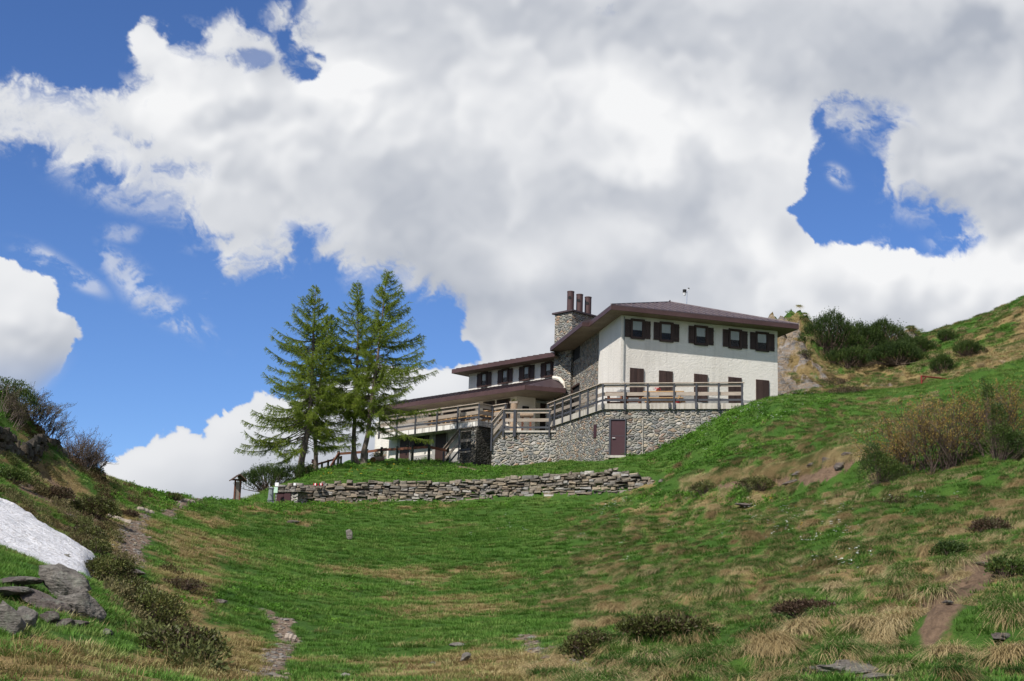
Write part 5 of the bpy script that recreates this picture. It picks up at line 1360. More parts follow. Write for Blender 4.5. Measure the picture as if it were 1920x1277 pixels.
for i, (px, py, w) in enumerate(((1545, 1262, 0.3), (1600, 1268, 0.35), (1660, 1272, 0.3), (1840, 1060, 0.22), (1800, 1085, 0.16), (1880, 1205, 0.2), (1905, 1215, 0.16), (1700, 1262, 0.14), (1775, 1130, 0.1))):
    boulder(px, py, (w, w * 0.7, w * 0.22), ('flat pale rock at the bottom edge below the tussocks', 'flat pale rock, next one along the bottom edge', 'flat rock at the end of the bottom edge row', 'brown rock in the bare earth track', 'small brown rock lower in the bare track', 'flat stone by the right border of the photo', 'small flat stone touching the right border', 'little stone beside the bottom edge row', 'tiny stone in the lower bare track')[i], 60 + i, 'rock_brown' if i > 2 else 'rock', 0.2 * i, 0.05, 0.5, rough=0.12)
for i, (px, py, w, h) in enumerate(((1695, 636, 0.8, 0.4),)):
    boulder(px, py, (w, 0.6, h), 'small skyline rock between the pines', 80 + i, 'outcrop', 0.5, -0.6, 0.6, 14, 0.2, name='rock_outcrop', cat='rock outcrop')

def dry_wall(name, label, foot, tops, seed, mat, rows, thick=0.45, group=None, wid=(0.2, 0.52), batter=0.12):
    rng = np.random.default_rng(seed); foot = np.array(foot, float); tops = np.array(tops, float)
    seg = np.hypot(*np.diff(foot[:, :2], axis=0).T); S = np.concatenate([[0], np.cumsum(seg)])
    fz = gz(foot[:, 0], foot[:, 1]) - 0.1
    fz = np.minimum(fz, foot[:, 2] + 0.1)
    def at(s):
        x = np.interp(s, S, foot[:, 0]); y = np.interp(s, S, foot[:, 1])
        e = 0.3; dx = np.interp(min(s + e, S[-1]), S, foot[:, 0]) - np.interp(max(s - e, 0), S, foot[:, 0]); dy = np.interp(min(s + e, S[-1]), S, foot[:, 1]) - np.interp(max(s - e, 0), S, foot[:, 1])
        L = math.hypot(dx, dy); return x, y, dx / L, dy / L
    t = thing(name, label, 'stone wall', (*foot[len(foot) // 2][:2], fz[len(foot) // 2]), group)
    m = MB(); core = MB()
    for r in range(rows):
        s = -rng.uniform(0, 0.3)
        while s < S[-1]:
            w = rng.uniform(*wid) * (1.2 if rng.random() < 0.15 else 1.0); a, b = max(s, 0), min(s + w, S[-1]); s += w
            if b - a < 0.06: continue
            mid = (a + b) / 2; base = np.interp(mid, S, fz); top = np.interp(mid, S, tops) + rng.normal(0, 0.025)
            h = top - base
            if h < 0.12: continue
            nr = max(1, round(rows * h / max(tops - fz)))
            if r >= nr: continue
            z0 = base + h * r / nr + rng.normal(0, 0.016); z1 = base + h * (r + 1) / nr + rng.normal(0, 0.022) - 0.016
            if r == nr - 1: z1 += rng.uniform(-0.03, 0.07)
            x0, y0, dx, dy = at(a + 0.012); x1, y1, _, _ = at(b - 0.012)
            out = rng.uniform(-0.09, 0.06) - batter * (r + 0.5) / rows
            nx, ny = dy, -dx
            c = []
            for zc_ in (z0, z1):
                for (X, Yy, o_) in ((x0, y0, out), (x1, y1, out + rng.normal(0, 0.012)), (x1, y1, -thick / 2), (x0, y0, -thick / 2)):
                    j = rng.normal(0, 0.02, 3)
                    c.append([X + nx * o_ + j[0], Yy + ny * o_ + j[1], zc_ + j[2] * 1.1])
            c = np.array(c)
            # chipped front: pull the front corners in and add a bulged front face
            fc = c[[0, 1, 5, 4]]; ctr = fc.mean(0); ins = ctr + (fc - ctr) * 0.78 + np.array([nx, ny, 0]) * 0.035
            V = np.concatenate([c, ins])
            m.add(V, [(3, 2, 1, 0), (4, 5, 6, 7), (1, 2, 6, 5), (2, 3, 7, 6), (3, 0, 4, 7), (8, 9, 10, 11), (0, 1, 9, 8), (1, 5, 10, 9), (5, 4, 11, 10), (4, 0, 8, 11)], rng.random())
    for i in range(len(foot) - 1):
        q = []
        for k in (i, i + 1):
            x, y, dx, dy = at(S[k]); q.append((x - dy * 0.2, y + dx * 0.2, x - dy * thick, y + dx * thick))
        a, b = q
        za, zb = tops[i] - 0.09, tops[i + 1] - 0.09
        core.hexa([[a[0], a[1], fz[i]], [b[0], b[1], fz[i + 1]], [b[2], b[3], fz[i + 1]], [a[2], a[3], fz[i]], [a[0], a[1], za], [b[0], b[1], zb], [b[2], b[3], zb], [a[2], a[3], za]])
    obj('stones', m, M[mat], t); obj('core', core, M['dry_core'], t)
    return t
dry_wall('dry_stone_wall', 'long dry stone retaining wall of flat mixed stones below the hut mound', WL, WT, 3, 'dry', 11, wid=(0.16, 0.55))
of = [W(a, b, d) for a, b, d in ((-25, 878, 43.8), (10, 886, 45.2), (45, 894, 47.5), (85, 904, 50.2), (120, 909, 53), (150, 913, 55.5))]
ofz = [gz1(q[0], q[1]) for q in of]
dry_wall('dry_stone_wall', 'dark shaded old stone wall crossing the steep bank', of, [z + h for z, h in zip(ofz, (0.8, 0.82, 0.72, 0.62, 0.5, 0.3))], 4, 'dry_shaded', 7, wid=(0.18, 0.45))

# snow patch
sx_, sy_ = np.meshgrid(np.arange(-19, -7.5, 0.1), np.arange(26.0, 41, 0.1))
sb = gz_base(sx_, sy_); spx, spy = proj(np.stack([sx_, sy_, sb], -1))
up = np.interp(spx, [-400, -60, 0, 30, 62, 95, 130, 160, 182], [760, 895, 936, 952, 976, 998, 1018, 1038, 1053]) + (fbm(sx_ / 0.7, sy_ / 0.7, 5, 91, 0.6) - 0.5) * 26
edge = np.minimum(spy - up, (184 - spx) * 0.8)
sz = sb + 0.30 * sstep(0, 26, edge) * sstep(26.0, 28.5, sy_) - 0.06 - 0.5 * sstep(27.6, 26.0, sy_) + (fbm(sx_ / 0.9, sy_ / 0.5, 5, 92) - 0.5) * 0.2 + np.maximum(lumps(sx_, sy_), 0.0)
def snow_mat():
    n = NT('old_snow'); v = n.coord('Object')
    g = n.noise(n.mapv(v, (1, 3, 1), (0, 0, 0.6)), 2.2, 6, 0.65); d = n.noise(v, 14, 5, 0.75)
    c = n.mix(n.mr(d, 0.47, 0.68, 0, 0.8), (0.74, 0.74, 0.76), (0.34, 0.30, 0.27))
    c = n.mix(n.mr(g, 0.55, 0.8, 0, 0.3), c, (0.62, 0.61, 0.60))
    return n.done(n.bsdf(c, 0.7, normal=n.bump(n.math('ADD', g, n.math('MULTIPLY', d, 0.5)), 0.16)))
M['snow'] = snow_mat()
snow = grid_mesh('snow_patch', sx_, sy_, sz, M['snow'], None, None, edge > -3)
tag(snow, 'dirty white patch of old snow on the shady slope beside the path', 'snow patch')

# path steps
def beam_thing(name, label, cat, A, B, w, h, mat, group=None):
    m = MB(); A = np.array(A); B = np.array(B); n = 8
    rng = np.random.default_rng(int(abs(A[0] * 1000)))
    pts = A + (B - A) * np.linspace(0, 1, n)[:, None] + rng.normal(0, 0.006, (n, 3))
    m.tube(pts, h / 2 * rng.uniform(0.9, 1.08, n), 8)
    o = obj(name, m, M[mat]); return tag(o, label, cat, group)
for i, (a, b, lab) in enumerate((((200, 988, 45.8), (244, 987, 46.0), 'weathered timber step across the gravel path beside the round bush'), ((258, 961, 50.8), (287, 959, 51.2), 'timber step higher on the gravel path'), ((338, 945.5, 62.5), (364, 943, 63), 'topmost timber step where the path meets the crest'), ((203, 1060, 36.4), (242, 1061, 36.5), 'timber step at the lower end of the gravel path'), ((536, 1191, 31), (554, 1189, 31), 'short timber step on the narrow trail in the pasture'))):
    A, B = W(*a), W(*b); A[2] = gz1(A[0], A[1]) + 0.06; B[2] = gz1(B[0], B[1]) + 0.06
    beam_thing('path_step', lab, 'step', A, B, 0.16, 0.18, 'board', 'timber steps of the footpaths')

# rail fence on the mound
fen = thing('rail_fence', 'rustic fence with dark green posts and brown rails along the mound', 'fence', G(745, 864, 83.0))
FP_ = [(840, 840, 82.6), (805, 833, 81.6), (774, 835, 82.4), (745, 837, 83.4), (716, 838.5, 84.4), (688.4, 842, 85), (661, 844, 85.2), (635, 846, 85.4)]
tp_ = [W(*q) for q in FP_]
for q in tp_:
    m = MB(); m.tube([[q[0], q[1], q[2] - 1.5], q], 0.085, 8); obj('post', m, M['timber_dark'], fen)
for a, b in zip(tp_[:-1], tp_[1:]):
    m = MB(); m.beam(a - [0, 0, 0.16], b - [0, 0, 0.16], 0.07, 0.14); obj('rail', m, M['timber'], fen)
m = MB(); m.beam(W(635.7, 849, 85.3), W(618.5, 877, 84.6), 0.08, 0.12); obj('brace', m, M['timber'], fen)
fen2 = thing('rail_fence', 'lower run of the rustic fence going down the mound towards the thick larch', 'fence', G(604, 874, 83.0))
for px, y0, y1, Y in ((639.7, 855, 875, 86.5), (627, 858, 878, 86), (615.6, 862, 878, 85.5), (604, 866, 880, 85), (579.5, 873, 893, 84), (570, 876, 893, 83.6)):
    a = W(px, y0, Y); m = MB(); m.tube([[a[0], a[1], a[2] - 1.1], a], 0.07, 8); obj('post', m, M['timber_dark'], fen2)
for a, b in (((639.7, 857.5, 86.4), (597, 870, 84.7)), ((597, 870, 84.7), (570, 879, 83.5))):
    m = MB(); m.beam(W(*a), W(*b), 0.06, 0.11); obj('rail', m, M['timber'], fen2)

# stone box with double doors, hand pump, little signs
q = W(545, 941, 70.4); FQ = Fr(q[0], q[1], -24)
sq = FQ.hit(519, 938)[0]; zq0 = FQ.hit(530, 946)[1]; zq1 = FQ.hit(532, 923.5)[1]
bx = thing('stone_locker', 'small stone locker with brown double doors and slab roof at the wall end', 'locker', FQ.P(0, 0, zq0))
m = MB(); m.box(FQ, sq - 0.12, 0.38, 0, -0.9, zq0 - 0.3, zq1); obj('stone_body', m, M['stone'], bx)
m = MB(); rng_ = np.random.default_rng(3)
for i in range(5):
    a = sq - 0.2 + (0.75 + abs(sq)) * i / 5 * 1.0
    m.box(FQ, a, a + (0.75 + abs(sq)) / 5 + 0.02, 0.10 + 0.02 * (i % 2), -0.95, zq1 + 0.006 * i, zq1 + 0.07 + 0.01 * (i % 3))
obj('slab_roof', m, M['rock'], bx)
for i in (0, 1):
    m = MB(); m.box(FQ, sq + abs(sq) * i / 2 + 0.006, sq + abs(sq) * (i + 1) / 2 - 0.006, 0.0, 0.04, zq0, zq1 - 0.03); dq = obj('door', m, M['door'], bx)
    m = MB(); m.box(FQ, sq / 2 - 0.05 + 0.07 * i, sq / 2 - 0.02 + 0.07 * i, 0.04, 0.06, zq0 + 0.2, zq0 + 0.28); obj('handle', m, M['steel'], dq)
pz = G(507, 942, 69.8)
pu = thing('fountain_pillar', 'grey cast iron fountain pillar beside the stone locker', 'fountain', pz)
Hh = (942 - 910) * 69.8 / FPX
m = MB(); m.tube([pz + [0, 0, -0.1], pz + [0, 0, 0.16 * Hh], pz + [0, 0, 0.17 * Hh]], [0.20, 0.20, 0.15], 4); obj('base', m, M['grey_iron'], pu)
m = MB(); m.tube([pz + [0, 0, 0.17 * Hh], pz + [0, 0, 0.88 * Hh]], [0.15, 0.115], 8); obj('shaft', m, M['grey_iron'], pu)
m = MB(); m.tube([pz + [0, 0, 0.22 * Hh], pz + [0, 0, 0.26 * Hh]], [0.175, 0.165], 8); obj('collar', m, M['grey_iron'], pu)
m = MB(); m.tube([pz + [0, 0, 0.86 * Hh], pz + [0, 0, 0.9 * Hh], pz + [0, 0, 1.0 * Hh]], [0.12, 0.165, 0.03], 8); obj('cap', m, M['grey_iron'], pu)
m = MB(); m.tube([pz + [0, -0.12, 0.55 * Hh], pz + [0, -0.24, 0.55 * Hh], pz + [0, -0.25, 0.50 * Hh]], 0.02, 6); obj('spout', m, M['metal'], pu)
def plate(name, label, x0, y0, x1, y1, Y, mat, post=None, th=-10, cat='sign', group=None):
    q = W((x0 + x1) / 2, (y0 + y1) / 2, Y); f = Fr(q[0], q[1], th)
    s0, z1 = f.hit(x0, y0); s1, z0 = f.hit(x1, y1)
    t = thing(name, label, cat, f.P((s0 + s1) / 2, 0, z0), group)
    m = MB(); m.box(f, s0, s1, 0.0, 0.03, z0, z1); obj('panel', m, M[mat], t)
    m = MB(); m.box(f, s0 - 0.012, s1 + 0.012, -0.012, -0.001, z0 - 0.012, z1 + 0.012); obj('backing', m, M['steel'], t)
    if post:
        m = MB(); m.tube([f.P((s0 + s1) / 2, -0.03, z0 - post), f.P((s0 + s1) / 2, -0.03, z1)], 0.02, 6); obj('post', m, M['metal'], t)
    return t
plate('notice_sign', 'small blank white sign on a thin post by the wall end', 516.5, 905, 522.5, 912, 70.9, 'white_paint', 0.9)
plate('notice_sign', 'pale green sign leaning above the stone locker', 514.2, 913.3, 520.5, 924.3, 70.2, 'green_sign', 0.5)
for i, (x0, x1, lab) in enumerate(((588, 594, 'red and white trail mark on the wall stones under the slim larch'), (599, 604.5, 'paler red and white trail mark, second one along the wall'), (551, 554.5, 'small white painted mark near the wall end'))):
    Y = 71.05; q = W((x0 + x1) / 2, 908, Y); f = Fr(q[0], q[1], -2)
    s0, z1 = f.hit(x0, 906); s1, z0 = f.hit(x1, 910.3)
    t = thing('trail_mark', lab, 'trail mark', q, 'painted marks on the dry stone wall')
    if i < 2:
        for k, (a, b, mt) in enumerate(((0, 0.36, 'red_paint'), (0.36, 0.68, 'white_paint'), (0.68, 1, 'red_paint'))):
            m = MB(); m.box(f, s0 + (s1 - s0) * a, s0 + (s1 - s0) * b, -0.2, 0.03, z0, z1); obj('stripe', m, M[mt], t)
    else:
        m = MB(); m.box(f, s0, s1, -0.2, 0.03, z0, z1); obj('stripe', m, M['white_paint'], t)

# shelter with a shingle roof over a notice board
q = W(444, 936, 69.2); FI = Fr(q[0], q[1], 24); zi = gz1(q[0], q[1])
sh_ = thing('signpost_shelter', 'brown wooden notice board post with a small shingle roof on the crest', 'notice shelter', (q[0], q[1], zi))
zi1 = FI.hit(444, 899)[1]
for s in (-0.13, 0.13):
    m = MB(); m.beam(FI.P(s, 0, zi - 0.2), FI.P(s, 0, zi1), 0.075, 0.075); obj('post', m, M['timber'], sh_)
m = MB(); m.box(FI, -0.09, 0.09, -0.02, 0.02, zi + 0.12, zi1 - 0.12); obj('board', m, M['board'], sh_)
m = MB(); m.beam(FI.P(-0.3, 0, zi1 - 0.02), FI.P(0.3, 0, zi1 - 0.02), 0.07, 0.08); obj('cross_beam', m, M['timber'], sh_)
ap = FI.hit(450, 889.7)[1]; ev = FI.hit(440, 900)[1]
for sd in (-1, 1):
    a = [FI.P(0, 0.34, ap), FI.P(0, -0.34, ap), FI.P(sd * 0.36, -0.34, ev), FI.P(sd * 0.36, 0.34, ev)]
    if sd > 0: a = a[::-1]
    m = MB(); m.poly(a if sd < 0 else a, 0.05); obj('roof_slope', m, M['shingle'], sh_)
q = W(194.5, 897, 61.5); zi = gz1(q[0], q[1])
tb = thing('trail_board', 'small dark red board on a short post at the crest of the grass', 'trail board', (q[0], q[1], zi))
f = Fr(q[0], q[1], 15); z1 = f.hit(194, 887)[1]; z0 = z1 - 9.5 * 61.5 / FPX
m = MB(); m.beam(f.P(0, 0, zi - 0.2), f.P(0, 0, z1 - 0.03), 0.05, 0.05); obj('post', m, M['timber'], tb)
m = MB(); m.box(f, -0.03, 0.075, 0.03, 0.06, z0, z1); obj('panel', m, M['door'], tb)

# rusty pipe frames and pale trough on the ridge
def pipe_frame(label, segs, g):
    b = segs[0][0]; t = thing('pipe_frame', label, 'pipe frame', g, 'rusty pipe frames on the ridge')
    for A, B, r, nm in segs:
        m = MB(); m.tube([A, B], r, 8); obj(nm, m, M['rust'], t)
Y = 75.5
pipe_frame('rusty red pipe frame with a post and brace standing on the green ridge', [(W(1728.5, 726, Y), W(1727.5, 704.5, Y), 0.045, 'post'), (W(1727, 705.3, Y), W(1783, 711.5, Y + 2.5), 0.04, 'crossbar'), (W(1728.3, 716, Y), W(1737, 706.6, Y + 0.4), 0.03, 'brace'), (W(1783, 711.5, Y + 2.5), W(1783.3, 724, Y + 2.5), 0.04, 'post')], W(1728.5, 722, Y))
Y = 77.5
pipe_frame('short rusty red pipe low on the ridge nearer the hut', [(W(1600.5, 746, Y), W(1600, 737, Y), 0.04, 'post'), (W(1599, 737.4, Y), W(1634, 740, Y + 2), 0.04, 'crossbar'), (W(1600.5, 743, Y), W(1606, 738, Y + 0.3), 0.03, 'brace')], W(1600, 742, Y))
q = W(1779, 716, 75.0); f = Fr(q[0], q[1], 20); s0, z1 = f.hit(1754, 713.5); s1, _ = f.hit(1804, 711)
tr2 = thing('stone_trough', 'pale concrete trough lying on the ridge behind the pipe frame', 'trough', f.P(0, 0, z1 - 0.3))
m = MB(); m.hexa([f.P(s0, 0.25, z1 - 0.4), f.P(s1, 0.25, z1 - 0.25), f.P(s1, -0.25, z1 - 0.25), f.P(s0, -0.25, z1 - 0.4), f.P(s0, 0.28, z1 - 0.04), f.P(s1, 0.28, z1 + 0.1), f.P(s1, -0.28, z1 + 0.1), f.P(s0, -0.28, z1 - 0.04)]); obj('trough_body', m, M['concrete'], tr2)

# picnic tables on the terrace and balcony
def picnic_table(label, fr, s, n, zf, L=1.8, W_=0.72, H_=0.76, group='timber picnic tables', mat='board_new', ang=0.0):
    p0 = fr.P(s, n, zf); f = Fr(p0[0], p0[1], fr.th + ang)
    t = thing('picnic_table', label, 'picnic table', p0, group)
    m = MB()
    for k in range(5): m.box(f, -L / 2, L / 2, -W_ / 2 + W_ * k / 5 + 0.005, -W_ / 2 + W_ * (k + 1) / 5 - 0.005, zf + H_ - 0.045, zf + H_)
    obj('table_top', m, M[mat], t)
    for sd in (-1, 1):
        m = MB()
        for k in range(2): m.box(f, -L / 2, L / 2, sd * (W_ / 2 + 0.22) - 0.13 + 0.14 * k, sd * (W_ / 2 + 0.22) - 0.01 + 0.14 * k, zf + 0.41, zf + 0.455)
        obj('bench_seat', m, M[mat], t)
    for e in (-1, 1):
        for sd in (-1, 1):
            m = MB(); m.beam(f.P(e * L * 0.38, sd * 0.42, zf), f.P(e * L * 0.38, sd * 0.2, zf + H_ - 0.05), 0.07, 0.09); obj('leg', m, M[mat], t)
        m = MB(); m.box(f, e * L * 0.38 - 0.03, e * L * 0.38 + 0.03, -W_ / 2 - 0.35, W_ / 2 + 0.35, zf + 0.33, zf + 0.405); obj('cross_bar', m, M[mat], t)
    return t
sp1 = FT.hit(1240, 740)[0]
pt1 = picnic_table('pale timber picnic table in the middle of the terrace behind the long railing', FT, sp1, -1.3, zS1 - 0.02, 2.1, H_=0.84)
picnic_table('dark timber table at the terrace corner', FT, FT.hit(1146, 740)[0], -1.5, zS1 - 0.02, 0.9, mat='timber', H_=0.84)
picnic_table('dark timber table between the terrace corner and the pale picnic table', FT, FT.hit(1178, 740)[0], -2.3, zS1 - 0.02, 0.9, mat='timber', H_=0.84)
def flower_pot(label, p, h=0.16):
    p = np.array(p, float); t = thing('flower_pot', label, 'flower pot', p, 'pots with red flowers'); rng = np.random.default_rng(int(abs(p[0] * 977)))
    m = MB(); m.tube([p, p + [0, 0, h * 0.6]], [0.05, 0.075], 10); obj('pot', m, M['timber'], t)
    P = p + [0, 0, h * 0.8] + rng.normal(0, 0.05, (60, 3)); V, Lp, S, k = leaves(P, rng.normal(size=(60, 3)), rng, 0.05, 0.04, 2); raw_mesh('blossoms', V, Lp, S, M['red_paint'], t, None, False, False)
flower_pot('small pot of red flowers on the pale picnic table', FT.P(FT.hit(1228, 733)[0], -1.2, zS1 - 0.02 + 0.84))
flower_pot('red flowers low on the terrace edge by the pale picnic table', FT.P(FT.hit(1270, 754)[0], -0.45, zS1 - 0.02))
for i, (px, n_) in enumerate(((872, -1.3), (835, -1.3), (796, -1.4))):
    picnic_table(('timber table on the balcony nearest the stone pier', 'timber table in the middle of the balcony', 'timber table at the larch end of the balcony')[i], FB, FB.hit(px, 780)[0], n_, zB1, 1.7)
qq = W(935, 785, qa[1] + 0.9); picnic_table('timber table behind the short balcony railing by the log planter', Fr(qq[0], qq[1], TH2), 0, 0, zB1, 1.2)
# log planter, log bench
lp = W(962.7, 800, 80.2)
t = thing('log_planter', 'upright peeled log carrying a flower box behind the landing railing', 'planter', (lp[0], lp[1], zL + 0.1))
z1 = W(962.7, 757, 80.2)[2]
m = MB(); m.tube([[lp[0], lp[1], zL + 0.05], [lp[0], lp[1], (zL + z1) / 2], [lp[0], lp[1], z1]], [0.22, 0.19, 0.195], 12); obj('log', m, M['log'], t)
f = Fr(lp[0], lp[1], -15); m = MB(); m.box(f, -0.23, 0.23, -0.16, 0.16, z1, z1 + 0.12); bxo = obj('flower_box', m, M['board'], t)
rng_ = np.random.default_rng(8); P = np.array([lp[0], lp[1], z1 + 0.16]) + rng_.normal(0, 1, (90, 3)) * [0.1, 0.07, 0.04]
V, Lp, S, k = leaves(P, rng_.normal(size=(90, 3)), rng_, 0.06, 0.035, 2); raw_mesh('plants', V, Lp, S, M['rose_leaves'], bxo, rng_.random(len(V)), False, False)
a, b = W(975, 779, 80.0), W(1000, 778.5, 80.0)
t = thing('log_bench', 'short peeled log lying as a bench behind the landing railing', 'bench', (a + b) / 2 - [0, 0, 0.5])
m = MB(); m.tube([a, b], 0.13, 12); obj('log', m, M['log'], t)
for q in (a * 0.8 + b * 0.2, a * 0.2 + b * 0.8):
    m = MB(); m.beam([q[0], q[1], zL + 0.1], q - [0, 0, 0.08], 0.12, 0.1); obj('support', m, M['timber'], t)
# hollow log with plants below the bay
a = W(699, 862.5, 80.0); b = W(716, 860, 81.6)
t = thing('log_trough', 'hollowed log lying on the mound as a plant trough, orange cut end showing', 'planter', a - [0, 0, 0.2])
m = MB(); m.tube([a, b], 0.17, 14); lg = obj('log', m, M['log'], t)
d = (b - a) / np.linalg.norm(b - a); m = MB(); m.tube([a - d * 0.012, a + d * 0.0], 0.165, 14); obj('cut_end', m, M['log_end'], lg)
P = (a + (b - a) * rng_.random((160, 1))) + [0, 0, 0.2] + rng_.normal(0, 0.08, (160, 3)); V, Lp, S, k = leaves(P, rng_.normal(size=(160, 3)), rng_, 0.07, 0.04, 3); raw_mesh('plants', V, Lp, S, M['rose_leaves'], t, rng_.random(len(V)), False, False)
q = W(577.5, 890, 81.5); f = Fr(q[0], q[1], -20)
t = thing('wooden_chest', 'red brown wooden chest with a sloping lid behind the thick larch trunk', 'chest', q - [0, 0, 0.2])
z1 = f.hit(577, 876)[1]
m = MB(); m.box(f, -0.17, 0.17, 0, -0.5, q[2] - 0.4, z1); obj('box', m, M['log_end'], t)
m = MB(); m.hexa([f.P(-0.2, 0.04, z1), f.P(0.2, 0.04, z1), f.P(0.2, -0.55, z1 + 0.18), f.P(-0.2, -0.55, z1 + 0.18), f.P(-0.2, 0.04, z1 + 0.03), f.P(0.2, 0.04, z1 + 0.03), f.P(0.2, -0.55, z1 + 0.21), f.P(-0.2, -0.55, z1 + 0.21)]); obj('lid', m, M['door'], t)

# ------------------------------------------------------------------ the person sitting by the fence
M['skin'] = paint('skin', (0.42, 0.24, 0.17), 0.6, 0.15)
M['dark_cloth'] = paint('black_jacket_cloth', (0.018, 0.018, 0.022), 0.85, 0.3)
M['maroon_cloth'] = paint('dark_red_cap_cloth', (0.06, 0.02, 0.025), 0.85, 0.3)
def skin_obj(name, verts, edges, radii, mat, parent, root=0, sub=1):
    me = bpy.data.meshes.new(name); off = wloc(parent)
    me.from_pydata([tuple(np.array(v) - off) for v in verts], edges, [])
    o = bpy.data.objects.new(name, me); COL.objects.link(o); o.parent = parent
    md = o.modifiers.new('skin', 'SKIN'); md.use_smooth_shade = True
    for i, d in enumerate(me.skin_vertices[0].data):
        r = radii[i]; d.radius = (r, r) if isinstance(r, (int, float)) else r
        d.use_root = i == root
    sb_ = o.modifiers.new('smooth', 'SUBSURF'); sb_.levels = sb_.render_levels = sub
    me.materials.append(mat); return o
hp = W(586.3, 888, 81.0); pf = Fr(hp[0], hp[1], 8)
zs_ = hp[2] - 0.02
per = thing('person', 'person in a dark jacket and cap sitting by the fence between two larch trunks', 'person', pf.P(0, 0, zs_ - 0.45))
Q = lambda s, n, z: pf.P(s, n, zs_ + z)
bv = [Q(0, 0, 0.08), Q(0, 0.02, 0.28), Q(0, 0.04, 0.46), Q(0, 0.05, 0.54), Q(0, 0.07, 0.62), Q(0, 0.075, 0.72),
      Q(-0.17, 0.04, 0.47), Q(-0.21, 0.13, 0.25), Q(-0.12, 0.32, 0.17), Q(-0.10, 0.38, 0.16), Q(0.17, 0.04, 0.47), Q(0.21, 0.13, 0.25), Q(0.12, 0.32, 0.17), Q(0.10, 0.38, 0.16),
      Q(-0.10, 0.05, 0.06), Q(-0.13, 0.42, 0.08), Q(-0.13, 0.45, -0.34), Q(-0.13, 0.57, -0.40), Q(0.10, 0.05, 0.06), Q(0.13, 0.42, 0.08), Q(0.13, 0.45, -0.34), Q(0.13, 0.57, -0.40)]
be = [(0, 1), (1, 2), (2, 3), (3, 4), (4, 5), (2, 6), (6, 7), (7, 8), (8, 9), (2, 10), (10, 11), (11, 12), (12, 13), (0, 14), (14, 15), (15, 16), (16, 17), (0, 18), (18, 19), (19, 20), (20, 21)]
br_ = [(0.15, 0.11), (0.15, 0.10), (0.13, 0.09), 0.05, (0.075, 0.09), (0.06, 0.075), 0.06, 0.045, 0.035, 0.03, 0.06, 0.045, 0.035, 0.03, 0.08, 0.065, 0.045, 0.04, 0.08, 0.065, 0.045, 0.04]
for sd in (-1, 1):
    w0 = 9 if sd < 0 else 13
    for k in range(5):
        a_ = Q(sd * (0.10 - 0.018 * k + 0.036), 0.42, 0.155 + (0.01 if k == 0 else 0)); b_ = Q(sd * (0.09 - 0.018 * k + 0.03), 0.46 + 0.01 * min(k, 2), 0.13)
        i = len(bv); bv += [a_, b_]; be += [(w0, i), (i, i + 1)]; br_ += [0.009, 0.007]
body = skin_obj('body', bv, be, br_, M['skin'], per)
jv = bv[:4] + [bv[6], bv[7], bv[8], bv[10], bv[11], bv[12]] + bv[14:22]
je = [(0, 1), (1, 2), (2, 3), (2, 4), (4, 5), (5, 6), (2, 7), (7, 8), (8, 9), (0, 10), (10, 11), (11, 12), (12, 13), (0, 14), (14, 15), (15, 16), (16, 17)]
jr = [(0.175, 0.13), (0.175, 0.12), (0.155, 0.11), 0.065, 0.075, 0.06, 0.048, 0.075, 0.06, 0.048, 0.095, 0.08, 0.06, 0.055, 0.095, 0.08, 0.06, 0.055]
skin_obj('jacket_and_trousers', jv, je, jr, M['dark_cloth'], per)
skin_obj('cap', [Q(0, 0.05, 0.70), Q(0, 0.05, 0.76), Q(0, 0.17, 0.70)], [(0, 1), (0, 2)], [(0.10, 0.11), (0.085, 0.095), (0.06, 0.015)], M['maroon_cloth'], per)
f_ = MB()
f_.tube([Q(0, 0.15, 0.655), Q(0, 0.175, 0.645)], [0.012, 0.014], 6); obj('nose', f_, M['skin'], body)
for sd in (-1, 1):
    f_ = MB(); f_.tube([Q(sd * 0.03, 0.148, 0.675), Q(sd * 0.03, 0.158, 0.675)], 0.008, 6); obj('eye', f_, M['room'], body)
f_ = MB(); f_.tube([Q(-0.022, 0.152, 0.613), Q(0.022, 0.152, 0.613)], 0.005, 5); obj('mouth', f_, M['red_paint'], body)
m = MB(); m.box(pf, -0.5, 0.5, 0.18, -0.16, zs_ - 0.05, zs_); sb2 = thing('bench', 'low timber bench under the seated person', 'bench', pf.P(0, 0, zs_ - 0.45)); obj('seat', m, M['timber'], sb2)
for e in (-0.4, 0.4):
    m = MB(); m.box(pf, e - 0.04, e + 0.04, 0.15, -0.13, zs_ - 0.6, zs_ - 0.05); obj('leg', m, M['timber'], sb2)

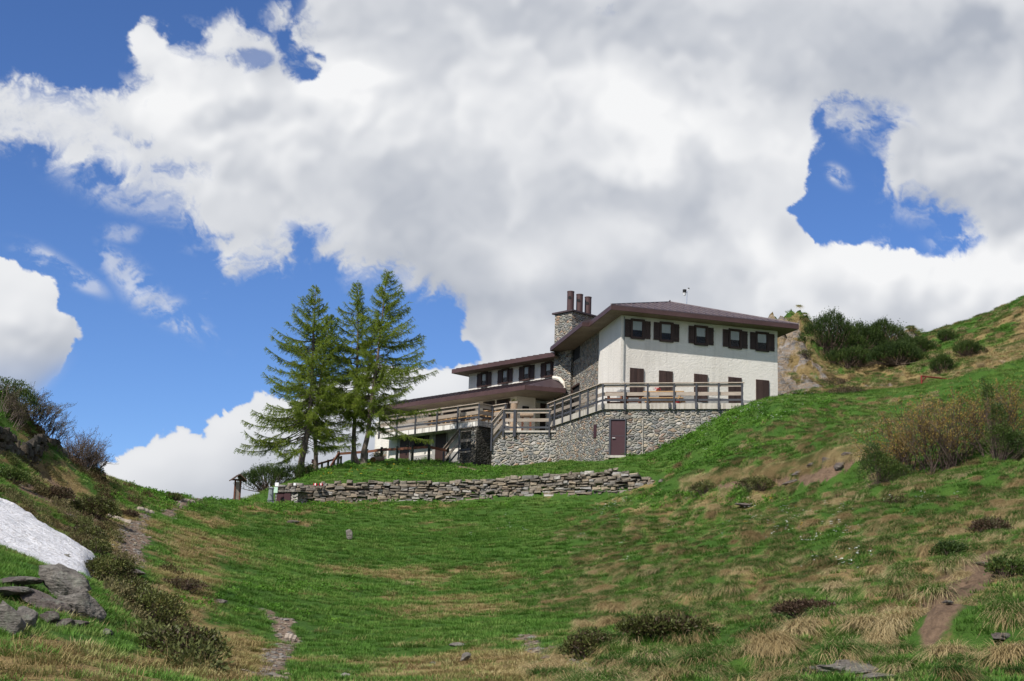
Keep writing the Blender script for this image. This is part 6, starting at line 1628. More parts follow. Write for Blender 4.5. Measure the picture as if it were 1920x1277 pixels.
# ------------------------------------------------------------------ grass, tussocks, herbs, flowers
def blades(n, rng, r0, hmin, hmax, width, lean, droop, seg=3, dirbias=None, dryfn=None):
    a = rng.uniform(0, 2 * math.pi, n); rr = r0 * np.sqrt(rng.random(n))
    base = np.stack([rr * np.cos(a), rr * np.sin(a), np.zeros(n)], 1)
    az = a + rng.normal(0, 0.8, n)
    if dirbias is not None:
        k = rng.random(n) < dirbias[1]; az = np.where(k, dirbias[0] + rng.normal(0, 0.55, n), az)
    L = rng.uniform(hmin, hmax, n); ln = lean * rng.uniform(0.4, 1.3, n); dr = droop * rng.uniform(0.6, 1.3, n)
    u = np.linspace(0, 1, seg + 1)
    hd = np.stack([np.cos(az), np.sin(az), np.zeros(n)], 1)
    sdv = np.stack([-np.sin(az), np.cos(az), np.zeros(n)], 1)
    V = []; D = []
    dry = dryfn(az, n) if dryfn else np.zeros(n)
    for k, uu in enumerate(u):
        p = base + hd * (L * (np.sin(ln) * uu + 0.55 * dr * uu ** 2))[:, None] + np.array([0, 0, 1.0]) * (L * (np.cos(ln) * uu - dr * uu ** 2))[:, None]
        w = width * (1 - uu) ** 0.7 * rng.uniform(0.8, 1.2, n)
        if k < seg: V.append(p - sdv * w[:, None] / 2); V.append(p + sdv * w[:, None] / 2)
        else: V.append(p)
    per = 2 * seg + 1
    P = np.stack(V, 1).reshape(-1, 3)
    loops = []; sizes = []
    q = []
    for k in range(seg - 1): q.append([2 * k, 2 * k + 1, 2 * k + 3, 2 * k + 2])
    base_i = np.arange(n)[:, None] * per
    Q = np.concatenate([(base_i + np.array(x)).reshape(-1, 4) for x in q]) if q else np.zeros((0, 4), int)
    T = (base_i + np.array([2 * seg - 2, 2 * seg - 1, 2 * seg]))
    loops = np.concatenate([Q.ravel(), T.ravel()]); sizes = np.concatenate([np.full(len(Q), 4), np.full(len(T), 3)])
    hgt = np.tile(np.array([v for uu in u[:-1] for v in (uu, uu)] + [1.0]), n)
    return P, loops, sizes, np.repeat(dry, per), hgt
def join(parts):
    n = 0; V = []; L = []; S = []; D = []; Hh = []
    for P, l, s, d, h in parts: V.append(P); L.append(l + n); S.append(s); D.append(d); Hh.append(h); n += len(P)
    return np.concatenate(V), np.concatenate(L), np.concatenate(S), np.concatenate(D), np.concatenate(Hh)
def proto(name, parts, mat):
    V, L, S, D, Hh = join(parts)
    o = raw_mesh(name, V, L, S, mat, None, None, False, False, {'dry': D, 'hgt': Hh})
    COL.objects.unlink(o); return o
def grass_mat(name, greens, straw, trans=0.3):
    n = NT(name)
    g = n.ramp(n.attr('tint', 'INSTANCER'), greens)
    s = n.ramp(n.attr('tint', 'INSTANCER'), straw)
    f = n.math('ADD', n.attr('dry'), n.attr('straw', 'INSTANCER'), clamp=True)
    c = n.mix(f, g, s)
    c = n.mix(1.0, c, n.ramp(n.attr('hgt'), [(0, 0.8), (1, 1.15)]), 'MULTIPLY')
    a = n.bsdf(c, 0.6, spec=0.15)
    tr = n.n('ShaderNodeBsdfTranslucent'); n.put(tr.inputs[0], c)
    mx = n.n('ShaderNodeMixShader'); mx.inputs[0].default_value = trans
    n.t.links.new(a, mx.inputs[1]); n.t.links.new(tr.outputs[0], mx.inputs[2])
    return n.done(mx.outputs[0])
GREEN = [(0, (0.050, 0.120, 0.018)), (0.35, (0.078, 0.180, 0.024)), (0.7, (0.106, 0.220, 0.034)), (1, (0.155, 0.250, 0.048))]
STRAW = [(0, (0.20, 0.14, 0.06)), (0.4, (0.32, 0.24, 0.105)), (0.75, (0.42, 0.33, 0.16)), (1, (0.50, 0.41, 0.23))]
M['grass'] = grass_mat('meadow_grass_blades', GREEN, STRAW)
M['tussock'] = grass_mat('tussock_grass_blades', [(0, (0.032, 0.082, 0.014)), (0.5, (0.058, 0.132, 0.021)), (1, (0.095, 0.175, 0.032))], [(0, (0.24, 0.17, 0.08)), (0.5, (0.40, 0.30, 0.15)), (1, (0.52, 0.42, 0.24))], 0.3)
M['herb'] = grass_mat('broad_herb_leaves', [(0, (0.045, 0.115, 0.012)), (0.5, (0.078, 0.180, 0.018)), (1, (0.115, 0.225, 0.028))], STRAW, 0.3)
rp = np.random.default_rng(77)
pr_grass = [proto('grass_clump', [blades(70, rp, 0.17, 0.06, 0.15, 0.011, 0.5, 0.25, 2)], M['grass']) for _ in range(4)]
pr_mat = [proto('dead_grass_mat', [blades(80, rp, 0.19, 0.10, 0.24, 0.011, 1.15, 0.35, 2, (-math.pi / 2, 0.5))], M['grass']) for _ in range(3)]
# tussocks: green mop, dead skirt hanging down the slope (local -Y)
def dryside(az, n): return np.where(np.sin(az) < -0.45, (rp.random(n) < 0.75) * 1.0, (rp.random(n) < 0.12) * 1.0)
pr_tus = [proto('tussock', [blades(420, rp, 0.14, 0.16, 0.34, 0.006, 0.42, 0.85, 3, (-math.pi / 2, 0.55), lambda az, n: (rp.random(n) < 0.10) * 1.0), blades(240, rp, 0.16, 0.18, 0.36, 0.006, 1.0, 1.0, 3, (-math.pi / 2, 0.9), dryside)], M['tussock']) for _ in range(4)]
def herb_part(n, r0, h):
    a = rp.uniform(0, 6.28, n); rr = r0 * np.sqrt(rp.random(n)); c = np.stack([rr * np.cos(a), rr * np.sin(a), rp.uniform(0.3, 1, n) * h], 1)
    V, L, S, k = leaves(c, np.stack([np.cos(a), np.sin(a), rp.uniform(0.1, 0.8, n)], 1), rp, 0.07, 0.055, 1)
    return V, L, S, np.zeros(len(V)), np.full(len(V), 0.8)
pr_herb = [proto('herb_clump', [herb_part(46, 0.2, 0.15), blades(25, rp, 0.17, 0.08, 0.18, 0.011, 0.5, 0.25, 2)], M['herb']) for _ in range(3)]
def flower_part(n, r0, h0, h1, size):
    V = []; L = []; S = []; k = 0
    for i in range(n):
        a = rp.uniform(0, 6.28); r = r0 * math.sqrt(rp.random()); c = np.array([r * math.cos(a), r * math.sin(a), rp.uniform(h0, h1)])
        for j in range(5):
            q = c + rp.normal(0, size * 0.45, 3) * [1, 1, 0.35]; b = rp.uniform(0, 6.28)
            s_ = size * rp.uniform(0.35, 0.6); tl = rp.normal(0, 0.35, 2)
            V += [q + [s_ * math.cos(b + t), s_ * math.sin(b + t), s_ * (tl[0] * math.cos(b + t) + tl[1] * math.sin(b + t))] for t in (0, 1.57, 3.14, 4.71)]
            L += [k, k + 1, k + 2, k + 3]; S.append(4); k += 4
    return np.array(V), np.array(L), np.array(S), np.zeros(k), np.ones(k)
M['white_flower'] = leaf_mat('white_umbel_flowers', [(0, (0.62, 0.64, 0.58)), (1, (0.74, 0.74, 0.68))], 0.3)
M['yellow_flower'] = leaf_mat('yellow_dandelion_flowers', [(0, (0.65, 0.42, 0.02)), (1, (0.7, 0.5, 0.03))], 0.3)
pr_white = [proto('white_umbels', [flower_part(4, 0.16, 0.10, 0.26, 0.022)], M['white_flower']) for _ in range(3)]
pr_yellow = [proto('yellow_blossoms', [flower_part(2, 0.12, 0.10, 0.2, 0.032)], M['yellow_flower']) for _ in range(2)]

def scatter_group(name, protos):
    g = bpy.data.node_groups.new(name + '_scatter', 'GeometryNodeTree')
    g.interface.new_socket('Geometry', in_out='INPUT', socket_type='NodeSocketGeometry')
    g.interface.new_socket('Geometry', in_out='OUTPUT', socket_type='NodeSocketGeometry')
    N = g.nodes; gi = N.new('NodeGroupInput'); go = N.new('NodeGroupOutput')
    ip = N.new('GeometryNodeInstanceOnPoints'); jn = N.new('GeometryNodeJoinGeometry')
    for p in protos:
        oi = N.new('GeometryNodeObjectInfo'); oi.inputs['Object'].default_value = p; oi.inputs['As Instance'].default_value = True
        g.links.new(oi.outputs['Geometry'], jn.inputs[0])
    def na(nm, ty):
        a = N.new('GeometryNodeInputNamedAttribute'); a.data_type = ty; a.inputs['Name'].default_value = nm; return a.outputs[0]
    er = N.new('FunctionNodeEulerToRotation'); g.links.new(na('rot', 'FLOAT_VECTOR'), er.inputs[0])
    g.links.new(gi.outputs[0], ip.inputs['Points']); g.links.new(jn.outputs[0], ip.inputs['Instance'])
    ip.inputs['Pick Instance'].default_value = True
    g.links.new(na('idx', 'INT'), ip.inputs['Instance Index']); g.links.new(er.outputs[0], ip.inputs['Rotation']); g.links.new(na('scl', 'FLOAT'), ip.inputs['Scale'])
    g.links.new(ip.outputs[0], go.inputs[0])
    return g
def scatter(name, label, protos, P, rot, scl, tint, straw):
    me = bpy.data.meshes.new(name); n = len(P)
    me.vertices.add(n); me.vertices.foreach_set('co', P.astype(np.float32).ravel())
    for k, ty, v in (('rot', 'FLOAT_VECTOR', rot), ('scl', 'FLOAT', scl), ('tint', 'FLOAT', tint), ('straw', 'FLOAT', straw), ('idx', 'INT', RNG.integers(0, len(protos), n))):
        a = me.attributes.new(k, ty, 'POINT')
        a.data.foreach_set('vector' if ty == 'FLOAT_VECTOR' else 'value', np.ascontiguousarray(v, dtype=np.int32 if ty == 'INT' else np.float32).ravel())
    o = bpy.data.objects.new(name, me); COL.objects.link(o)
    md = o.modifiers.new('scatter', 'NODES'); md.node_group = scatter_group(name, protos)
    return tag(o, label, kind='stuff')

def inside(poly, x, y):
    c = np.zeros(np.shape(x), bool); k = len(poly)
    for i in range(k):
        (x0, y0), (x1, y1) = poly[i], poly[(i + 1) % k]
        if y0 == y1: continue
        c ^= ((y0 > y) != (y1 > y)) & (x < (x1 - x0) * (y - y0) / (y1 - y0) + x0)
    return c
NOGO = [[tuple(q[:2]) for q in fp], [tuple(FA.P(s, n, 0)[:2]) for s, n in ((-0.4, -0.1), (sR, 0.0), (sR, -12), (-4, -12))],
        [tuple(FL0.P(s, n, 0)[:2]) for s, n in ((sl0, 0.1), (3.2, 0.1), (3.2, -9), (sl0, -9))], [tuple(FLd.P(s, n, 0)[:2]) for s, n in ((s_ll, 0.05), (1, 0.05), (3, -6), (s_ll, -6))],
        [tuple(FQ.P(s, n, 0)[:2]) for s, n in ((sq - 0.2, 0.1), (0.45, 0.1), (0.45, -1), (sq - 0.2, -1))], [tuple(FP.P(s, n, 0)[:2]) for s, n in ((-0.1, 0.1), (sP + 0.1, 0.1), (sP, -1.5), (-0.1, -1.5))]]
def spread(dens, a0=-27.0, a1=27.0, y0=10.5, y1=86.0):
    """random ground places in the fan in front of the camera, dens(Y) per square metre"""
    out = []
    for ya in np.arange(y0, y1, 1.0):
        w = ya * (math.tan(rad(a1)) - math.tan(rad(a0))); n = int(w * dens(ya))
        y = RNG.uniform(ya, ya + 1, n); x = y * RNG.uniform(math.tan(rad(a0)), math.tan(rad(a1)), n); out.append(np.stack([x, y], 1))
    q = np.concatenate(out); x, y = q[:, 0], q[:, 1]
    z = gz(x, y); zo = zones(x, y, z)
    ok = np.ones(len(x), bool)
    for p in NOGO: ok &= ~inside(p, x, y)
    sd = wall_side(x, y); ok &= ~((np.abs(sd + 0.02) < 0.32) & (zo['px'] > 510) & (zo['px'] < 1256))
    sn = np.interp(zo['px'], [-400, -60, 0, 30, 62, 95, 130, 160, 182], [760, 895, 936, 952, 976, 998, 1018, 1038, 1053])
    ok &= ~((y > 26) & (y < 41) & (zo['py'] > sn - 2) & (zo['px'] < 186))
    e = 0.25; gx = (gz_base(x + e, y) - gz_base(x - e, y)) / (2 * e); gy = (gz_base(x, y + e) - gz_base(x, y - e)) / (2 * e)
    st = np.hypot(gx, gy); zo['gx'], zo['gy'], zo['steep'] = gx, gy, st
    zo['x'], zo['y'], zo['z'] = x, y, z
    return {k: v[ok] for k, v in zo.items()}
def pick(zo, k): return {a: b[k] for a, b in zo.items()}
def lay(zo, tilt=0.8, down=False):
    n = len(zo['x']); nx, ny = -zo['gx'] * tilt, -zo['gy'] * tilt
    yaw = np.arctan2(-zo['gy'] - 0.22, -zo['gx'] * 0.55) + math.pi / 2 if down else RNG.uniform(0, 6.283, n)
    if down: yaw = yaw + RNG.normal(0, 0.35, n)
    # tilt the local z axis to the slope: rotate about world x,y then yaw (euler XYZ: yaw applied last -> express the tilt in yawed axes)
    c, s = np.cos(yaw), np.sin(yaw)
    lx, ly = nx * c + ny * s, -nx * s + ny * c
    return np.stack([-np.arctan(ly), np.arctan(lx), yaw], 1)
def xyz(zo, dz=0.0): return np.stack([zo['x'], zo['y'], zo['z'] + dz], 1)
tintf = lambda zo, sd: np.clip(0.5 + 1.1 * (fbm(zo['x'] / 2.6, zo['y'] / 2.6, 3, sd) - 0.5) + RNG.normal(0, 0.17, len(zo['x'])), 0, 1)

zo = spread(lambda y: 26 if y < 22 else 20 if y < 40 else 15 if y < 62 else 11)
keep = RNG.random(len(zo['x'])) > np.maximum.reduce([zo['dirt'] * 1.05, sstep(0.4, 0.85, zo['earth']) * 0.95, zo['rock'] * 0.9])
zo = pick(zo, keep)
sf = np.clip((zo['straw'] - 0.40 + RNG.normal(0, 0.17, len(zo['x']))) / 0.45, 0, 1)
sf = sf * (1 - 0.6 * zo['tus'] * (1 - zo['far'])); ismat = RNG.random(len(sf)) < sf * 0.75
isherb = (~ismat) & (RNG.random(len(sf)) < zo['herb'] * 0.6)
isg = ~ismat & ~isherb
size = lambda zo: (0.85 + 0.35 * RNG.random(len(zo['x']))) * (0.8 + 0.4 * sstep(20, 60, zo['y']))
za = pick(zo, isg); scatter('meadow_grass', 'short green alpine grass covering the slopes', pr_grass, xyz(za, -0.01), lay(za, 0.5), size(za), np.clip(tintf(za, 51) + 0.25 * za['behind'] * (1 - za['far']), 0, 1), np.clip(sf[isg] * 0.7 + RNG.normal(0, 0.12, isg.sum()), 0, 1))
za = pick(zo, ismat); scatter('dead_grass', 'flattened straw coloured dead grass between the green', pr_mat, xyz(za, -0.01), lay(za, 0.9, True), size(za), tintf(za, 52), np.clip(RNG.normal(0.92, 0.12, ismat.sum()), 0, 1))
za = pick(zo, isherb); scatter('meadow_herbs', 'bright green broad leaved herbs near the hut', pr_herb, xyz(za, -0.01), lay(za, 0.5), size(za) * 0.8, tintf(za, 53), np.zeros(isherb.sum()))
zt3 = spread(lambda y: 7.5 if y < 40 else 5.5, -27, 27, 10.5, 86)
zt3 = pick(zt3, (RNG.random(len(zt3['x'])) < zt3['tus'] * (1 - 0.85 * zt3['dirt']) * (1 - 0.75 * zt3['earth']) * (1 - zt3['rock'])))
zf3 = spread(lambda y: 2.6, 10, 27, 86, 112); zf3 = pick(zf3, (RNG.random(len(zf3['x'])) < zf3['tus'] * (1 - zf3['rock'])))
zt3 = {k: np.concatenate([zt3[k], zf3[k]]) for k in zt3}
dryw = 0.9 * sstep(0.54, 0.65, fbm(zt3['x'] / 0.65, zt3['y'] / 0.65, 2, 61) + (zt3['straw'] - 0.45) * 0.22 + RNG.normal(0, 0.05, len(zt3['x'])))
# the turf lip of the eroded bank, fringed with hanging dead grass
lipP = []
LIP = [(1285, 906), (1330, 894), (1380, 888), (1430, 884), (1475, 876), (1515, 864), (1550, 850), (1590, 846), (1625, 848)]
for k in range(260):
    u = RNG.uniform(0, len(LIP) - 1.001); a = int(u); q = np.array(LIP[a]) + (np.array(LIP[a + 1]) - np.array(LIP[a])) * (u - a)
    lipP.append(Gray(q[0], q[1] + abs(RNG.normal(0, 7)) - 3, 44, 64, 400))
lipP = np.array(lipP); lz = zones(lipP[:, 0], lipP[:, 1], lipP[:, 2]); lx, ly = lipP[:, 0], lipP[:, 1]; e_ = 0.25
lz.update(x=lx, y=ly, z=lipP[:, 2] + 0.04, gx=(gz_base(lx + e_, ly) - gz_base(lx - e_, ly)) / (2 * e_), gy=(gz_base(lx, ly + e_) - gz_base(lx, ly - e_)) / (2 * e_)); lz['steep'] = np.hypot(lz['gx'], lz['gy'])
nl = len(lipP); zt3 = {k: np.concatenate([zt3[k], lz[k]]) for k in zt3}; dryw = np.concatenate([dryw, np.where(RNG.random(nl) < 0.65, 0.85, 0.1)])
scatter('tussock_grass', 'drooping grass tussocks with green mops and straw skirts', pr_tus, xyz(zt3, 0.0), lay(zt3, 0.55, True), RNG.uniform(0.7, 1.25, len(dryw)) * (1 + 0.35 * sstep(60, 85, zt3['y'])), tintf(zt3, 54), dryw)
zf = spread(lambda y: 6.0, 8, 27, 79, 112); zf = pick(zf, RNG.random(len(zf['x'])) > np.maximum(zf['rock'] * 0.95, 0.15))
s2 = np.clip((zf['straw'] - 0.40) / 0.3 + RNG.normal(0, 0.15, len(zf['x'])), 0, 1)
scatter('hill_grass', 'mixed green and dry grass on the hill behind the hut', pr_grass + pr_mat, xyz(zf, 0.0), lay(zf, 0.7, True), RNG.uniform(1.2, 1.9, len(s2)), tintf(zf, 55), s2)
def flowers(name, label, protos, spots, sd):
    zo = spread(lambda y: 14 if y < 45 else 9, -27, 27, 14, 84); w = np.zeros(len(zo['x']))
    for cx, cy, rx, ry, ro, a in spots: w = np.maximum(w, a * blob(zo['px'], zo['py'], cx, cy, rx, ry, ro))
    w = w * sstep(0.42, 0.68, fbm(zo['x'] / 0.9, zo['y'] / 0.9, 3, sd)) * 0.6
    zo = pick(zo, RNG.random(len(w)) < w); n = len(zo['x'])
    scatter(name, label, protos, xyz(zo), lay(zo, 0.4), RNG.uniform(0.8, 1.4, n), RNG.random(n), np.zeros(n))
flowers('white_flowers', 'small white flowers scattered in the grass', pr_white, [(1400, 790, 90, 16, -0.25, 0.9), (1350, 835, 70, 22, -0.3, 0.5), (1450, 765, 80, 12, -0.1, 0.8), (1155, 960, 45, 26, 0.3, 0.8), (1110, 1000, 70, 16, -0.5, 0.5), (1400, 965, 170, 34, 0.05, 0.55), (1540, 1015, 80, 40, 0, 0.5), (1300, 945, 60, 16, 0, 0.4), (1180, 1060, 60, 30, 0, 0.15), (1700, 950, 120, 20, 0, 0.15), (930, 985, 60, 20, 0, 0.2), (1590, 1080, 60, 30, 0, 0.2)], 63)
flowers('yellow_flowers', 'tiny yellow flowers dotted over the grass', pr_yellow, [(620, 893, 80, 14, 0, 0.7), (760, 885, 120, 18, 0, 0.3), (1572, 1049, 22, 8, 0, 1.0), (1480, 1000, 40, 10, 0, 0.3), (1780, 965, 90, 12, 0, 0.3), (640, 950, 60, 8, 0, 0.3), (1440, 960, 60, 20, 0, 0.2)], 64)

# loose stones on the gravel path
M['gravel'] = drystone('path_gravel', 0.75)
def pebble(seed):
    V, F = boulder_mesh(seed, 5, 1, 0.05); V = V * np.array([0.05, 0.04, 0.022])
    o = raw_mesh('pebble', V, [i for f in F for i in f], [3] * len(F), M['gravel'], None, np.full(len(V), (seed * 0.37) % 1.0), False, False); COL.objects.unlink(o); return o
zp = spread(lambda y: 60, -27, 5, 14, 70); zp = pick(zp, RNG.random(len(zp['x'])) < np.clip(zp['dirt'] * 0.8 + 0.15 * zp['earth'], 0, 1)); n_ = len(zp['x'])
scatter('path_gravel', 'loose stones and gravel on the footpaths', [pebble(i) for i in range(900, 908)], xyz(zp, 0.0), lay(zp, 1.0), RNG.uniform(0.4, 1.0, n_) ** 2 * 2.0, RNG.random(n_), np.zeros(n_))

# low heath clinging to the shady banks
M['heath'] = grass_mat('heath_leaves', [(0, (0.075, 0.048, 0.028)), (0.4, (0.08, 0.068, 0.028)), (0.75, (0.080, 0.098, 0.028)), (1, (0.14, 0.12, 0.055))], STRAW, 0.25)
def heath_part(n, r0, h):
    d = rp.normal(size=(n, 3)); d /= np.linalg.norm(d, axis=1)[:, None]; d[:, 2] = np.abs(d[:, 2]); c = d * np.array([r0, r0, h]) * rp.uniform(0.5, 1.05, (n, 1))
    V, L, S, k = leaves(c, d, rp, 0.04, 0.022, 3); return V, L, S, np.zeros(len(V)), np.full(len(V), 0.8)
pr_heath = [proto('heath_tuft', [heath_part(150, 0.24, 0.20), blades(60, rp, 0.2, 0.12, 0.3, 0.006, 0.4, 0.2, 2, None, lambda az, n: (rp.random(n) < 0.4) * 1.0)], M['heath']) for _ in range(4)]
zh = spread(lambda y: 5.5, -27, 0, 13, 62); B = lambda *a: blob(zh['px'], zh['py'], *a)
wh = np.maximum.reduce([0.75 * B(225, 1110, 70, 40, 0.85), 0.65 * B(290, 1180, 80, 36, 0.7), 0.3 * B(370, 1245, 70, 22, 0.5), 0.6 * B(130, 985, 90, 30, 0.6), 0.5 * B(170, 940, 60, 30), 0.75 * B(90, 860, 140, 34, 0.4), 0.8 * B(50, 800, 90, 50, 0.6), 0.5 * B(60, 930, 90, 40), 0.35 * B(350, 1100, 60, 26), 0.4 * B(205, 1030, 30, 40), 0.4 * B(40, 910, 60, 20)])
wh = wh * sstep(0.32, 0.55, fbm(zh['x'] / 0.9, zh['y'] / 0.9, 3, 83)) * (1 - zh['dirt'])
zh = pick(zh, RNG.random(len(wh)) < wh); n_ = len(zh['x'])
scatter('heather', 'low brown and green heath covering the shady banks by the path', pr_heath, xyz(zh, -0.02), lay(zh, 0.8), RNG.uniform(0.6, 1.5, n_), RNG.random(n_), np.zeros(n_))

# ------------------------------------------------------------------ clouds on the far sky
STEP = 2.0
cpx, cpy = np.meshgrid(np.arange(-400, 2321, STEP), np.arange(-300, 1011, STEP))
def polymask(poly): return inside(poly, cpx, cpy).astype(float)
def gblur(a, sig):
    s = sig / STEP; ny, nx = a.shape
    pad = int(3 * s) + 2; b = np.pad(a, pad, mode='edge')
    fy = np.fft.fftfreq(b.shape[0]); fx = np.fft.rfftfreq(b.shape[1])
    k = np.exp(-2 * (math.pi * s) ** 2 * (fy[:, None] ** 2 + fx[None] ** 2))
    return np.fft.irfft2(np.fft.rfft2(b) * k, b.shape)[pad:pad + ny, pad:pad + nx]
MAIN = [(-420, 150), (-100, 165), (0, 160), (60, 148), (110, 158), (165, 172), (230, 180), (284, 168), (262, 112), (246, 68), (284, 34), (318, 78), (352, 72), (398, 82), (430, 38), (450, 36), (482, 62), (505, 98), (528, 118), (510, 128), (540, 140), (575, 156), (598, 146), (618, 108), (582, 92), (550, 70), (545, 42), (515, 16), (545, 10), (575, -20), (600, -400), (2400, -400), (2400, 1100), (860, 1100),
        (890, 700), (900, 655), (880, 640), (868, 590), (850, 556), (800, 552), (766, 556), (792, 512), (785, 498), (740, 484), (690, 498), (655, 502), (618, 478), (596, 452), (604, 424), (580, 418), (552, 440), (546, 492), (520, 506), (484, 490), (462, 502), (430, 518), (424, 480), (428, 430), (400, 424), (372, 430), (350, 398), (322, 372), (290, 352), (262, 336), (216, 340), (180, 312), (140, 300), (100, 296), (40, 270), (0, 262), (-420, 250)]
HOLE = [(1532, 236), (1538, 206), (1570, 190), (1612, 186), (1652, 212), (1694, 248), (1664, 262), (1668, 300), (1648, 352), (1690, 366), (1742, 388), (1806, 408), (1850, 430), (1826, 468), (1775, 490), (1738, 474), (1700, 464), (1642, 462), (1590, 456), (1552, 446), (1540, 466), (1518, 450), (1500, 420), (1476, 392), (1502, 384), (1522, 350), (1526, 310), (1530, 288), (1546, 262)]
LOW = [(150, 960), (184, 916), (205, 868), (250, 842), (300, 818), (338, 804), (356, 822), (372, 838), (392, 796), (428, 772), (455, 748), (500, 742), (545, 752), (600, 730), (660, 705), (720, 694), (790, 704), (830, 692), (858, 684), (900, 690), (960, 715), (1100, 700), (1100, 1100), (120, 1100)]
LEFT = [(-420, 440), (-60, 480), (12, 488), (32, 505), (38, 520), (62, 522), (84, 518), (96, 534), (104, 562), (112, 584), (138, 606), (141, 640), (122, 672), (92, 704), (60, 742), (20, 762), (-420, 800)]
def warp(a, dx, dy):
    fx = np.clip((cpx + dx + 400) / STEP, 0, a.shape[1] - 1.001); fy = np.clip((cpy + dy + 300) / STEP, 0, a.shape[0] - 1.001)
    i = fy.astype(int); j = fx.astype(int); u = fx - j; v = fy - i
    return (a[i, j] * (1 - u) + a[i, j + 1] * u) * (1 - v) + (a[i + 1, j] * (1 - u) + a[i + 1, j + 1] * u) * v
dx_ = (fbm(cpx / 110, cpy / 110, 6, 201, 0.56) - 0.5) * 80; dy_ = (fbm(cpx / 110, cpy / 110, 6, 202, 0.56) - 0.5) * 80
n_f = np.clip((fbm(cpx / 60 + dx_ / 40, cpy / 48 + dy_ / 40, 7, 203, 0.62) - 0.5) * 2.1 + 0.5, 0, 1)
bil = 1 - np.abs(2 * fbm(cpx / 52 + dx_ / 60, cpy / 52 + dy_ / 60, 5, 204, 0.55) - 1)
mm = gblur(polymask(MAIN) * (1 - polymask(HOLE)), 10)
mm = warp(mm, dx_ * 0.5, dy_ * 0.5)
wide = gblur(polymask(MAIN) * (1 - polymask(HOLE)), 30)
wisp_edge = np.clip(blob(cpx, cpy, 60, 215, 300, 110) + blob(cpx, cpy, 420, 80, 150, 80) + blob(cpx, cpy, 470, 440, 280, 120) + blob(cpx, cpy, 760, 540, 140, 60) + blob(cpx, cpy, 1620, 220, 110, 60) + blob(cpx, cpy, 1740, 400, 140, 60) + 0.8 * blob(cpx, cpy, 1690, 290, 70, 90) + 0.7 * blob(cpx, cpy, 1810, 460, 80, 40) + blob(cpx, cpy, 560, 60, 70, 80) + blob(cpx, cpy, 250, 330, 200, 80), 0, 1)
mm = mm * (1 - 0.6 * wisp_edge) + wide * 0.6 * wisp_edge
edgef = np.clip(4 * mm * (1 - mm), 0, 1) ** 0.5
f1 = mm + (n_f - 0.5) * edgef * (0.75 + 0.55 * wisp_edge)
wid = 0.14 + 0.36 * wisp_edge
d_main = sstep(0.5 - wid, 0.5 + wid, f1)
# soft gaps inside the ragged parts
gap = blob(cpx, cpy, 455, 112, 56, 22) * 0.9 + blob(cpx, cpy, 598, 436, 34, 26) * 0.45 + blob(cpx, cpy, 265, 265, 26, 18) * 0.6 + blob(cpx, cpy, 40, 225, 60, 26) * 0.45 + blob(cpx, cpy, 180, 250, 60, 26) * 0.3 + blob(cpx, cpy, 1140, 16, 40, 18) * 0.25 + blob(cpx, cpy, 320, 320, 90, 30) * 0.4
d_main = d_main * (1 - 0.75 * sstep(0.15, 1.15, gap * 0.95 + (n_f - 0.5) * 1.6 * np.clip(gap * 2.5, 0, 1)))
def cumulus(poly, soft=0.07, a=0.5, blur=8):
    m = warp(gblur(polymask(poly), blur), dx_ * 0.35, dy_ * 0.35)
    f = m + ((bil - 0.6) * a + (n_f - 0.5) * 0.35) * np.clip(4 * m * (1 - m), 0, 1) ** 0.5
    return sstep(0.5 - soft, 0.5 + soft, f), m
d_low, m_low = cumulus(LOW, 0.10, 1.0, 13)
d_left, m_left = cumulus(LEFT, 0.10, 1.0, 13)
soft_left = sstep(640, 720, cpy) * 0.85
d_left = d_left * (1 - soft_left) + soft_left * sstep(0.1, 0.9, gblur(polymask(LEFT), 26)) * 0.75
n_w = np.clip((fbm(cpx / 50 + dx_ / 40, cpy / 34 + dy_ / 40, 7, 205, 0.62) - 0.5) * 1.8 + 0.5, 0, 1)
def wisp(cx, cy, rx, ry, rot, s): return s * np.clip(blob(cpx, cpy, cx, cy, rx, ry, rot) * 1.5, 0, 1) * sstep(0.25, 0.85, n_w)
d_w = np.maximum.reduce([wisp(90, 492, 60, 20, 0.5, 0.55), wisp(150, 524, 50, 16, 0.5, 0.5), wisp(245, 520, 70, 26, 0.75, 0.6), wisp(310, 580, 90, 26, 0.55, 0.62), wisp(228, 437, 34, 16, 0.0, 0.4), wisp(388, 566, 12, 14, 0, 0.4), wisp(1572, 330, 26, 14, 0.7, 0.9), wisp(1608, 232, 50, 30, 0.6, 0.75), wisp(1790, 446, 40, 24, 0.0, 1.0), wisp(1700, 380, 60, 30, 0.4, 0.4), wisp(240, 360, 110, 34, 0.3, 0.5), wisp(700, 120, 6, 6, 0, 0.1)])
thin = wisp(640, 30, 60, 60, 0.2, 0.3)
dens = 1 - (1 - d_main) * (1 - d_low) * (1 - d_left) * (1 - d_w) * (1 - thin)
dens = dens * sstep(-395, -300, cpx) * sstep(2315, 2220, cpx) * sstep(-295, -200, cpy)
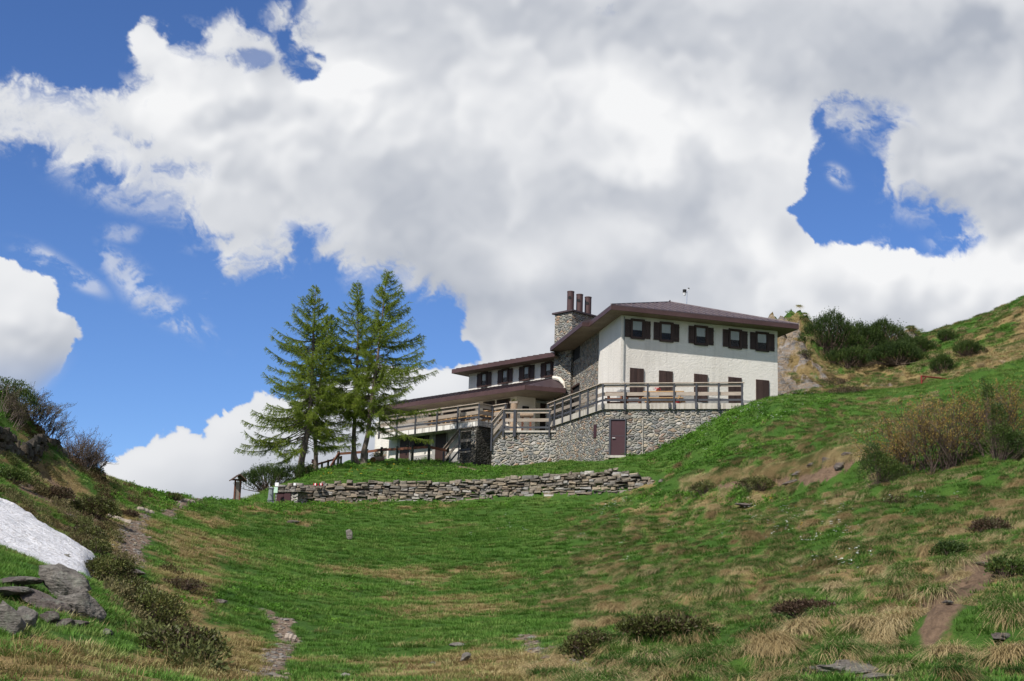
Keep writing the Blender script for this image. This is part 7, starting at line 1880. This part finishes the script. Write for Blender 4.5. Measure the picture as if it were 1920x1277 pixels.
# how thick and how sunlit the cloud is
bump_ = fbm(cpx / 210 + dx_ / 60, cpy / 170 + dy_ / 60, 6, 206, 0.5)
puff = 1 - np.abs(2 * fbm(cpx / 120 + dx_ / 45, cpy / 105 + dy_ / 45, 4, 207, 0.5) - 1)
puff2 = 1 - np.abs(2 * fbm(cpx / 48 + dx_ / 40, cpy / 44 + dy_ / 40, 4, 208, 0.5) - 1)
Hf = gblur(dens, 26) * 60 + gblur(puff, 7) * 40 + gblur(puff2, 5) * 7 + 60 * bump_
gyy, gxx = np.gradient(gblur(Hf, 6), STEP)
relief = np.tanh((gxx * 0.45 + gyy * 0.9) * 1.1)
crisp = np.clip((fbm(cpx / 400, cpy / 300, 3, 209) - 0.42) * 3.5, 0.15, 1) * (1 - 0.6 * blob(cpx, cpy, 1650, 100, 480, 160))
relief = relief * crisp
B = lambda *a: blob(cpx, cpy, *a)
lit = 0.685 + 0.22 * relief + 0.72 * (bump_ - 0.5)
lit += 0.26 * B(640, 150, 90, 60) + 0.22 * B(520, 160, 90, 30) + 0.22 * B(1140, 165, 110, 60, 0.4) + 0.20 * B(1260, 230, 130, 50, 0.3) + 0.18 * B(1230, 320, 120, 50) + 0.16 * B(480, 250, 200, 70) + 0.12 * B(760, 220, 120, 80) + 0.20 * B(985, 500, 60, 46) + 0.14 * B(1500, 270, 60, 70) + 0.16 * B(1180, 440, 150, 50) + 0.22 * B(1390, 470, 110, 46) + 0.26 * B(1620, 500, 130, 44) + 0.22 * B(1830, 500, 120, 60) + 0.12 * B(300, 200, 90, 50)
lit -= 0.13 * B(1650, 90, 420, 120) + 0.12 * B(1000, 40, 300, 70) + 0.14 * B(1780, 320, 190, 90) + 0.20 * B(820, 490, 180, 70, 0.4) + 0.12 * B(1020, 360, 150, 80) + 0.16 * B(900, 600, 90, 80) + 0.14 * B(760, 360, 110, 50, 0.5) + 0.20 * B(1478, 455, 34, 40) + 0.14 * B(1580, 545, 60, 40) + 0.10 * B(1100, 560, 200, 40) + 0.16 * B(500, 470, 90, 40) + 0.12 * B(660, 480, 120, 30) + 0.10 * B(120, 250, 220, 50)
low_lit = 0.84 + 0.34 * relief - 0.36 * sstep(30, 170, cpy - np.interp(cpx, [150, 250, 340, 400, 470, 700, 860, 1000], [930, 840, 805, 800, 745, 690, 685, 700]))
k_low = sstep(0.3, 0.6, d_low) * sstep(930, 840, cpx); lit = lit * (1 - k_low) + low_lit * k_low
left_lit = 0.88 + 0.34 * relief - 0.5 * sstep(560, 740, cpy - 0.25 * (60 - cpx))
k_lf = sstep(0.2, 0.5, d_left); lit = lit * (1 - k_lf) + left_lit * k_lf
lit = np.clip(gblur(lit, 4), 0, 1.15)
RADIUS = 3000.0
dirs = np.stack([(cpx - 960) / FPX, -(cpy - 638.5) / FPX, -np.ones_like(cpx)], -1) @ R.T
dirs /= np.linalg.norm(dirs, axis=-1)[..., None]
CP = dirs * RADIUS
def cloud_mat():
    n = NT('cloud_layer')
    d = n.attr('cover'); l = n.attr('sunlit')
    c = n.ramp(l, [(0.0, (0.30, 0.345, 0.43)), (0.35, (0.435, 0.47, 0.54)), (0.6, (0.60, 0.625, 0.675)), (0.82, (0.77, 0.785, 0.815)), (1.0, (0.92, 0.925, 0.935))])
    em = n.n('ShaderNodeEmission'); n.put(em.inputs[0], c); em.inputs[1].default_value = CLOUD_GAIN
    tr = n.n('ShaderNodeBsdfTransparent')
    mx = n.n('ShaderNodeMixShader'); n.t.links.new(d, mx.inputs[0]); n.t.links.new(tr.outputs[0], mx.inputs[1]); n.t.links.new(em.outputs[0], mx.inputs[2])
    n.m.cycles.emission_sampling = 'NONE'
    return n.done(mx.outputs[0])
CLOUD_GAIN = 1.0 / 2 ** vs.exposure
M['cloud'] = cloud_mat()
ny_, nx_ = cpx.shape
i_ = np.arange(ny_ - 1)[:, None] * nx_ + np.arange(nx_ - 1)[None]
Qc = np.stack([i_, i_ + 1, i_ + nx_ + 1, i_ + nx_], -1).reshape(-1, 4)
dv = dens.ravel(); Qc = Qc[(dv[Qc] > 0.002).any(1)]
us = np.unique(Qc); mp = np.zeros(len(dv), int); mp[us] = np.arange(len(us))
sky = raw_mesh('sky_clouds', CP.reshape(-1, 3)[us], mp[Qc].ravel(), np.full(len(Qc), 4), M['cloud'], None, None, True, False, {'cover': dv[us], 'sunlit': lit.ravel()[us]})
tag(sky, 'bank of white and grey cumulus cloud across the blue sky', kind='stuff')
sky.visible_shadow = True
